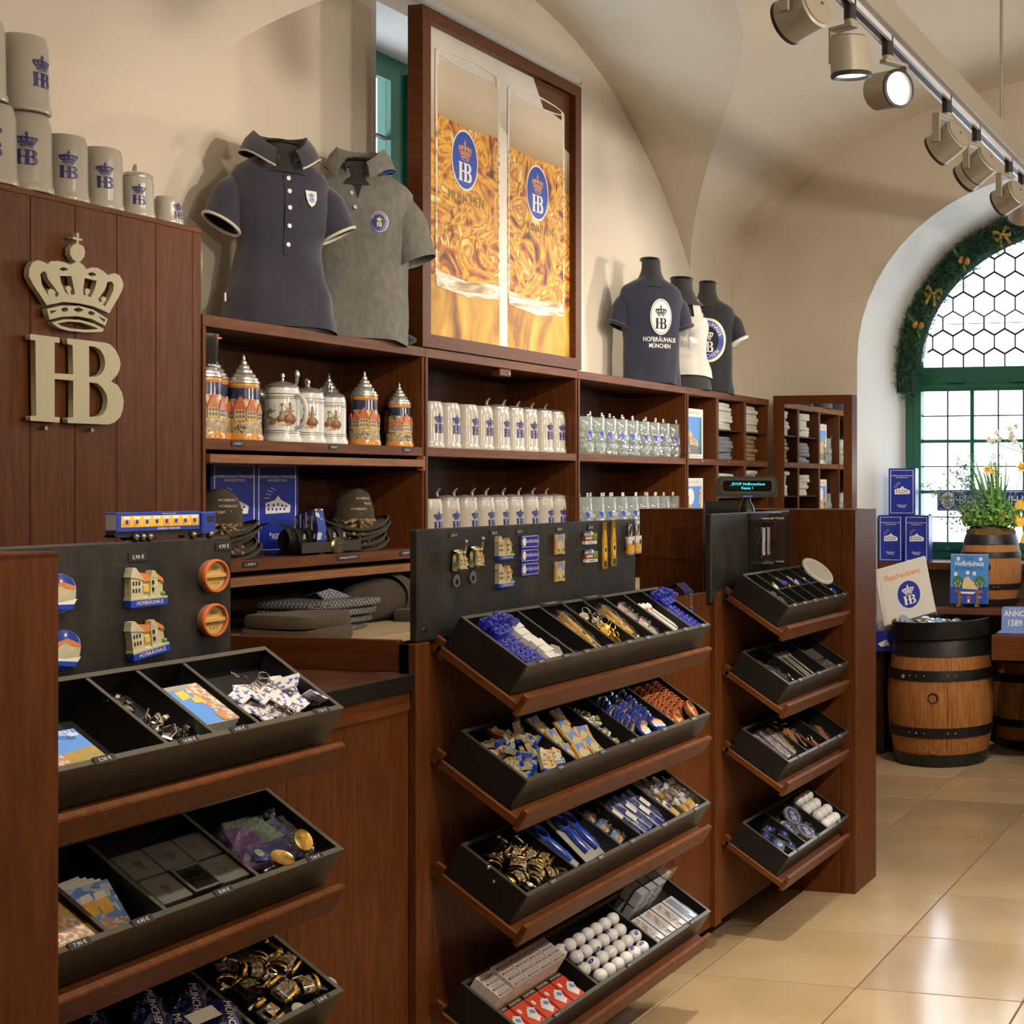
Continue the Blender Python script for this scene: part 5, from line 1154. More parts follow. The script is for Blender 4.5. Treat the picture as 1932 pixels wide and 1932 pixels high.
# ================================================================ GOODS ON THE COUNTER
# --- toy truck on the left board
tk = thing('toy_truck', 'blue toy truck with a row of beer mugs along its trailer on the magnet board', 'toy truck', T(-2.292, 2.445, 1.657) @ RZ(PI/2))
TB_ = pm('truck_blue', (.02, .05, .32), .25, coat=.4)
ob('trailer', MB().box(-.128, .082, -.011, .017, .018, .056, b=.001).mesh('trailer', TB_), tk)
ob('rear_doors', MB().box(-.1285, -.128, -.009, .015, .022, .052).mesh('doors', GREYP), tk)
pn = ob('side_print', MB().box(-.118, .078, -.0116, -.011, .027, .049).mesh('side_print', YEL), tk)
for i in range(8):
    m_ = ob('mug_print', MB().prism([(-.0095, 0), (.0095, 0), (.009, .014), (-.009, .014)], 0, .0003, WY(-.105+.0245*i, -.0117, .0285)).prism([(-.009, .014), (.009, .014), (.008, .019), (-.008, .019)], 0, .0003, WY(-.105+.0245*i, -.0117, .0285), 1).prism(ell(.0035, .0045, 12), 0, .0005, WY(-.105+.0245*i, -.0117, .037), 2).mesh('mug_print', BEER, PAPER, BLUE), pn)
ob('lettering', txt('HOFBRÄU MÜNCHEN', .006, PAPER), tk, WY(.0, -.0113, .0225)); ob('lettering', txt('Hofbräuhaus Kunstmühle', .0035, PAPER), tk, WY(.0, -.0113, .0525))
ob('cab', MB().box(.088, .126, -.012, .018, .006, .054, b=.003).mesh('cab', TB_), tk); ob('windscreen', MB().box(.1255, .1265, -.009, .015, .032, .047).box(.1, .119, -.0124, -.012, .033, .045).mesh('screen', BLK), tk)
ob('chassis', MB().box(-.13, .125, -.007, .013, .007, .018).box(-.13, -.1, -.011, .017, .008, .012).mesh('chassis', BLK), tk)
wh = MB().lathe([(0, .003), (.004, .003), (.0075, .002), (.0078, -.004), (0, -.004)], 16).mesh('wheel', BLK); hb_ = MB().lathe([(0, .004), (.0035, .0038), (.0048, .003)], 12).mesh('hub', CHROME)
for x_ in (-.083, -.066, -.049, .063, .11):
    for sd in (-1, 1):
        w__ = ob('wheel', wh, tk, T(x_, .003+sd*.0145, .0078) @ (RX(PI/2) if sd < 0 else RX(-PI/2))); ob('hub', hb_, w__)
# --- fridge magnets
STN = pm('magnet_house_stone', (.55, .50, .36), .4, noise=(60, (.42, .40, .22))); MRF = pm('magnet_roof', (.62, .20, .06), .4); MGR = pm('magnet_green', (.12, .22, .06), .5); MYE = pm('magnet_yellow', (.70, .45, .08), .4)
hm = MB()
hm.box(-.034, -.012, -.012, .02, 0, .012, mi=0).box(-.012, .004, -.012, .014, 0, .008).box(.004, .018, -.012, .018, 0, .011).box(.018, .032, -.012, .010, 0, .007)
hm.prism([(-.036, .02), (-.010, .014), (-.016, .022), (-.026, .034), (-.032, .034)], 0, .013, None, 0)
hm.prism([(-.026, .034), (-.016, .024), (-.008, .012), (.006, .012), (.004, .022), (-.018, .027)], 0, .010, None, 1).prism([(.004, .018), (.019, .016), (.012, .028), (.006, .028)], 0, .0115, None, 0).prism([(.012, .028), (.020, .014), (.033, .008), (.03, .015)], 0, .009, None, 1)
for ix in range(4):
    for iy in range(2): hm.box(-.031+.0055*ix if ix < 3 else .007, -.0285+.0055*ix if ix < 3 else .010, -.004+.011*iy, .002+.011*iy, .0, .0125, None, 2)
hm.box(-.008, .002, -.004, .006, .006, .0105, mi=3).ball(.004, (.031, -.009, .008), 8, 6, None, 4).box(-.036, .034, -.016, -.012, 0, .014, mi=0)
HM = hm.mesh('house_relief', STN, MRF, BLK, MYE, MGR)
HB2 = MB().box(-.036, .036, -.027, -.014, 0, .014, b=.001).mesh('base_plinth', BLUEM)
HTX = txt('HOFBRÄUHAUS', .0085, PAPER, 'CENTER', 0, .85)
proto('house_magnet', [('house_relief', HM, None, None), ('base_plinth', HB2, None, None), ('lettering', HTX, T(0, -.0205, .0145), 1)])
RIM = pm('barrel_rim_red', (.62, .13, .03), .3); HEAD_ = pm('barrel_head_gold', (.52, .34, .11), .4); REL = pm('relief_dark', (.16, .11, .04), .5)
proto('barrel_magnet', [('rim', MB().lathe([(.024, .004), (.025, .014), (.0285, .015), (.030, .011), (.0285, 0), (0, 0)], 28).mesh('rim', COPPER), None, None), ('red_ring', MB().lathe([(.0255, .0125), (.026, .0158), (.0288, .0155), (.0298, .0125)], 28).mesh('red_ring', RIM), None, None), ('head', MB().cyl(.026, .003, .009, 28).mesh('head', HEAD_), None, None),
                        ('cross_bar', MB().box(-.025, .025, -.003, .004, .009, .0125, b=.0006).mesh('cross_bar', HEAD_), None, None), ('crest_relief', MB().me(emb('crown', .03), T(0, .007, .0096)).me(txt('HB MÜNCHEN', .0055), T(0, -.006, .0096)).me(txt('* * *', .012), T(0, -.015, .0096)).mesh('relief', REL), None, None)])
PSK = pm('magnet_sky', (.015, .04, .25), .15, coat=.5)
proto('round_magnet', [('disc', MB().lathe([(0, .006), (.024, .0055), (.0275, .004), (.028, .0), (0, 0)], 28).mesh('disc', PSK), None, None), ('house_print', MB().prism([(-.023, -.012), (.023, -.012), (.024, .004), (.008, .006), (.0, .012), (-.012, .004), (-.023, .004)], .0055, .0064).mesh('house', STN), None, None), ('roof_print', MB().prism([(-.023, .004), (-.012, .004), (0, .012), (.008, .006), (.024, .004), (.022, .009), (.002, .016), (-.016, .010)], .0058, .0067).mesh('roof', MRF), None, None), ('snow_print', MB().prism([(-.021, -.017), (.018, -.02), (.0255, -.009), (.0, -.012), (-.0255, -.009)], .0058, .0068).mesh('snow', PAPER), None, None), ('banner', MB().prism([(-.018, -.020), (.018, -.023), (.021, -.016), (-.02, -.014)], .006, .0072).mesh('banner', BLUEM), None, None)])
SCR = pm('scroll_parchment', (.60, .33, .10), .4, noise=(40, (.68, .42, .15)))
proto('scroll_magnet', [('parchment', MB().prism([(-.026, -.03), (.0, -.028), (.026, -.03), (.024, -.01), (.0245, .01), (.027, .03), (0, .028), (-.027, .03), (-.0235, .01), (-.0245, -.01)], 0, .007).mesh('parchment', SCR), None, None), ('sky_print', MB().box(-.017, .017, -.004, .027, .007, .0078).mesh('sky', SKYB), None, None), ('house_print', MB().prism([(-.018, -.021), (.018, -.021), (.018, .0), (.008, .006), (.0, .018), (-.008, .012), (-.018, .004)], .007, .009).mesh('house', STN), None, None), ('roof_print', MB().prism([(.0, .018), (.009, .006), (.018, .0), (.018, .005), (.004, .018)], .008, .0096).mesh('roof', MRF), None, None), ('tree_print', MB().ball(.005, (.014, -.016, .008), 8, 6).ball(.004, (-.014, -.017, .008), 8, 6).mesh('tree', MGR), None, None)])
proto('plate_magnet', [('plate', MB().prism(rect(.074, .03, 0, 0, .003), 0, .005).mesh('plate', BLUEG), None, None), ('line', MB().me(shp('pl', [rect(.070, .026, 0, 0, .002), rect(.068, .024, 0, 0, .002)])).mesh('line', PAPER), T(0, 0, .0054), None), ('oval', MB().me(shp('po', [ell(.0075, .0105, 18)])).mesh('oval', PAPER), T(-.025, 0, .0056), None), ('oval_letters', MB().me(embmesh(.016)).mesh('ol', BLK), T(-.025, 0, .0060), 2), ('lettering', txt('HOFBRÄUHAUS', .0105, PAPER, 'CENTER', 0, .78), T(.010, 0, .0056), None)])
LEGO = [pm('figure_blue', (.05, .12, .4), .4), pm('figure_brown', (.25, .08, .03), .4), pm('figure_green', (.2, .22, .05), .4)]
fg = MB()
for i in range(3):
    x_ = -.024+.013*i; fg.box(x_-.005, x_+.005, -.008, .006, 0, .009, mi=2).ball(.0055, (x_, .010, .005), 10, 8, None, 1).lathe([(.006, 0), (.005, .004), (0, .005)], 10, T(x_, .014, .005) @ RX(-PI/2), 0).box(x_-.003, x_+.003, -.004, .003, .009, .012, mi=3)
fg.ball(.008, (.010, .012, .005), 10, 8, None, 3).lathe([(0, 0), (.012, 0), (.0135, .01), (.012, .02), (0, .02)], 16, T(.022, -.006, .006) @ RX(-PI/2), 4)
proto('band_magnet', [('musicians', fg.mesh('musicians', LEGO[0], STN, LEGO[1], PAPER, LEGO[2]), None, None), ('white_base', MB().box(-.033, .035, -.019, -.009, 0, .013, b=.001).mesh('white_base', PAPER), None, None), ('base_text', txt('HOFBRÄUHAUS', .006, BLUE), T(0, -.014, .0135), 1)])
GLB = pm('bottle_amber', (.55, .28, .03), .2, noise=(30, (.75, .50, .06)))
bo = [(-.011, -.075), (.011, -.075), (.0125, -.07), (.0125, .0), (.011, .02), (.006, .045), (.0055, .075), (-.0055, .075), (-.006, .045), (-.011, .02), (-.0125, .0), (-.0125, -.07)]
proto('bottle_opener', [('bottle', MB().prism(bo, 0, .006).mesh('bottle', GLB), None, None), ('label_oval', MB().prism(ell(.009, .022, 20, 0, -.02), .006, .0068).mesh('label', YEL), None, None), ('label_centre', MB().prism(ell(.006, .008, 16, 0, -.014), .0068, .0074).mesh('lc', BLK), None, 1), ('neck_foil', MB().box(-.006, .006, .05, .075, .006, .0068).mesh('foil', GOLD), None, None), ('opener_notch', MB().box(-.008, .008, -.068, -.05, .006, .0068).box(-.005, .005, -.074, -.068, .006, .0075, mi=1).mesh('notch', BLK, CHROME), None, None)])
ST_GL = pm('mini_stein_glaze', (.05, .07, .04), .15, noise=(70, (.50, .40, .18)), bump=(90, .4), coat=.5)
oring = [(0.014*math.sin(t)*(1.0 if math.cos(t) > 0 else 1.25), -.052+.018*math.cos(t)) for t in [2*PI*i/20 for i in range(20)]]
oin = [(0.0075*math.sin(t), -.055+.008*math.cos(t)) for t in [2*PI*i/12 for i in range(12)]]
proto('stein_opener', [('stein_body', MB().lathe([(0, -.026), (.021, -.026), (.023, -.02), (.022, .012), (.019, .02), (0, .02)], 18, RX(-PI/2) @ S(1, .45, 1)).mesh('stein_body', ST_GL), T(0, 0, .008), None), ('house_relief', HM, T(0, -.006, .014) @ S(.52, .85, .55), 0), ('gold_band', MB().lathe([(.0195, .018), (.0215, .02), (.0215, .026), (.019, .028)], 18, RX(-PI/2) @ S(1, .47, 1)).mesh('band', GOLD), T(0, 0, .008), 0), ('lid', MB().lathe([(.02, .027), (.019, .032), (.008, .036), (0, .037)], 18, RX(-PI/2) @ S(1, .47, 1)).mesh('lid', CHROME), T(0, 0, .008), None), ('lever', MB().tube([(.018, .02, .008), (.021, .035, .01), (.02, .048, .01)], .004, 8).ball(.0065, (.02, .055, .01), 10, 8).mesh('lever', CHROME), None, 3), ('handle', MB().tube([(.02, .012, .008), (.032, .008, .008), (.033, -.010, .008), (.021, -.018, .008)], .003, 6).mesh('handle', CHROME), None, 0),
                      ('opener_ring', shp('oring', [oring, oin], .0015, STEEL), T(0, 0, .006), None)])
DKG = pm('dark_stein_glaze', (.012, .014, .012), .12, coat=.6)
PT_ = pm('stein_patch', (.2, .2, .1), .2, vor=(160, [(.40, .36, .20), (.10, .14, .06), (.34, .10, .05), (.35, .30, .14), (.03, .03, .03), (.45, .30, .08)]), coat=.5)
_so = PROTO['stein_opener']
proto('dark_stein_opener', [('stein_body', MB().lathe([(0, -.026), (.021, -.026), (.023, -.02), (.022, .012), (.019, .02), (0, .02)], 18, RX(-PI/2) @ S(1, .6, 1)).mesh('stein_body', DKG), T(0, 0, .010), None), ('picture', MB().lathe([(.0226, -.012), (.0226, .010)], 12, RX(-PI/2) @ S(1, .62, 1), 0, -2.7, -.45).mesh('picture', PT_), T(0, 0, .010), 0), ('gold_band', MB().lathe([(.0195, .018), (.0215, .02), (.0215, .026), (.019, .028)], 18, RX(-PI/2) @ S(1, .62, 1)).mesh('band', GOLD), T(0, 0, .010), 0), ('foot_band', MB().lathe([(.0232, -.024), (.0238, -.022), (.0232, -.019)], 18, RX(-PI/2) @ S(1, .62, 1)).mesh('band', GOLD), T(0, 0, .010), 0)]+[(n, me, m, p if p is None or n != 'lever' else 4) for n, me, m, p in _so[3:5]]+[(n, me, m, None) for n, me, m, p in _so[5:7]])
proto('beer_opener', [('beer', MB().prism([(-.019, -.03), (.019, -.03), (.0205, .002), (-.0205, .002)], 0, .012).mesh('beer', BEER), None, None), ('foam', MB().prism([(-.0205, .002), (.0205, .002), (.021, .024), (-.021, .024)], 0, .012).mesh('foam', PAPER), None, None), ('glass_foot', MB().prism([(-.019, -.036), (.019, -.036), (.019, -.03), (-.019, -.03)], 0, .012).mesh('foot', TIN), None, None), ('crest', MB().me(shp('bc', [ell(.007, .009, 16)])).mesh('crest', BLUE), T(.011, .004, .0125), None), ('handle', MB().tube([(-.02, .016, .006), (-.028, .012, .006), (-.028, -.012, .006), (-.02, -.018, .006)], .0028, 6).mesh('handle', CHROME), None, None), ('opener_loop', MB().tube([(.0105*math.sin(a), .043+.019*math.cos(a), .006) for a in [2*PI*i/20 for i in range(20)]], .0032, 8, None, 0, True).mesh('loop', STEEL), None, None)])
def onboard(kind, y, z, lab, cat, s=1, r=0, grp='magnets on the black boards', nm=None): return inst(kind, WX(BX+.0005, y, z) @ RZ(r) @ S(s), lab, cat, grp, nm or kind)
onboard('round_magnet', 2.182, 1.567, 'upper round blue magnet half covered by the end panel', 'magnet', 1.35)
onboard('round_magnet', 2.192, 1.462, 'lower round blue magnet half covered by the end panel', 'magnet', 1.35, -.1)
onboard('house_magnet', 2.377, 1.562, 'upper house-shaped magnet on the left board', 'magnet', 1.28)
onboard('house_magnet', 2.38, 1.463, 'lower tilted house-shaped magnet on the left board', 'magnet', 1.28, .13)
onboard('barrel_magnet', 2.553, 1.577, 'upper round barrel-head magnet with red rim', 'magnet', 1.18)
onboard('barrel_magnet', 2.55, 1.485, 'lower round barrel-head magnet with red rim', 'magnet', 1.18)
onboard('stein_opener', 3.417, 1.562, 'left stein-shaped bottle opener on the middle board', 'bottle opener', .98, -.05)
onboard('stein_opener', 3.494, 1.567, 'right stein-shaped bottle opener on the middle board', 'bottle opener', .98, -.08)
onboard('house_magnet', 3.642, 1.585, 'upper house magnet on the middle board', 'magnet', 1.12)
onboard('house_magnet', 3.643, 1.507, 'lower house magnet on the middle board', 'magnet', 1.12)
for k, z in enumerate((1.602, 1.562, 1.522)): onboard('plate_magnet', 3.777, z, ['top', 'middle', 'bottom'][k]+' blue lettered plate magnet', 'magnet', 1.24)
onboard('scroll_magnet', 3.945, 1.587, 'upper parchment-shaped house magnet', 'magnet', 1.02)
onboard('scroll_magnet', 3.945, 1.505, 'lower parchment-shaped house magnet', 'magnet', 1.02)
onboard('band_magnet', 4.12, 1.60, 'upper brass band magnet with three musicians', 'magnet', 1.05)
onboard('band_magnet', 4.125, 1.543, 'lower brass band magnet with three musicians', 'magnet', 1.05)
onboard('bottle_opener', 4.225, 1.572, 'left golden bottle-shaped opener on the middle board', 'bottle opener', 1.0)
onboard('bottle_opener', 4.284, 1.577, 'right golden bottle-shaped opener on the middle board', 'bottle opener', 1.0)
onboard('beer_opener', 4.392, 1.57, 'left beer-mug bottle opener with a steel loop', 'bottle opener', 1.0)
onboard('beer_opener', 4.442, 1.572, 'right beer-mug bottle opener overhanging the board end', 'bottle opener', 1.0)
# --- knife showcase on the right board
kc = thing('knife_showcase', 'clear acrylic showcase with two white pocket knives on steel bolts', 'showcase', WX(BX, 5.52, 1.535))
ob('back_plate', MB().box(-.11, .19, -.118, .118, 0, .006, b=.001).mesh('bp', BLACK), kc)
ob('acrylic_front', MB().box(-.025, .11, -.118, .118, .05, .054, b=.001).box(-.105, -.09, -.118, .118, 0, .05).mesh('af', ACRYL), kc)
for x_, y_ in ((-.015, .09), (.10, .09), (-.02, -.09), (.10, -.09)): ob('bolt', MB().cyl(.008, .006, .07, 12).mesh('bolt', CHROME), kc, T(x_, y_, 0))
for x_ in (.0, .052):
    k_ = ob('pocket_knife', MB().prism(rect(.02, .115, x_, 0, .009), .01, .022).mesh('knife', WHITE), kc); ob('blade_edge', MB().prism(rect(.004, .11, x_-.014, 0, .002), .01, .018).mesh('blade', CHROME), k_); ob('ring', MB().tube([(x_-.006+.006*math.cos(a), -.062+.006*math.sin(a), .014) for a in [2*PI*i/14 for i in range(14)]], .001, 5, None, 0, True).mesh('ring', CHROME), k_)
    ob('knife_print', MB().box(x_+.002, x_+.006, -.04, .0, .0222, .0224).mesh('kp', BLK), k_)
ob('open_blade', MB().prism([(-.05, -.01), (-.045, -.012), (-.012, .05), (-.016, .053)], .012, .014).mesh('ob', CHROME), kc)
ob('lettering', MB().me(embmesh(.03), T(.155, .085, .0065)).me(txt('Hofbräu', .01), T(.155, .06, .0065)).me(txt('Messer', .01), T(.155, .01, .0065)).me(txt('19,90 €', .01), T(.145, -.05, .0065)).mesh('lt', pm('faint_print', (.28, .28, .3), .5)), kc)
ob('red_mark', MB().box(.15, .156, .02, .032, .006, .0066).mesh('rm', RED), kc)
# --- till: customer display, screen and desk clutter behind the boards
ds = thing('till_display', 'black till customer display reading Kasse 1 in turquoise letters', 'display', T(-2.42, 5.72, 1.50) @ RZ(PI/2-1.08))
ob('pole', MB().cyl(.012, -.33, .18, 12).lathe([(.035, .115), (.037, .14), (.03, .175), (.018, .195), (.016, .22)], 18).mesh('pole', BLACK), ds)
hd_ = ob('housing', MB().prism([(-.125, -.042), (.125, -.042), (.13, -.03), (.122, .035), (.112, .045), (-.112, .045), (-.122, .035), (-.13, -.03)], -.03, .03, WY(0, 0, .258)).mesh('housing', pm('dark_grey_plastic', (.022, .021, .019), .4)), ds)
ob('bezel', shp('dbez', [rect(.222, .062, 0, 0, .016), rect(.205, .046, 0, 0, .012)], .002, pm('bezel_grey', (.06, .06, .055), .3)), hd_, WY(0, -.031, .262)); ob('screen', MB().prism(rect(.206, .047, 0, 0, .012), 0, .001, WY(0, -.03, .262)).mesh('screen', pm('screen_black', (.003, .003, .003), .1)), hd_)
LED = pm('display_letters', (.02, .55, .62), .4, emit=2.2)
ob('lettering', txt('_SHOP Hofbraeuhaus', .0165, LED, 'CENTER', 0, 1), hd_, WY(0, -.0315, .270)); ob('lettering', txt('Kasse 1', .0165, LED, 'CENTER', 0, 1), hd_, WY(0, -.0315, .253))
ob('brand_plate', MB().box(-.021, .021, -.033, -.03, .212, .224).mesh('bpl', BLUEM), hd_); ob('brand_text', txt('AURES TECH', .007, PAPER), hd_, WY(0, -.0335, .218))
sc2 = thing('till_screen', 'black till screen seen from its side behind the counter', 'screen', T(-2.50, 5.62, 1.17))
ob('panel', MB().prism([(0, 0), (.02, .0), (.05, .50), (.03, .53), (.0, .53)], -.07, .07, Matrix(((.6, 0, .8, 0), (-.8, 0, .6, 0), (0, 1, 0, 0), (0, 0, 0, 1))) @ RX(0)).mesh('panel', BLACK), sc2)
ob('foot', MB().box(-.1, .08, -.1, .1, 0, .02, b=.004).mesh('foot', BLACK), sc2)
dbx = thing('dark_carton', 'dark printed carton on the worktop behind the magnet board', 'box', T(-2.47, 4.62, 1.17))
ob('carton', MB().box(-.1, .1, -.14, .14, 0, .175, b=.002).mesh('carton', BLACK), dbx); ob('lettering', MB().me(txt('CS', .05), WX(.101, -.08, .11)).mesh('l', GREYP), dbx)
dispn = thing('tape_dispenser', 'tape roll in a black dispenser on the worktop behind the counter', 'tape', T(-2.60, 4.86, 1.17))
ob('base', MB().prism([(-.1, 0), (.1, 0), (.09, .06), (.0, .14), (-.05, .12), (-.1, .05)], -.03, .03, WX(0, 0, 0)).mesh('base', BLACK), dispn)
ob('tape_roll', MB().lathe([(.045, -.02), (.075, -.02), (.075, .02), (.045, .02), (.045, -.02)], 28, WX(0, .0, .13)).mesh('roll', pm('brown_tape', (.30, .17, .06), .4)), dispn)
tag(ob('desk_mat', MB().prism([(0, 0), (.5, 0), (.5, .18), (0, .10)], 0, .012, WX(-2.66, 4.75, 1.172)).mesh('mat', BLACK)), 'black till keyboard panel standing behind the lanyards', 'keyboard')
tag(ob('paper_block', MB().box(-.02, .02, -.05, .05, 0, .03, b=.002).mesh('pb', PAPER), None, T(-2.655, 5.10, 1.36)), 'small white paper block beside the till screen', 'paper')
ly = thing('lanyard_stand', 'blue woven lanyards hanging over a black box beside the till', 'lanyard', T(-2.36, 4.82, 1.17))
ob('stand', MB().box(-.06, .045, -.15, .13, 0, .17, b=.003).mesh('stand', BLACK), ly)
RB = pm('lanyard_blue', (.012, .02, .10), .6, bump=(90, .3))
def ribbon(P, w, n, nm): return MB().loft([[tuple(Vector(p)+Vector((0, -w/2*1, 0))), tuple(Vector(p)+Vector((0, w/2, 0)))] for p in P], cap=False, closed=False).mesh(nm, RB)
ob('lanyard', ribbon([(-.05, 0, .16), (-.02, 0, .215), (.02, 0, .235), (.055, 0, .205), (.062, 0, .12), (.056, 0, .02)], .075, 6, 'lanyard'), ly, T(0, .09, 0))
ob('lanyard', ribbon([(-.05, 0, .16), (-.02, 0, .205), (.02, 0, .21), (.05, 0, .18)], .09, 6, 'lanyard'), ly, T(0, -.07, 0))
ob('lettering', MB().me(txt('HOFBRÄU', .03), WX(.0635, .09, .13) @ RZ(-PI/2)).me(embmesh(.035), WX(.0645, .09, .06)).mesh('lt', GREYP), ly)
tag(ob('metal_bracket', MB().box(-.03, .03, -.02, .02, 0, .02).box(-.03, -.02, -.02, .02, .02, .07).mesh('mb', STEEL), None, T(-2.40, 5.03, 1.17)), 'small metal bracket on the worktop beside the lanyards', 'bracket')
# ================================================================ GOODS IN THE TRAYS
random.seed(11)
def tr_(key, x, y, w, rz=0, rx=0, ry=0, s=1): return TR[key] @ T(x, y, w) @ RZ(rz) @ RX(rx) @ RY(ry) @ S(s)
U = random.uniform
def crumple(w, d, h, seed, n=9, mat=None):
    rnd = random.Random(seed); g = [[rnd.uniform(-1, 1) for _ in range(n+1)] for _ in range(n+1)]
    def f(u, v):
        i, j = round(u*n), round(v*n); e = min(u, 1-u, v, 1-v)*4; e = min(1, e)
        return ((u-.5)*w*(1+.08*g[i][j]), (v-.5)*d*(1+.08*g[j][i]), h*(e**.6)*(.75+.35*g[i][j]))
    return MB().grid(n, n, f, None, 0, False).mesh('film', mat or CELLO)
FILM = [crumple(.09, .13, .03, i) for i in range(4)]; FILMS = [crumple(.06, .06, .03, 20+i) for i in range(4)]
def liner(key, x0, x1, h, y0=.007, y1=.2237):     # raised black floor inside a compartment
    t = [o for o in bpy.data.objects if o.get('category') == 'tray' and (Vector(o.location)-TR[key].translation).length < 1e-4][0]
    ob('liner', MB().box(x0, x1, y0, y1, .006, h).mesh('liner', TRAYIN), t)
# ---- left rack
def cardpack(key, x, y, w, hgt, wd, dp, rz, lab, parts, cat='postcards', tilt=0):
    t = thing('postcard_pack', lab, cat, tr_(key, x, y, w, rz, tilt))
    ob('pack', MB().box(-wd/2, wd/2, -dp/2, dp/2, 0, hgt, b=.0006).mesh('pack', PAPER), t)
    f = ob('top_print', MB().box(-wd/2+.001, wd/2-.001, -dp/2+.001, dp/2-.001, hgt, hgt+.0006).mesh('print', parts[0]), t)
    for i, (n, pts, m) in enumerate(parts[1]): ob(n, MB().prism([(a*wd, b_*dp) for a, b_ in pts], 0, .0004).mesh(n, m), f, T(0, 0, hgt+.0006+.0002*i))
    return t
TOWN = pm('print_town', (.5, .35, .25), .4, vor=(150, [(.60, .44, .28), (.42, .25, .18), (.30, .26, .26), (.66, .58, .48), (.50, .20, .10)])); GRASS = pm('print_autumn', (.45, .25, .06), .4, noise=(60, (.25, .26, .08)))
c = cardpack('L1', .06, .062, .006, .076, .13, .085, 0, 'stack of blue-sky postcards in the first compartment of the left top tray', (SKYB, [('skyline', [(-.49, -.49), (.49, -.49), (.49, -.1), (.1, -.16), (-.1, -.22), (-.49, -.28)], GRASS), ('tower', [(-.3, -.49), (-.05, -.49), (-.08, -.05), (-.2, .0), (-.3, -.1)], TOWN)]))
ob('lettering', MB().me(txt('MÜNCHEN', .018), T(-.0, .026, 0)).me(txt('BAVIERA', .009), T(-.01, .010, 0)).mesh('lt', PAPER), c, T(0, 0, .0835)); ob('emblem', MB().me(emb('crown', .035)).mesh('e', PAPER), c, T(.042, .012, .0835))
cardpack('L1', .415, .105, .006, .076, .085, .12, .0, 'postcard stack with beer mugs and old houses in the left top tray', (SKYB, [('houses', [(-.05, .49), (.49, .49), (.49, -.49), (.2, -.49), (.05, -.1)], TOWN), ('glow', [(-.49, .49), (.3, .49), (.0, .36), (-.49, .38)], GREYP), ('mug', [(-.38, .12), (-.08, .16), (-.08, .36), (-.36, .34)], YEL), ('mug', [(-.15, .02), (.12, .0), (.14, .12), (-.12, .16)], YEL), ('flags', [(.0, -.3), (.12, -.28), (.2, -.49), (.05, -.49)], ORG)]))
def charm(seed):
    r_ = random.Random(seed); mb = MB()
    mb.box(-.016, .016, -.007, .007, 0, .012, b=.003).lathe([(0, .0), (.011, 0), (.013, .006), (.01, .014), (0, .016)], 14, T(.014, .004, .006)).box(.018, .027, -.004, .006, .012, .026, b=.002)
    mb.tube([(-.016, 0, .008), (-.024, .004, .018), (-.02, .008, .03), (-.026, .014, .034)], .0016, 6).tube([(-.01, 0, .01), (-.014, -.006, .022), (-.006, -.01, .032)], .0016, 6)
    return mb.mesh('charm', CHROME)
CH = [charm(i) for i in range(2)]
for i, (x, y, rz) in enumerate(((.272, .165, .6), (.288, .13, 1.5), (.30, .10, .2), (.325, .075, -.5), (.33, .045, .9), (.295, .06, 2.2))):
    tag(ob('silver_keyring_charm', CH[i % 2], None, tr_('L1', x, y, .04+.004*(i % 3), rz, .2*(i % 3), 0, 1.15)), 'silver scooter-like keyring charm in the left top tray', 'keyring', 'silver keyring charms')
liner('L1', .252, .353, .04)
TAGP = pm('tag_print', (.6, .6, .6), .3, vor=(120, [(.68, .66, .66), (.68, .66, .64), (.10, .14, .45), (.68, .66, .62), (.62, .40, .22), (.7, .68, .68)]))
chn = MB()
for k in range(9): chn.tube([(.004*math.cos(a), .004*math.sin(a), 0) for a in [2*PI*i/8 for i in range(8)]], .001, 4, T(0, .03+.0065*k, .002+.003*math.sin(k)) @ (RX(PI/2.4) if k % 2 else RY(.4)), 0, True)
chn.tube([(.012*math.cos(a), .105+.012*math.sin(a), 0) for a in [2*PI*i/18 for i in range(18)]], .0013, 5, None, 0, True)
proto('keyring_tag', [('tag_plate', MB().prism(rect(.042, .058, 0, 0, .003), 0, .004).mesh('plate', TAGP), None, None), ('chain', chn.mesh('chain', CHROME), None, None)])
liner('L1', .477, .698, .045)
for i in range(22):
    x = .515+.15*((i*37) % 11)/10; y = .05+.085*((i*53) % 7)/6
    inst('keyring_tag', tr_('L1', x, y, .048+.0016*i*(1 if y < .12 else .7), U(1.0, 2.1)*(1 if x > .6 else -1), U(-.25, .25), U(-.25, .25), .82), 'white and blue keyring tag with chain in the heaped compartment', 'keyring', 'heaped keyring tags')
inst('keyring_tag', tr_('L1', .682, .06, .075, -.6, -.9, .3), 'keyring tag standing upright at the corner of the heap', 'keyring', 'heaped keyring tags'); inst('keyring_tag', tr_('L1', .645, .11, .085, .5, -.8, -.3), 'keyring tag leaning up behind the heap', 'keyring', 'heaped keyring tags')
gbk = thing('gilt_book', 'gilt-edged souvenir booklet at the left of the second tray', 'book', tr_('L2', .062, .075, .006, 0, 0, 0))
ob('cover', MB().box(-.05, .05, -.065, .065, 0, .074, b=.001).mesh('cover', pm('old_gold_paper', (.42, .27, .09), .35, noise=(30, (.55, .40, .17)))), gbk); ob('gilt_frame', shp('gilt', [rect(.096, .126), rect(.082, .112)], .0004, GOLD), gbk, T(0, 0, .0748)); ob('picture', MB().prism([(-.038, -.05), (.038, -.05), (.038, -.01), (.01, .01), (-.02, -.0), (-.038, .005)], .0742, .0748).mesh('pic', TOWN), gbk)
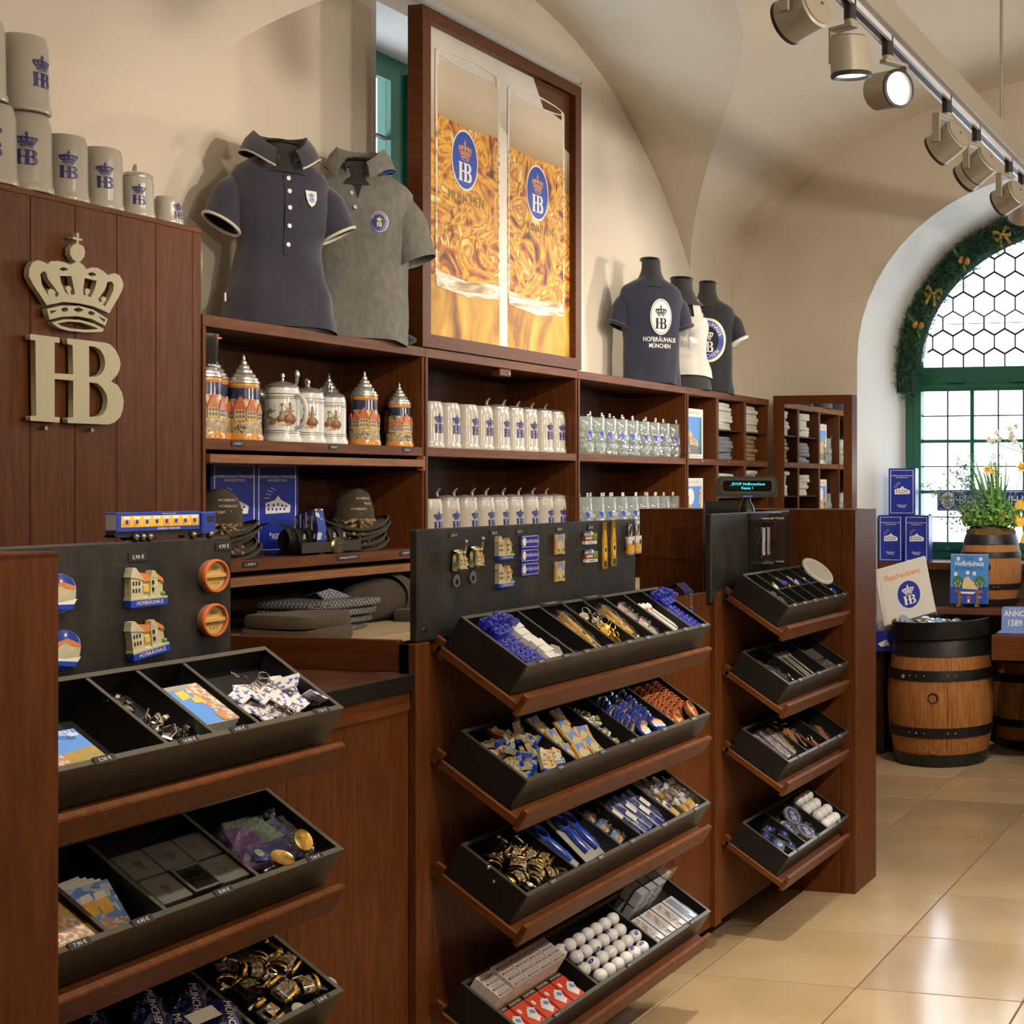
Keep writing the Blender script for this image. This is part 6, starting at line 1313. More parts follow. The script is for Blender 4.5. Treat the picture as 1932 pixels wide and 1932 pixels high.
for i in range(5):
    t = thing('picture_card', 'picture card with two beer mugs, %s in the leaning stack' % ['front', 'second', 'third', 'fourth', 'last'][i], 'card', tr_('L2', .178-.004*i, .075+.008*i, .050-.0035*i, -.08+.03*i, .30, -.06), 'leaning picture cards')
    ob('card', MB().box(-.042, .042, -.066, .066, 0, .003, b=.0005).mesh('card', PAPER), t)
    if i == 0:
        p = ob('print', MB().box(-.041, .041, -.065, .065, .003, .0035).mesh('p', pm('print_lozenges', (.08, .20, .55), .3, vor=(90, [(.08, .2, .55), (.12, .26, .6), (.45, .5, .6)]))), t)
        for x in (-.013, .013): ob('mug_print', MB().prism([(x-.011, .0), (x+.011, .004), (x+.012, .034), (x-.012, .03)], 0, .0004).prism([(x-.012, .03), (x+.012, .034), (x+.01, .048), (x-.01, .045)], 0, .0005, None, 1).mesh('m', BEER, PAPER), p, T(0, 0, .0036))
        ob('house_print', MB().prism([(-.04, -.055), (.04, -.055), (.04, -.015), (.012, -.01), (.0, .0), (-.02, -.016), (-.04, -.018)], 0, .0004).mesh('h', TOWN), p, T(0, 0, .0036)); ob('night_print', MB().prism([(-.041, -.065), (.041, -.065), (.041, -.055), (-.041, -.05)], 0, .0004).mesh('n', MGR), p, T(0, 0, .0038)); ob('price_sticker', MB().box(.016, .04, -.062, -.045, 0, .0005).mesh('s', PAPER), p, T(0, 0, .004))
LIDB = pm('grey_box_lid', (.085, .078, .068), .45); PINP = pm('silver_relief', (.4, .38, .35), .3, metal=.9)
liner('L2', .246, .466, .055)
for r_ in range(2):
    for i in range(3):
        x, y = .292+.0715*i, .063+.074*r_; open_ = r_ == 0 and i == 1
        t = thing('pin_box', ['front', 'rear'][r_]+' black gift box %s' % ['at the left', 'standing open with a silver crest' if open_ else 'in the middle', 'at the right'][i]+' of the second left tray', 'box', tr_('L2', x, y, .056), 'small black gift boxes')
        ob('box', MB().box(-.034, .034, -.034, .034, 0, .026, b=.001).mesh('box', BLACK if open_ else LIDB), t)
        if open_: ob('rim', shp('pinrim', [rect(.068, .068), rect(.058, .058)], .002, LIDB), t, T(0, 0, .028))
        ob('crest', MB().me(emb('crown', .07 if open_ else .035)).me(emb('hb', .07 if open_ else .03), T(0, .004, 0)).mesh('crest', CHROME if open_ else PINP), t, T(0, -.004, .0268))
bg_ = thing('medal_bag', 'clear bag with folded ribbons and a gold medal in the second left tray', 'bag', tr_('L2', .585, .10, .03))
for n, pts, m, z in (('green_cloth', [(-.08, .0), (.06, .0), (.05, .07), (-.04, .08)], pm('mint_cloth', (.25, .38, .3), .7), .03), ('purple_cloth', [(-.10, -.05), (-.02, -.06), (.0, .05), (-.06, .06)], pm('violet_cloth', (.18, .09, .28), .7), .035), ('blue_cloth', [(-.02, -.07), (.09, -.04), (.09, .06), (.02, .05)], pm('royal_cloth', (.05, .06, .28), .7), .025)): ob(n, MB().prism(pts, z, z+.012).mesh(n, m), bg_)
lb = ob('blue_label', MB().prism(rect(.062, .04, 0, 0, .003), 0, .001).mesh('lb', BLUE), bg_, T(-.045, -.04, .055) @ RZ(-.35)); ob('label_oval', MB().prism(ell(.009, .011, 16, -.012, .004), .001, .0014).mesh('lo', PAPER), lb); ob('label_text', txt('Hofbräuhaus', .006, PAPER), lb, T(.012, -.004, .0014))
ob('medal', MB().lathe([(0, .006), (.02, .006), (.024, .008), (.025, .0)], 22).mesh('md', GOLD), bg_, T(-.03, -.068, .055)); ob('medal', MB().lathe([(0, .006), (.02, .006), (.024, .008), (.025, .0)], 22).mesh('md', GOLD), bg_, T(.065, -.035, .05) @ RX(.5))
ob('film', crumple(.22, .18, .06, 3, 12), bg_, T(0, 0, .02))
for i, (x, y, rz) in enumerate(((.09, .15, -.5), (.20, .14, -.45), (.31, .14, -.5), (.33, .07, -.45), (.22, .06, -.55), (.10, .06, -.4), (.41, .12, -.6), (.42, .05, -.5))):
    t = thing('umbrella_pouch', 'dark blue packed pouch lettered München in the third left tray', 'pouch', tr_('L3', x, y, .055+.006*(i % 3), rz, .1*(i % 2), U(-.15, .15)), 'dark blue pouches')
    ob('pouch', MB().loft([[(px*s_, py, .022*s_+.022*s_*math.sin(a)) for a, px in [(2*PI*k/12, .034*math.cos(2*PI*k/12)) for k in range(12)]] for py, s_ in ((-.075, .5), (-.06, .9), (0, 1), (.06, .9), (.075, .4))]).mesh('pouch', DBLUE), t)
    ob('lettering', txt('MÜNCHEN', .02, PAPER), t, T(0, 0, .0455) @ RZ(-PI/2)); ob('film', FILM[i % 4], t, T(0, 0, .018))
    if i % 3 == 0: ob('price_label', MB().box(-.03, .03, -.015, .015, 0, .001).mesh('pl', PAPER), t, T(.005, -.045, .05) @ RZ(.5))
    elif i % 3 == 1: ob('blue_label', MB().box(-.028, .028, -.016, .016, 0, .001).mesh('pl', BLUEM), t, T(.004, -.045, .05) @ RZ(.6))
def steins(key, P, lab, s=1.05):
    for i, (x, y, w, rz, rx) in enumerate(P): inst('dark_stein_opener', tr_(key, x, y, w, rz, rx, U(-.3, .3), s), lab, 'bottle opener', lab.split(' in ')[0]+'s '+key, 'stein_opener')
liner('L3', .475, .698, .05)
steins('L3', [(.53, .17, .058, 2.6, .1), (.545, .105, .062, -.2, -.2), (.60, .075, .068, .25, .2), (.665, .13, .066, .4, .15), (.61, .155, .06, -1.4, .2), (.66, .06, .058, 1.2, -.2), (.53, .045, .058, .3, .2), (.625, .115, .08, 2.2, .2), (.575, .14, .072, 1.0, .1)], 'glazed stein-shaped bottle opener in the left tray heap')
# ---- middle rack, top tray
hl = MB()
bar = MB().prism(rect(.092, .017, 0, 0, .006), 0, .030, None, 0)
for k in range(3): bar.ball(.0085, (-.03+.03*k, 0, .029), 10, 6, None, 0, (1.3, .9, .6))
for k in range(4): hl.cyl(.0032, .0318, .0342, 8, T(-.036+.024*k, 0, -.0005))
proto('blue_whistle', [('body', bar.mesh('body', BLUEG), None, None), ('holes', hl.mesh('holes', BLK), None, None)])
liner('C1', .008, .255, .045); liner('C1', 1.007, 1.12, .045)
for cx, comp in ((.085, 'left end'), (1.062, 'right end')):
    for i in range(11): inst('blue_whistle', tr_('C1', cx+.004*math.sin(i), .022+.0175*i, .050+(.002*i if i > 6 else 0), .10+.02*math.sin(i*2), U(-.06, .06)), 'glossy blue piece with holes in the row at the tray\'s %s' % comp, 'trinket', 'blue pieces at the %s' % comp)
    for i in range(5): inst('blue_whistle', tr_('C1', cx-.03+.022*i, .185+.006*(i % 2), .085+.006*(i % 2), .5-.25*i, .2, .1, .8), 'glossy blue piece tumbled on the back of the %s row' % comp, 'trinket', 'tumbled blue pieces at the %s' % comp)
for i in range(7): tag(ob('white_gift_carton', MB().box(-.026, .026, -.0125, .0125, 0, .028, b=.0008).mesh('wg', WHITE), None, tr_('C1', .182+.004*(i % 2), .035+.0275*i, .052+.003*(i % 3), .02+.09*(i % 2), .06*(i % 3))), 'small white carton, %s from the front in the top tray row' % ORD[i], 'box', 'small white cartons')
us = thing('usb_case', 'silver flip case lying in front of the white cartons', 'case', tr_('C1', .223, .045, .06, .9, 0)); ob('case', MB().box(-.028, .028, -.015, .015, 0, .022, b=.003).mesh('case', pm('satin_silver', (.5, .49, .47), .3, metal=.5)), us); ob('print', MB().prism(ell(.012, .006, 16), .022, .0224).mesh('p', GREYP), us)
for i, (x, y) in enumerate(((.285, .125), (.305, .10), (.30, .15))):
    t = thing('blue_lighter', 'blue and white striped lighter, %s of three in the top tray' % ['left', 'right', 'rear'][i], 'lighter', tr_('C1', x, y, .055, .4+.3*i), 'striped lighters'); ob('body', MB().box(-.02, .02, -.011, .011, 0, .012, b=.002).mesh('b', BLUEM), t); ob('stripe', MB().box(-.008, .008, -.0115, .0115, .001, .0126).mesh('s', PAPER), t)
for i in range(3): t = thing('clear_stopper_bag', 'clear bag with a blue stopper, %s in its compartment' % ORD[i], 'bag', tr_('C1', .30+.025*i, .07-.02*i, .035, .5*i), 'clear stopper bags'); ob('stopper', MB().cyl(.009, 0, .035, 10, RX(PI/2)).mesh('st', ACRYL), t, T(0, .01, .02)); ob('film', FILMS[i], t); ob('blue_print', MB().box(-.02, .02, -.015, .0, .006, .008).mesh('bp', BLUEM), t)
def packopener(key, x, y, w, rz, lab, grp):
    t = inst('bottle_opener', tr_(key, x, y, w, rz, .12, 0, 1.05), lab, 'bottle opener', grp); ob('film', crumple(.045, .18, .016, int(x*100), 10), t, T(0, 0, .0))
for x, q in ((.435, 'third'), (.680, 'fifth')):
    for k in range(3): packopener('C1', x-.024+.024*k, .10+.008*k, .055+.006*k, -.02, 'bottle-shaped opener in film, %s in the %s compartment' % (ORD[k], q), 'openers in film')
    liner('C1', x-.052, x+.052, .05)
for i in range(9):
    x, y = .565+U(-.03, .03), .05+.014*i; m_ = GOLD if i < 5 else CHROME
    tag(ob('coin_keyring', MB().lathe([(0, .003), (.013, .003), (.016, .004), (.016, 0)], 16).tube([(.012*math.cos(a), .026+.012*math.sin(a), .002) for a in [2*PI*k/14 for k in range(14)]], .0014, 5, None, 0, True).mesh('ck', m_), None, tr_('C1', x, y, .06+.002*i, U(-1, 1), U(.3, .9), U(-.3, .3))), ('gold' if i < 5 else 'silver')+' coin keyring in the fourth compartment of the top tray', 'keyring', ('gold' if i < 5 else 'silver')+' coin keyrings')
liner('C1', .507, .615, .05)
PINKP = pm('pink_print', (.55, .30, .28), .4, noise=(80, (.6, .5, .5)))
for i in range(4):
    t = thing('bagged_keyring', 'pink and silver trinket in clear film, %s in its compartment' % ORD[i], 'bag', tr_('C1', .80+.012*(i % 2), .05+.042*i, .06, .4*(i % 2), .2), 'bagged trinkets'); ob('trinket', MB().box(-.022, .022, -.018, .018, 0, .014, b=.002).mesh('t', PINKP if i % 2 else SILV), t); ob('film', FILMS[i], t)
PENW = pm('pen_white', (.55, .54, .5), .25)
for i in range(6):
    x0_ = .905+.016*i; t = thing('souvenir_pen', 'pale souvenir pen with round cap, %s from the left' % ORD[i], 'pen', tr_('C1', x0_, .105, .062+.004*(i % 2), .12+.05*i, .12), 'souvenir pens'); ob('barrel', MB().cyl(.0055, -.075, .05, 10, RX(-PI/2)).mesh('b', PENW), t); ob('cap', MB().lathe([(.0055, .05), (.010, .054), (.0115, .062), (.009, .072), (0, .073)], 12, RX(-PI/2)).mesh('c', WHITE), t); ob('clip_ring', MB().lathe([(.0062, .046), (.0068, .048), (.0062, .05)], 10, RX(-PI/2)).mesh('r', RED), t)
# ---- middle rack, second tray
liner('C2', .006, .266, .045); liner('C2', .274, .506, .045); liner('C2', .514, .636, .04); liner('C2', .644, .888, .04); liner('C2', .896, 1.12, .04)
for i in range(20):
    x = .05+.175*((i*29) % 9)/8; y = .035+.15*((i*41) % 8)/7
    inst('house_magnet', tr_('C2', x, y, .05+.0018*i, U(-1.4, 1.4), U(-.7, .9), U(-.5, .5), .92), 'painted house magnet in the heap of the second tray', 'magnet', 'heaped house magnets')
inst('house_magnet', tr_('C2', .205, .185, .085, .5, .9, 0), 'house magnet standing up at the back of the heap', 'magnet', 'heaped house magnets')
for i, (x, y, w, rz) in enumerate(((.31, .18, .075, .1), (.325, .12, .07, .05), (.315, .06, .065, 0), (.365, .045, .068, -.1), (.39, .09, .072, .2), (.40, .14, .076, .05), (.43, .18, .08, .1), (.455, .10, .07, -.2), (.44, .055, .066, .3), (.35, .16, .06, .4))): inst('scroll_magnet', tr_('C2', x, y, w, rz, .35, U(-.2, .2), 1.05), 'parchment-shaped house magnet, number %s in the loose rows' % ORD[i], 'magnet', 'loose parchment magnets')
for i in range(5): inst('band_magnet', tr_('C2', .572+U(-.02, .02), .055+.032*i, .05+.004*i, U(-1.5, 1.5), .3, U(-.4, .4), .85), 'brass band magnet in the third compartment of the second tray', 'magnet', 'loose brass band magnets')
for c in range(3):
    for i in range(9): inst('round_magnet', tr_('C2', .705+.062*c, .07+.0155*i, .068+.0008*i, U(-.2, .2), .95+U(-.1, .1), U(-.12, .12), 1.0), 'round blue house magnet leaning in %s row of the second tray' % ['the left', 'the middle', 'the right'][c], 'magnet', 'leaning round magnets, row %d' % (c+1))
inst('round_magnet', tr_('C2', .73, .045, .075, .3, .25, 0, 1.05), 'round blue magnet lying in front of its row, left one', 'magnet'); inst('round_magnet', tr_('C2', .815, .045, .08, -.2, .1, 0, 1.15), 'round blue magnet lying flat in front, right one', 'magnet')
for c in range(3):
    for i in range(9): inst('barrel_magnet', tr_('C2', .945+.062*c, .075+.0155*i, .062, U(-.2, .2), 1.05+U(-.08, .08), U(-.08, .08), .98), 'red-rimmed barrel-head magnet leaning in %s row' % ['the left', 'the middle', 'the right'][c], 'magnet', 'leaning barrel magnets, row %d' % (c+1))
for i, (x, y, w, rx) in enumerate(((.925, .045, .06, .4), (.98, .04, .055, .3), (1.07, .055, .075, .45))): inst('barrel_magnet', tr_('C2', x, y, w, .2, rx, .1, 1.1), 'red-rimmed barrel-head magnet lying in front, %s of three' % ['left', 'middle', 'right'][i], 'magnet')
# ---- middle rack, third tray
liner('C3', .006, .26, .045)
steins('C3', [(.05, .15, .055, 2.2, .2), (.13, .165, .06, 1.9, .1), (.10, .10, .066, -.9, .2), (.19, .13, .058, .4, .3), (.06, .07, .058, 1.4, -.2), (.15, .075, .062, -1.2, .1), (.215, .085, .06, .2, -.2), (.10, .045, .06, 1.9, .2), (.17, .045, .056, 1.2, 0), (.12, .14, .075, .5, .2)], 'glazed stein-shaped bottle opener in the third tray heap')
liner('C3', .268, .521, .03)
op = MB(); L_ = []
for j in range(13):
    t = j/12; y = -.07+.095*t; w = .011+.004*math.sin(PI*t*1.05)-.002*t; L_.append([(w*math.cos(a), y, .010+.008*math.sin(a)*(1+.3*math.sin(PI*t))) for a in [2*PI*k/14 for k in range(14)]])
op.loft(L_)
op.tube([(.019*math.sin(a), .047+.026*math.cos(a), .010) for a in [2*PI*k/22 for k in range(22)]], .0075, 10, None, 0, True)
proto('blue_opener', [('backing_card', MB().box(-.034, .034, -.095, .085, -.002, 0).mesh('card', pm('grey_card', (.42, .40, .38), .5)), None, None), ('handle', op.mesh('handle', BLUEM), None, None), ('cutter', MB().box(-.008, .008, .035, .05, .006, .012).mesh('cutter', CHROME), None, None), ('crest_print', MB().me(shp('bocr', [ell(.0065, .012, 16), ell(.0055, .011, 16)])).me(embmesh(.018)).mesh('crest', PAPER), T(0, -.04, .0188), 1)])
for i, (x, y, w, rz) in enumerate(((.33, .13, .058, .28), (.425, .13, .066, .12), (.485, .13, .060, .16))): inst('blue_opener', tr_('C3', x, y, w, rz, .22), 'bright blue ring-handled bottle opener on a card, %s of three' % ['left', 'middle', 'right'][i], 'bottle opener', 'blue openers on cards')
for i in range(3): t = thing('bagged_cards', 'bag of town picture magnets, %s in the narrow compartment' % ORD[i], 'bag', tr_('C3', .585, .055+.055*i, .062-.004*i, .3-.2*i, .2), 'bagged town pictures'); ob('picture', MB().box(-.03, .03, -.02, .02, 0, .004).mesh('pic', TOWN), t); ob('sky', MB().box(-.03, .03, .008, .02, .004, .0045).mesh('sky', SKYB), t); ob('film', FILMS[i], t)
for i in range(5):
    t = thing('bagged_lanyard', 'dark blue lanyard folded in a clear bag, %s from the left' % ORD[i], 'lanyard', tr_('C3', .69+.045*i, .115-.006*(i % 2), .055, .3, .15), 'bagged lanyards'); ob('lanyard', MB().box(-.016, .016, -.08, .08, 0, .016, b=.004).mesh('ly', pm('lanyard_film_blue', (.02, .035, .20), .4)), t); ob('film', crumple(.05, .18, .026, 60+i, 10), t)
    ob('white_label', MB().box(-.013, .013, -.02, .02, .017, .018).mesh('wl', PAPER), t, T(0, .01-.02*(i % 2), .004))
for i, (x, y) in enumerate(((.945, .155), (1.02, .145), (1.085, .135), (.96, .07), (1.04, .065), (1.095, .07))): t = inst('beer_opener', tr_('C3', x, y, .05, U(-.6, .6), .2, U(-.3, .3), 1.15), 'plastic beer-mug keyring in film, %s in the right compartment' % ORD[i], 'keyring', 'beer-mug keyrings in film'); ob('film', FILM[i % 4], t, S(.9, .75, 1.2))
liner('C3', .90, 1.12, .04)
# ---- middle rack, lowest tray
REDB = pm('red_carton', (.60, .06, .03), .35)
def cards(key, x, y, w, lab, lie, grp):
    t = thing('playing_card_box', lab, 'box', tr_(key, x, y, w, 0 if lie else 0), grp)
    if lie:
        ob('carton', MB().box(-.031, .031, -.05, .05, 0, .02, b=.0006).mesh('c', REDB), t); ob('black_band', MB().box(-.0313, .0313, .036, .0503, 0, .0205).mesh('b', BLK), t); ob('lettering', txt('MÜNCHEN', .0105, PAPER), t, T(0, .043, .0208))
        for k in range(4): ob('card_print', MB().prism([(-.012, -.018), (.012, -.018), (.012, .018), (-.012, .018)], 0, .0003).mesh('cp', PAPER), t, T(.006+.003*k, -.02+.004*k, .0204+.0003*k) @ RZ(.5-.35*k))
        ob('picture', MB().box(-.008, .008, .0, .012, 0, .0003).mesh('p', SKYB), t, T(.012, -.012, .0222) @ RZ(-.5)); ob('mug_badge', MB().prism(ell(.006, .009, 14, -.018, .014), .0203, .0208).mesh('mb', PAPER), t)
    else:
        ob('carton', MB().box(-.031, .031, -.0105, .0105, 0, .098, b=.0006).mesh('c', pm('white_carton', (.58, .55, .53), .4)), t); ob('lettering', MB().me(txt('MÜNCHEN', .0115, None, 'CENTER', 0, .95, .01), T(0, -.005, .0985)).mesh('l', BLK), t); ob('red_text', MB().me(txt('SPIELKARTEN', .0075), T(0, .005, .0985)).mesh('rt', RED), t)
        ob('side_print', MB().box(-.0313, .0313, -.0108, .0108, .0, .03).mesh('sp', REDB), t); ob('gold_band', MB().box(-.0314, .0314, -.0109, .0109, .03, .045).mesh('gb', pm('ochre_print', (.45, .28, .10), .5)), t)
    return t
liner('C4', .007, .383, .045)
for i in range(5): cards('C4', .045+.0685*i, .068, .047, 'red playing-card box with fanned cards, %s from the left' % ORD[i], True, 'red playing-card boxes')
for r_ in range(4):
    for i in range(5): cards('C4', .042+.0665*i, .132+.0215*r_, .030 if i else .022, 'white upright playing-card box, row %s, %s from the left' % (ORD[r_], ORD[i]), False, 'upright playing-card boxes')
GOLF = pm('golf_ball_white', (.72, .71, .70), .3)
nt = GOLF.node_tree; vt = nd(nt, 'ShaderNodeTexVoronoi'); vt.inputs['Scale'].default_value = 260; tcg = nd(nt, 'ShaderNodeTexCoord'); nt.links.new(tcg.outputs['Object'], vt.inputs['Vector']); bpn = nd(nt, 'ShaderNodeBump'); bpn.inputs['Strength'].default_value = .35; bpn.inputs['Distance'].default_value = .002; nt.links.new(vt.outputs[0], bpn.inputs['Height']); nt.links.new(bpn.outputs[0], nt.nodes['Principled BSDF'].inputs['Normal'])
GB_ = MB().ball(.0213, (0, 0, 0), 20, 12).mesh('ball', GOLF)
GE = wrap(MB().me(shp('gbo', [ell(.006, .008, 16)])).mesh('gbo'), .0215, 'crest_print', BLUE)
proto('golf_ball', [('ball', GB_, None, None), ('crest_print', GE, None, None)])
liner('C4', .391, .762, .052)
for r_ in range(4):
    for i in range(7 if r_ % 2 else 6):
        x = .425+.052*i+(0 if r_ % 2 else .026); inst('golf_ball', tr_('C4', x, .036+.0445*r_, .0733) @ Euler((U(0, 6), U(0, 6), U(0, 6))).to_matrix().to_4x4(), 'white golf ball with blue crest in the lowest middle tray', 'ball', 'golf balls')
liner('C4', .77, 1.12, .05)
PKR = pm('pack_print_red', (.5, .16, .16), .4, vor=(110, [(.62, .60, .58), (.62, .60, .58), (.50, .16, .16), (.62, .60, .58), (.3, .34, .28)]))
for i in range(4):
    t = thing('clear_card_case', 'clear case of printed cards lying flat, %s from the left' % ORD[i], 'case', tr_('C4', .815+.078*i, .078, .052), 'clear card cases lying flat'); ob('cards', MB().box(-.035, .035, -.055, .055, .002, .02).mesh('c', PAPER), t); ob('print', MB().box(-.018, .018, -.05, .05, .02, .0206).mesh('p', PKR if i < 3 else pm('pack_print_blue', (.3, .35, .5), .4)), t); ob('case', MB().box(-.037, .037, -.058, .058, 0, .024, b=.001).mesh('case', ACRYL), t); ob('sticker', MB().box(-.002, .02, -.054, -.036, .0245, .025).mesh('s', WHITE), t)
for r_ in range(2):
    for i in range(3):
        for k in range(2):
            t = thing('clear_card_case', 'clear card case standing upright in the %s group, %s row' % (['lower', 'upper'][k], ['front', 'rear'][r_]), 'case', tr_('C4', .83+.06*i, .16+.036*r_, .052+.062*k*.9), 'upright clear card cases'); ob('cards', MB().box(-.024, .024, -.013, .013, .002, .05).mesh('c', pm('grey_cards', (.42, .43, .46), .5)), t); ob('case', MB().box(-.028, .028, -.0165, .0165, 0, .055, b=.002).mesh('case', ACRYL), t)
t = thing('clear_card_case', 'tall clear case leaning behind the upright ones', 'case', tr_('C4', 1.03, .185, .052, -.1)); ob('case', MB().box(-.04, .04, -.02, .02, 0, .13, b=.003).mesh('case', ACRYL), t); ob('cards', MB().box(-.03, -.002, -.014, .014, .002, .10).box(.002, .03, -.014, .014, .002, .10).mesh('c', PAPER), t)
# ---- right rack
LID_ = thing('plastic_lid', 'white oval plastic tub lid leaning on the back of the right top tray', 'lid', tr_('R1', .655, .16, .105, -.25, .12, -.25)); ob('rim', MB().tube([(.055*math.cos(a), .075*math.sin(a), 0) for a in [2*PI*k/30 for k in range(30)]], .009, 8, None, 0, True).mesh('rim', pm('milky_plastic', (.62, .61, .56), .35)), LID_); ob('disc', MB().prism(ell(.052, .072, 30), -.004, .002).mesh('disc', pm('milky_centre', (.5, .49, .46), .4)), LID_)
PB_ = pm('pastel_blue_print', (.40, .42, .70), .4)
for i, (x, y, m, lab) in enumerate(((.15, .17, SILV, 'silver pin'), (.19, .15, SILV, 'pale pin card'), (.17, .135, WHITE, 'white pin card'), (.28, .18, GOLD, 'gold crest pin'), (.30, .16, BLUEM, 'blue pin on gold'), (.32, .135, GOLD, 'round gold pin'), (.40, .17, PB_, 'pastel blue pin card'), (.42, .145, PB_, 'second pastel blue card'), (.455, .14, DBLUE, 'dark blue pin card'), (.52, .15, PB_, 'blue lozenge patch'), (.54, .135, BLUEM, 'small blue patch'), (.64, .085, BLUEM, 'blue keyring'), (.655, .05, BLUEM, 'blue crest keyring'), (.65, .067, CHROME, 'silver crest on blue'))):
    tag(ob('souvenir_pin', MB().prism(rect(.034, .024, 0, 0, .003), 0, .003).lathe([(0, .006), (.008, .005), (.009, .003)], 12).mesh('pin', m), None, tr_('R1', x, y, .072, U(-.8, .8), .3, U(-.2, .2), 1.25)), lab+' in the small compartments of the right top tray', 'pin', 'pins in the right top tray')
for x0_, x1_ in ((.12, .229), (.237, .343), (.351, .471), (.479, .576)): liner('R1', x0_, x1_, .066, .119)
liner('R1', .585, .697, .06)
def longbag(key, x, y, w, rz, lab, content, seed, wd=.05, ln=.16, grp=None):
    t = thing('bagged_souvenir', lab, 'bag', tr_(key, x, y, w, rz, .12), grp); ob('content', MB().box(-wd*.3, wd*.3, -ln*.4, ln*.4, .002, .016, b=.003).mesh('c', content), t); ob('film', crumple(wd, ln, .03, seed, 10), t)
longbag('R1', .062, .085, .055, .25, 'long clear bag with a printed pen in the right top tray', PAPER, 81, .04, .14)
for i, (x, y, rz) in enumerate(((.075, .14, .4), (.11, .08, .3))): longbag('R2', x, y, .05, rz, 'dark souvenir in clear film, %s in the second right tray' % ['rear', 'front'][i], BLACK, 83+i, .07, .12)
tag(ob('coin_keyring', MB().lathe([(0, .003), (.016, .003), (.018, .0)], 16).tube([(.012*math.cos(a), .028+.012*math.sin(a), .002) for a in [2*PI*k/14 for k in range(14)]], .0016, 5, None, 0, True).mesh('ck', CHROME), None, tr_('R2', .145, .035, .07, .8, .3)), 'shiny silver keyring at the front of the second right tray', 'keyring')
PENS = pm('pen_silver', (.38, .36, .30), .25, metal=.7)
for i in range(6):
    t = thing('metal_pen', 'slim silver pen lying in the second right tray, %s from the left' % ORD[i], 'pen', tr_('R2', .24+.032*i, .105, .055+.003*(i % 2), -.06+.03*i, .08), 'slim silver pens'); ob('barrel', MB().cyl(.0058, -.075, .055, 10, RX(-PI/2)).mesh('b', PENS), t); ob('cap', MB().cyl(.0075, .055, .085, 10, RX(-PI/2)).mesh('c', pm('pen_cap_violet', (.22, .2, .26), .3)), t); ob('tip', MB().lathe([(.0058, -.075), (.003, -.085), (0, -.087)], 8, RX(-PI/2)).mesh('t', CHROME), t)
liner('R2', .197, .451, .048)
for i, (x, y) in enumerate(((.53, .06), (.62, .05), (.53, .14), (.62, .13))): tag(ob('black_carton', MB().box(-.04, .04, -.034, .034, 0, .05, b=.001).mesh('bc', LIDB), None, tr_('R2', x, y, .012)), 'flat dark gift carton, %s in the second right tray' % ['front left', 'front right', 'rear left', 'rear right'][i], 'box', 'dark gift cartons in the right rack')
t = thing('key_pendant', 'small metal pendant on a hook lying on the dark cartons', 'keyring', tr_('R2', .60, .06, .064)); ob('hook', MB().tube([(-.03+.018*math.cos(a), .012*math.sin(a), .004) for a in [PI*.2+2.2*PI*k/24*.7 for k in range(20)]], .0016, 6).mesh('h', CHROME), t); ob('pendant', MB().prism(rect(.03, .014, .01, -.008, .004), .0, .004).mesh('p', COPPER), t)
for i in range(5): longbag('R3', .055+.036*i, .12, .055, .12, 'bagged straw-coloured souvenir, %s from the left in the third right tray' % ORD[i], [pm('straw', (.42, .33, .18), .6), pm('lanyard_film_blue', (.02, .035, .20), .4)][i % 2], 90+i, .045, .19, 'bagged straw souvenirs')
for i in range(8):
    t = thing('leather_keyring', 'brown leather keyring loop in the third right tray', 'keyring', tr_('R3', .28+.02*i, .16-.018*i, .055+.004*(i % 3), U(-1, 1), .3, U(-.4, .4)), 'leather keyrings'); ob('strap', MB().box(-.01, .01, -.035, .035, 0, .005, b=.0015).mesh('s', COPPER), t); ob('ring', MB().tube([(.015*math.cos(a), .045+.015*math.sin(a), .004) for a in [2*PI*k/16 for k in range(16)]], .0014, 5, None, 0, True).mesh('r', CHROME), t)
longbag('R3', .57, .07, .05, -.5, 'bagged brown leather piece at the right of the third right tray', COPPER, 97, .06, .12); longbag('R3', .53, .12, .045, .3, 'crumpled clear bag at the back of the third right tray', BLACK, 98, .09, .10)
liner('R3', .228, .461, .045)
for i, (x, y, w) in enumerate(((.15, .155, .05), (.19, .10, .055), (.095, .085, .05), (.16, .055, .048), (.09, .14, .046))):
    t = thing('coaster_pack', 'black coaster pack with a blue oval crest, %s in the lowest right tray' % ORD[i], 'coasters', tr_('R4', x, y, w, .3, .05, U(-.05, .05)), 'black coaster packs'); ob('pack', MB().box(-.04, .04, -.03, .03, 0, .02, b=.001).mesh('p', BLACK), t); ob('oval', MB().prism(ell(.022, .016, 20), .02, .0206).mesh('o', BLUEM), t); ob('oval_line', MB().me(shp('cpl', [ell(.024, .018, 20), ell(.022, .016, 20)])).mesh('l', GOLD), t, T(0, 0, .0208)); ob('lettering', txt('Hofbräu', .009, PAPER), t, T(0, 0, .0212)); ob('film', crumple(.09, .07, .026, 101+i), t)
for i, (x, y, w, rx) in enumerate(((.37, .15, .075, .35), (.36, .065, .06, .1), (.30, .12, .05, .1))):
    t = thing('crest_badge_bag', 'round blue crest badge in clear film, %s one' % ['upright', 'front', 'half hidden'][i], 'badge', tr_('R4', x, y, w, -.5, rx), 'crest badges in film'); ob('badge', MB().cyl(.042, 0, .008, 26).mesh('b', pm('grey_badge', (.25, .25, .26), .4)), t); ob('disc', MB().cyl(.031, .008, .009, 26).mesh('d', BLUE), t); ob('emblem', MB().me(embmesh(.05)).mesh('e', PAPER), t, T(0, 0, .0095)); ob('film', crumple(.11, .11, .03, 110+i), t)
liner('R4', .215, .458, .045); liner('R4', .466, .697, .05)
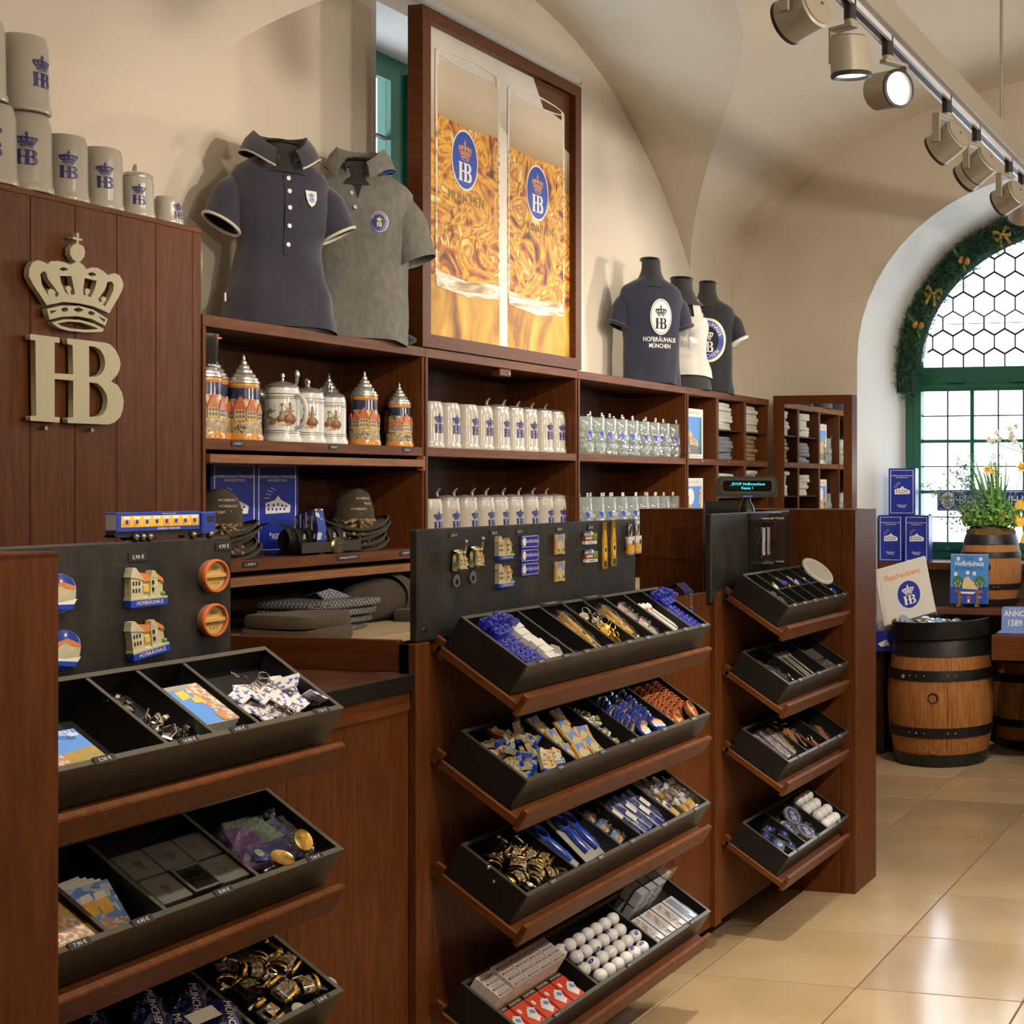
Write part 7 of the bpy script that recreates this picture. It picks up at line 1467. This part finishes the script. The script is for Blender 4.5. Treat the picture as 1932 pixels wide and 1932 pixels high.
PPB = MB().ball(.0255, (0, 0, 0), 20, 12).mesh('ball', pm('table_tennis_white', (.70, .69, .70), .35))
for r_ in range(4):
    for i in range(3): tag(ob('table_tennis_ball', PPB, None, tr_('R4', .515+.056*i+(.022 if r_ % 2 else 0), .038+.0512*r_, .0755+(.0 if r_ < 3 else .0))), 'white table tennis ball in the lowest right tray', 'ball', 'table tennis balls')
# ================================================================ WINDOW CORNER
# sill board and blue gift boxes
sl_ = thing('sill_board', 'cherry wood sill board across the arched window', 'shelf'); ob('board', MB().box(-3.08, -.42, 9.61, 10.14, 1.18, 1.23, b=.003).mesh('board', WHX), sl_)
ob('bracket', MB().box(-2.95, -2.9, 9.7, 10.0, 1.10, 1.18).mesh('br', WDK), sl_)
inst('gift_box', T(-2.998, 9.62, 1.23) @ RZ(.0), 'blue gift box at the lower left of the three on the sill', 'box', 'blue gift boxes', 'gift_box')
inst('gift_box', T(-2.81, 9.62, 1.23) @ RZ(.06), 'blue gift box at the lower right of the three on the sill', 'box', 'blue gift boxes', 'gift_box')
inst('gift_box', T(-2.915, 9.62, 1.557) @ RZ(.10) @ S(1.08, 1, 1), 'blue gift box stacked on top of the other two on the sill', 'box', 'blue gift boxes', 'gift_box')
# ---- barrels
def barrel(R, Rm, H_, n, wood_, nm):
    def rr(t): return R+(Rm-R)*(1-(2*t-1)**2)
    N = 10; w = PI/n*.985
    st_ = MB().loft([[(rr(j/N)*math.cos(a), rr(j/N)*math.sin(a), H_*j/N) for a in (-w, -w/3, w/3, w)]+[((rr(j/N)-.022)*math.cos(a), (rr(j/N)-.022)*math.sin(a), H_*j/N) for a in (w, -w)] for j in range(N+1)]).mesh('stave', wood_)
    P = [('stave', st_, RZ(2*PI*k/n), None) for k in range(n)]
    def hoop(z0, z1): return MB().lathe([(rr(z0)+.001, H_*z0), (rr(z0)+.0055, H_*z0), (rr((z0+z1)/2)+.006, H_*(z0+z1)/2), (rr(z1)+.0055, H_*z1), (rr(z1)+.001, H_*z1)], 40).mesh('hoop', IRON)
    for z0, z1 in ((.0, .10), (.235, .315), (.68, .76), (.865, 1.0)): P.append(('hoop', hoop(z0, z1), None, None))
    rv_ = MB().ball(.006, (0, 0, 0), 8, 6).mesh('rivet', STEEL)
    for z in (.275, .72):
        for a in (-2.05, -1.9, -1.75, -1.3, -1.15): P.append(('rivet', rv_, RZ(a) @ T(rr(z)+.005, 0, H_*z), None))
    P.append(('inner_core', MB().lathe([(0, .03), (R-.03, .03), (Rm-.03, H_*.5), (R-.03, H_*.86), (0, H_*.86)], 24).mesh('core', WDK), None, None))
    P.append(('bung_hole', MB().lathe([(.026, .004), (.03, .006), (.034, .0), (.034, -.02)], 20).cyl(.027, -.02, -.008, 16, None, 1).mesh('bung', IRON, BLK), RZ(-PI/2) @ T(rr(.55)+.0, 0, H_*.55) @ RY(PI/2), None))
    P.append(('tap_plug', MB().lathe([(0, .004), (.016, .005), (.026, .006), (.028, .0), (.028, -.02)], 20).mesh('plug', WLT), RZ(-PI/2-.0) @ T(rr(.14), 0, H_*.145) @ RY(PI/2), None))
    proto(nm, P)
barrel(.285, .342, .80, 18, OAK, 'wooden_barrel')
b1 = inst('wooden_barrel', T(-2.455, 8.97, 0) @ RZ(.12), 'big oak barrel with black hoops holding shiny bottle caps, beside the wing panel', 'barrel', 'oak barrels')
ob('door_gap', MB().loft([[((.286+.057*(1-(2*t-1)**2))*math.cos(a)*1.004, (.286+.057*(1-(2*t-1)**2))*math.sin(a)*1.004, .80*t) for a in (-1.305, -1.295)] for t in [.14+.7*i/10 for i in range(11)]], cap=False, closed=False).mesh('gap', BLK), b1); ob('door_knob', MB().ball(.014, (0, 0, 0), 10, 8).mesh('knob', COPPER), b1, T(-.20, -.275, .565))
rim_ = ob('top_rim', MB().lathe([(.285, .79), (.30, .79), (.312, .80), (.315, .905), (.308, .91), (.30, .905), (.297, .83), (.285, .80)], 44).mesh('rim', IRON), b1, RX(.0) @ T(.01, 0, .0)); rim_.matrix_local = T(0, 0, .8) @ RY(-.035) @ T(0, 0, -.8)
ob('cap_bed', MB().cyl(.30, .80, .835, 30).mesh('bed', TIN), b1)
CAPM_ = [MB().lathe([(0, .008), (.02, .0075), (.026, .004), (.03, -.004), (.029, -.006)], 14).mesh('cap', CHROME), MB().lathe([(0, .01), (.024, .008), (.034, .004), (.036, -.003)], 14).mesh('cap', pm('silver_film', (.6, .62, .68), .18, metal=.9)), MB().lathe([(0, .01), (.024, .008), (.034, .004), (.036, -.003)], 14).mesh('cap', pm('pale_blue_film', (.35, .45, .65), .2, metal=.6))]
for i in range(46):
    a = i*2.39996; r_ = .26*math.sqrt((i+.5)/46)
    if r_*math.sin(a) > .04 and r_*math.cos(a) > -.08: continue
    tag(ob('foil_bottle_cap', CAPM_[i % 3 if i % 5 else 1], None, T(-2.455+r_*math.cos(a), 8.97+r_*math.sin(a), .878+U(-.004, .02)) @ Euler((U(-.7, .7), U(-.7, .7), U(0, 6))).to_matrix().to_4x4() @ S(1.1)), 'shiny foil-wrapped bottle cap heaped on the big barrel', 'bottle cap', 'foil bottle caps on the barrel')
fb = thing('picture_book', 'white large-format book titled Flaschenbiere leaning in the barrel', 'book', T(-2.66, 8.98, .90) @ RZ(.10) @ RY(-.28) @ RX(-.42) @ S(1.12))
for k in range(2): ob('pages' if k else 'cover', MB().box(-.165, .15, .012*k, .012*k+.011, 0, .36, b=.002).mesh('cv', PAPER if k else pm('white_cover', (.62, .60, .55), .4)), fb)
ob('dust_film', crumple(.06, .36, .02, 5), fb, WY(-.17, .0, .18))
ob('lettering', txt('Flaschenbiere', .052, ORG, 'CENTER', 0, .78, .01), fb, WY(-.005, -.001, .28)); ob('crest', MB().me(shp('fbc', [ell(.068, .085, 36)])).mesh('c', BLUE), fb, WY(.015, -.001, .15)); ob('crest_letters', MB().me(embmesh(.125)).mesh('e', PAPER), fb, WY(.015, -.0018, .15))
inst('wooden_barrel', T(-2.78, 9.63, 0) @ RZ(.3), 'oak barrel half hidden behind the wing panel under the sill', 'barrel', 'oak barrels')
inst('wooden_barrel', T(-1.58, 9.05, 0) @ RZ(.9) @ S(.95, .95, .84), 'oak barrel cut off by the right edge of the picture', 'barrel', 'oak barrels')
inst('wooden_barrel', T(-1.95, 9.64, 0) @ RZ(.5) @ S(.95, .95, .84), 'oak barrel standing in shade under the table', 'barrel', 'oak barrels')
bb = thing('blue_carton_display', 'blue lozenge carton with small souvenirs behind the wing panel', 'box', T(-2.93, 9.12, .68)); ob('carton', MB().box(-.18, .16, -.12, .12, 0, .13, b=.002).mesh('c', BLUE), bb); ob('plinth', MB().box(-.17, .06, -.06, .11, -.68, 0).mesh('pl', WDK), bb); ob('lozenge', MB().prism([(.04, .05), (.1, .08), (.12, .04), (.06, .03)], 0, .001, WY(0, -.1205, 0)).mesh('l', PAPER), bb)
for i, (x, m, s_) in enumerate(((-.02, SKYB, 1), (.05, WHITE, .9), (.10, pm('cream_yellow', (.7, .6, .2), .5), .8), (.13, COPPER, .9))): tag(ob('small_souvenir', MB().lathe([(0, 0), (.03, 0), (.034, .02), (.028, .05), (.012, .07), (0, .072)], 14).mesh('ss', m), None, T(-2.93+x, 9.07, .811) @ S(s_)), ['pale blue', 'white', 'pale yellow', 'brown'][i]+' small souvenir standing on the blue carton', 'souvenir', 'souvenirs on the blue carton')
# ---- two-step table
tb = thing('display_table', 'dark cherry two-step display table in front of the window', 'table')
TBL = wood('table_cherry', (.09, .034, .018), (.14, .055, .03), (.7, 9, 9), rough=.2)
ob('table_top', MB().box(-2.50, -.5, 9.05, 9.98, .925, .965, b=.003).mesh('top', TBL), tb); ob('lower_step', MB().box(-2.06, -.5, 8.72, 9.12, .81, .835, b=.002).mesh('step', TBL), tb); ob('apron', MB().box(-2.06, -.5, 8.715, 8.74, .68, .81).mesh('apron', WHX), tb); ob('end_panel', MB().box(-2.06, -2.04, 8.74, 9.10, .68, .81).mesh('ep', WHX), tb); ob('riser', MB().box(-2.06, -.5, 9.10, 9.12, .835, .925).mesh('riser', WDK), tb)
for x in (-2.42, -.58): ob('leg', MB().box(x-.04, x+.04, 9.86, 9.94, 0, .925).mesh('leg', WHX), tb)
for i, (x, m) in enumerate(((-1.955, pm('coaster_blue', (.16, .25, .52), .4)), (-1.775, PAPER), (-1.59, pm('coaster_blue', (.16, .25, .52), .4)))):
    t = thing('coaster_stand', ['blue beer mat reading ANNO 1589 on the lower table step', 'white beer mat with a red lion crest on the lower table step', 'blue beer mat at the right edge of the lower table step'][i], 'coaster', T(x, 8.90, .837), 'beer mats on the table')
    ob('standing_mat', MB().prism(rect(.17, .16, 0, .08, .02), 0, .003, WY(0, 0, 0)).mesh('m', m), t, RX(-.12)); ob('lying_mat', MB().box(-.085, .085, -.12, -.005, 0, .012, b=.002).mesh('lm', m), t)
    if i == 1: ob('crest', MB().me(emb('crown', .10)).me(emb('hb', .09)).mesh('c', pm('lion_red', (.42, .16, .10), .5)), t, RX(-.12) @ WY(.0, -.004, .085))
    else: ob('lettering', MB().me(txt('ANNO', .05, None, 'CENTER', 0, .9, .015), T(0, .115, 0)).me(txt('1589', .055, None, 'CENTER', 0, .9, .015), T(0, .055, 0)).me(txt('~ ~ ~', .03), T(0, .148, 0)).mesh('l', PAPER), t, RX(-.12) @ WY(0, -.004, 0))
# ---- cookbook on an easel
cb = thing('cookbook', 'light blue cookbook titled Das Hofbräuhaus Kochbuch on a small easel', 'book', T(-2.318, 9.15, .967) @ RZ(.02) @ RX(-.10))
w, h = .255, .345
ob('cover', MB().box(-w/2, w/2, 0, .03, .02, h, b=.002).mesh('cv', pm('cookbook_blue', (.07, .25, .62), .25)), cb); ob('pages', MB().box(-w/2+.002, w/2-.006, .004, .026, h, h+.002).mesh('pg', PAPER), cb)
A_ = lambda n, pts, m, z=.0008: ob(n, MB().prism(pts, 0, .0006).mesh(n, m), cb, WY(0, -z, 0))
A_('lower_field', [(-w/2+.002, .022), (w/2-.002, .022), (w/2-.002, .13), (.0, .15), (-w/2+.002, .13)], pm('cookbook_deep_blue', (.03, .08, .38), .25), .0006)
A_('house_print', [(-.045, .12), (.06, .115), (.062, .145), (.02, .17), (-.005, .20), (-.03, .19), (-.045, .15)], pm('house_sand', (.62, .50, .24), .4), .0012)
for x in (-.075, .072): A_('chestnut_tree', [(p[0]+x, p[1]+.165) for p in ell(.036, .04, 14)], pm('tree_print', (.05, .14, .04), .5), .0014); [A_('candle_print', [(x+dx-.003, .15+dz), (x+dx+.003, .15+dz), (x+dx, .168+dz)], PAPER, .002) for dx, dz in ((-.018, .0), (0, .012), (.018, .0), (-.01, -.018), (.012, -.016))]
for x, z in ((-.075, .315), (.075, .315), (-.09, .215), (-.01, .225), (.035, .22)): A_('flower_print', [(p[0]+x, p[1]+z) for p in ell(.012, .013, 10)], PAPER, .0014); A_('flower_eye', [(p[0]+x, p[1]+z) for p in ell(.004, .005, 8)], YEL, .002)
A_('cloth_print', [(-.06, .10), (.05, .10), (.03, .085), (-.05, .088)], PAPER, .0022); A_('waitress_red', [(-.012, .05), (.012, .05), (.009, .075), (-.009, .075)], RED, .0022); A_('waitress_white', [(-.008, .03), (.008, .03), (.007, .05), (-.007, .05)], PAPER, .0022)
for x, m in ((-.08, RED), (.08, RED), (-.06, YEL), (.07, YEL)): A_('parasol_print', [(x-.02, .095 if m is RED else .06), (x+.02, .095 if m is RED else .06), (x, .112 if m is RED else .072)], m, .0022)
ob('lettering', txt('DAS', .03, pm('title_navy', (.01, .03, .14), .4)), cb, WY(0, -.0016, .318)); ob('lettering', txt('Hofbräuhaus', .044, PAPER, 'CENTER', 0, .86, .012), cb, WY(0, -.0016, .284)); ob('lettering', txt('KOCHBUCH', .032, MATS['title_navy']), cb, WY(0, -.0016, .250))
for x in (-.06, .06): ob('easel_arm', MB().box(x-.008, x+.008, -.014, -.003, .0, .11, b=.001).box(x-.011, x+.011, -.045, .04, -.0, .018, b=.001).mesh('ea', WLT), cb)
# ---- planted small barrel
barrel(.165, .205, .47, 14, OAK2, 'planted_barrel')
pbm = T(-2.225, 9.40, .967)
inst('planted_barrel', pbm @ RZ(.05), 'small oak barrel used as a flower planter on the table', 'barrel', None, 'small_barrel')
pl_ = thing('flower_arrangement', 'daffodils, broom and green foliage planted on moss in the small barrel', 'plant', pbm @ T(0, 0, .425))
MOSS = pm('dry_moss', (.16, .08, .025), .95, noise=(25, (.10, .10, .02)), bump=(60, 1))
ob('moss', MB().grid(14, 14, lambda u, v: ((u-.5)*.36, (v-.5)*.36, .05+.05*math.sqrt(max(0, 1-((u-.5)**2+(v-.5)**2)*4))+U(-.012, .012)) if (u-.5)**2+(v-.5)**2 < .25 else ((u-.5)*.30, (v-.5)*.30, .0)).mesh('moss', MOSS), pl_)
LF1 = pm('leaf_green', (.12, .27, .05), .5, noise=(30, (.20, .38, .08))); LF2 = pm('leaf_blue_green', (.12, .24, .14), .5); LF3 = pm('daffodil_leaf', (.14, .32, .07), .4); YF = pm('daffodil_yellow', (.80, .46, .03), .5); WF = pm('narcissus_white', (.72, .70, .62), .5)
def leaves(n, fn, sz, mat, nm):
    mb = MB()
    for i in range(n):
        p = fn(); d = Vector((U(-1, 1), U(-1, 1), U(-.3, 1))).normalized(); s_ = d.orthogonal().normalized(); l = sz*U(.6, 1.3)
        p = Vector(p); mb.add([p, p+d*l*.5+s_*l*.28, p+d*l, p+d*l*.5-s_*l*.28], [(0, 1, 2, 3)])
    o = ob(nm, mb.mesh(nm, mat), pl_); o['kind'] = 'stuff'; return o
leaves(1500, lambda: (U(-.17, .19), U(-.15, .15), .10+abs(random.gauss(0, .06))), .036, LF1, 'foliage')
leaves(1000, lambda: (-.02+random.gauss(0, .10)-.06, U(-.1, .1), .20+random.gauss(0, .08)), .026, LF2, 'foliage')
br = MB(); tips = []
for i in range(16):
    a = U(-1.0, .25); p = Vector((U(-.06, .02), U(-.06, .06), .10)); P = [p]; d = Vector((math.sin(a), U(-.3, .3), math.cos(a)))
    for k in range(7): d = (d+Vector((U(-.12, .08), U(-.1, .1), -.02))).normalized(); p = p+d*.075*U(.7, 1.1); P.append(p.copy())
    br.tube(P, .0022, 5); tips.append((P, d))
ob('twigs', br.mesh('twigs', LF2), pl_)['kind'] = 'stuff'
tl = MB()
for P, d in tips:
    for p in P[2:]:
        for _ in range(16): q = p+Vector((U(-.02, .02), U(-.02, .02), U(-.02, .02))); e = Vector((U(-1, 1), U(-1, 1), U(-1, 1))).normalized(); s_ = e.orthogonal().normalized(); tl.add([q, q+e*.01+s_*.004, q+e*.02, q+e*.01-s_*.004], [(0, 1, 2, 3)])
o = ob('twig_leaves', tl.mesh('twig_leaves', LF2), pl_); o['kind'] = 'stuff'
bl_ = MB().mesh
def petals(n, r, mat, tilt=.5):
    mb = MB()
    for k in range(n):
        a = 2*PI*k/n; M = RZ(a) @ RY(-tilt); mb.add([M @ Vector(v) for v in ((0, 0, 0), (r*.5, r*.28, .0), (r, 0, .0), (r*.5, -r*.28, 0))], [(0, 1, 2, 3)])
    return mb.lathe([(r*.18, 0), (r*.25, r*.3), (r*.3, r*.38)], 10).mesh('blossom', mat)
BY, BW = petals(6, .035, YF, .35), petals(6, .028, WF, .3); BS = petals(4, .016, YF, .6)
for P, d in tips[::1]:
    for p in (P[-1], P[-2], P[-3]):
        if U(0, 1) < .6: ob('broom_blossom', BS, pl_, T(*p) @ Euler((U(-1, 1), U(-1, 1), U(0, 6))).to_matrix().to_4x4())
def blade(p, d, ln, w, bend):
    R = []; p = Vector(p); d = Vector(d).normalized(); s_ = Vector((d.y, -d.x, 0)); s_ = s_.normalized() if s_.length > .01 else Vector((1, 0, 0)); s_ = (s_+Vector((.6, -.3, 0))).normalized()
    for j in range(8):
        t = j/7; c = p+d*ln*t+Vector((d.x, d.y, -.3))*bend*t*t*ln; ww = w*(1-t**3*.95); R.append([tuple(c-s_*ww), tuple(c+Vector((0, -ww*.3, 0))), tuple(c+s_*ww)])
    return MB().loft(R, cap=False, closed=False).mesh('leaf_blade', LF3)
for i in range(34): a = U(-.36, .36); ob('leaf_blade', blade((.05+U(-.05, .05), U(-.05, .05), .08), (math.sin(a), U(-.2, .2), math.cos(a)), U(.34, .56), .0125, U(0, .25)), pl_)
fx = [(-.02, -.03, .475, BY, .8), (.22, -.03, .49, BY, 1.1), (.095, -.08, .16, BY, 1.0), (.19, -.08, .15, BY, .8), (.03, -.1, .46, BY, .7)]
for x, y, z, m, s_ in fx: b_ = ob('daffodil_stem', MB().tube([(.05, 0, .08), (x*.6+.03, y*.6, z*.6), (x, y, z)], .003, 6).mesh('stem', LF3), pl_); ob('daffodil_bloom', m, b_, T(x, y, z) @ RX(1.1) @ S(1.25*s_))
for k, (cx, cz) in enumerate(((.06, .70), (.15, .735), (.02, .66), (.17, .68))):
    s0 = ob('narcissus_stem', MB().tube([(.16, 0, .1), (.30-.01*k, -.02, .42), (.24, -.03, .58), (cx, -.04, cz)], .003, 6).mesh('stem', LF3), pl_)
    for j in range(4): ob('narcissus_bloom', BW, s0, T(cx+U(-.03, .03), -.05+U(-.01, .01), cz+U(-.03, .03)) @ Euler((1.3+U(-.3, .3), U(-.3, .3), U(0, 6))).to_matrix().to_4x4())
RIBY = pm('yellow_satin', (.85, .50, .06), .4, sheen=.2)
def bow(s):
    mb = MB()
    for sd in (-1, 1):
        mb.loft([[(sd*(.0+.5*math.sin(PI*t)*(1+.2*t))*s*.0+sd*s*(.06+.34*math.sin(PI*t)), -s*.05*math.cos(PI*t), s*(.18*math.cos(PI*t)*math.sin(PI*t)*2+.05)-s*.09+z) for t in [i/10 for i in range(11)]] for z in (0, s*.17)], cap=False, closed=False)
        mb.loft([[(sd*s*(.03+.12*t), -s*.04, -s*.05-s*.5*t), (sd*s*(.13+.16*t), -s*.06, -s*.05-s*.46*t)] for t in [i/6 for i in range(7)]], cap=False, closed=False)
    return mb.ball(s*.07, (0, -s*.05, 0), 10, 8).mesh('bow', RIBY)
ob('ribbon_bow', bow(.34), pl_, T(.32, -.10, .17))
# ---- enamel plate hanging before the window
ep = thing('enamel_sign', 'blue enamel plate lettered Hofbräuhaus before the window', 'sign', WY(-2.495, 10.02, 1.655))
ob('plate', MB().prism(rect(.86, .15, .155, 0, .014), 0, .006).mesh('p', BLUE), ep); ob('line', MB().me(shp('epl', [rect(.84, .13, .155, 0, .012), rect(.83, .12, .155, 0, .012)])).mesh('l', PAPER), ep, T(0, 0, .0066)); ob('oval', MB().me(shp('epo', [ell(.052, .058, 30)])).mesh('o', PAPER), ep, T(-.195, 0, .0068)); ob('oval_letters', MB().me(embmesh(.09)).mesh('e', BLK), ep, T(-.195, 0, .0074)); ob('lettering', txt('HOFBRÄUHAUS', .088, PAPER, 'LEFT', 0, .95), ep, T(-.115, 0, .0068))
ob('cord', MB().tube([(-.2, .07, 0), (-.2, .18, 0)], .001, 4).tube([(.5, .07, 0), (.5, .18, 0)], .001, 4).mesh('cord', BLK), ep)
for x_ in (-.255, .565): 
    for y_ in (-.055, .055): ob('screw', MB().cyl(.006, .006, .009, 8).mesh('s', STEEL), ep, T(x_, y_, 0))
# ---- fir garland round the arch
ga = thing('fir_garland', 'green fir garland with yellow bows and tulips around the window arch', 'garland', T(0, WP-.10, 0))
gp = []
for i in range(41):
    t = -.12+(PI/2+.12+.55)*i/40; gp.append(Vector((AC-1.245*math.cos(max(t, 0))-(.0 if t > 0 else .02), -.03, 2.57+1.085*math.sin(max(t, 0))+(min(t, 0)*1.1))))
nd_ = MB(); FIR = pm('fir_needles', (.02, .085, .035), .6, noise=(20, (.035, .14, .06)), rand=.0)
for i in range(4600):
    k = random.uniform(0, len(gp)-1.001); j = int(k); c = gp[j].lerp(gp[j+1], k-j); tg = (gp[j+1]-gp[j]).normalized()
    d = Vector((U(-1, 1), U(-1, .6), U(-1, 1))).normalized(); d = (d+tg*.9).normalized(); b0 = c+Vector((U(-.10, .10), U(-.10, .03), U(-.10, .10))); ln = U(.08, .15); s_ = d.orthogonal().normalized(); s2 = d.cross(s_)
    for q in range(7):
        p0 = b0+d*ln*q/7; a = U(0, 6.28); e = (s_*math.cos(a)+s2*math.sin(a)+d*.8).normalized()*.026; w_ = d.cross(e).normalized()*.0016
        nd_.add([p0-w_, p0+w_, p0+e], [(0, 1, 2)])
        e = (-s_*math.cos(a)-s2*math.sin(a)+d*.8).normalized()*.026; nd_.add([p0-w_, p0+w_, p0+e], [(0, 1, 2)])
fo_ = ob('fir_twigs', nd_.mesh('fir_twigs', FIR), ga); fo_['kind'] = 'stuff'
ob('garland_core', MB().tube(gp, .085, 8).mesh('core', pm('fir_core', (.008, .03, .016), .9)), ga)
bw = bow(.16)
for k, rr_ in ((12.5, .25), (22, -.35), (33, -.5)): c = gp[int(k)]; ob('yellow_bow', bw, ga, T(c.x+.02, c.y-.09, c.z) @ RY(rr_))
tul = MB().lathe([(0, -.03), (.014, -.026), (.02, -.008), (.018, .012), (.010, .028), (0, .026)], 12).mesh('tulip', pm('tulip_orange', (.78, .36, .07), .45))
lfm = MB().loft([[(-.0, 0, 0), (.0, 0, .002)], [(-.012, -.004, .04), (.012, -.004, .04)], [(-.008, 0, .075), (.008, 0, .075)], [(0, .004, .10), (.001, .004, .10)]], cap=False, closed=False).mesh('tulip_leaf', LF3)
for k in (8, 17, 27):
    c = gp[k]
    for j, dx in enumerate((-.022, .022)): ob('tulip', tul, ga, T(c.x+.03+dx, c.y-.10, c.z-.012*j) @ RY(.35))
    ob('tulip_leaf', lfm, ga, T(c.x, c.y-.095, c.z+.01) @ RY(-.6)); ob('tulip_leaf', lfm, ga, T(c.x+.02, c.y-.095, c.z-.01) @ RY(2.9))
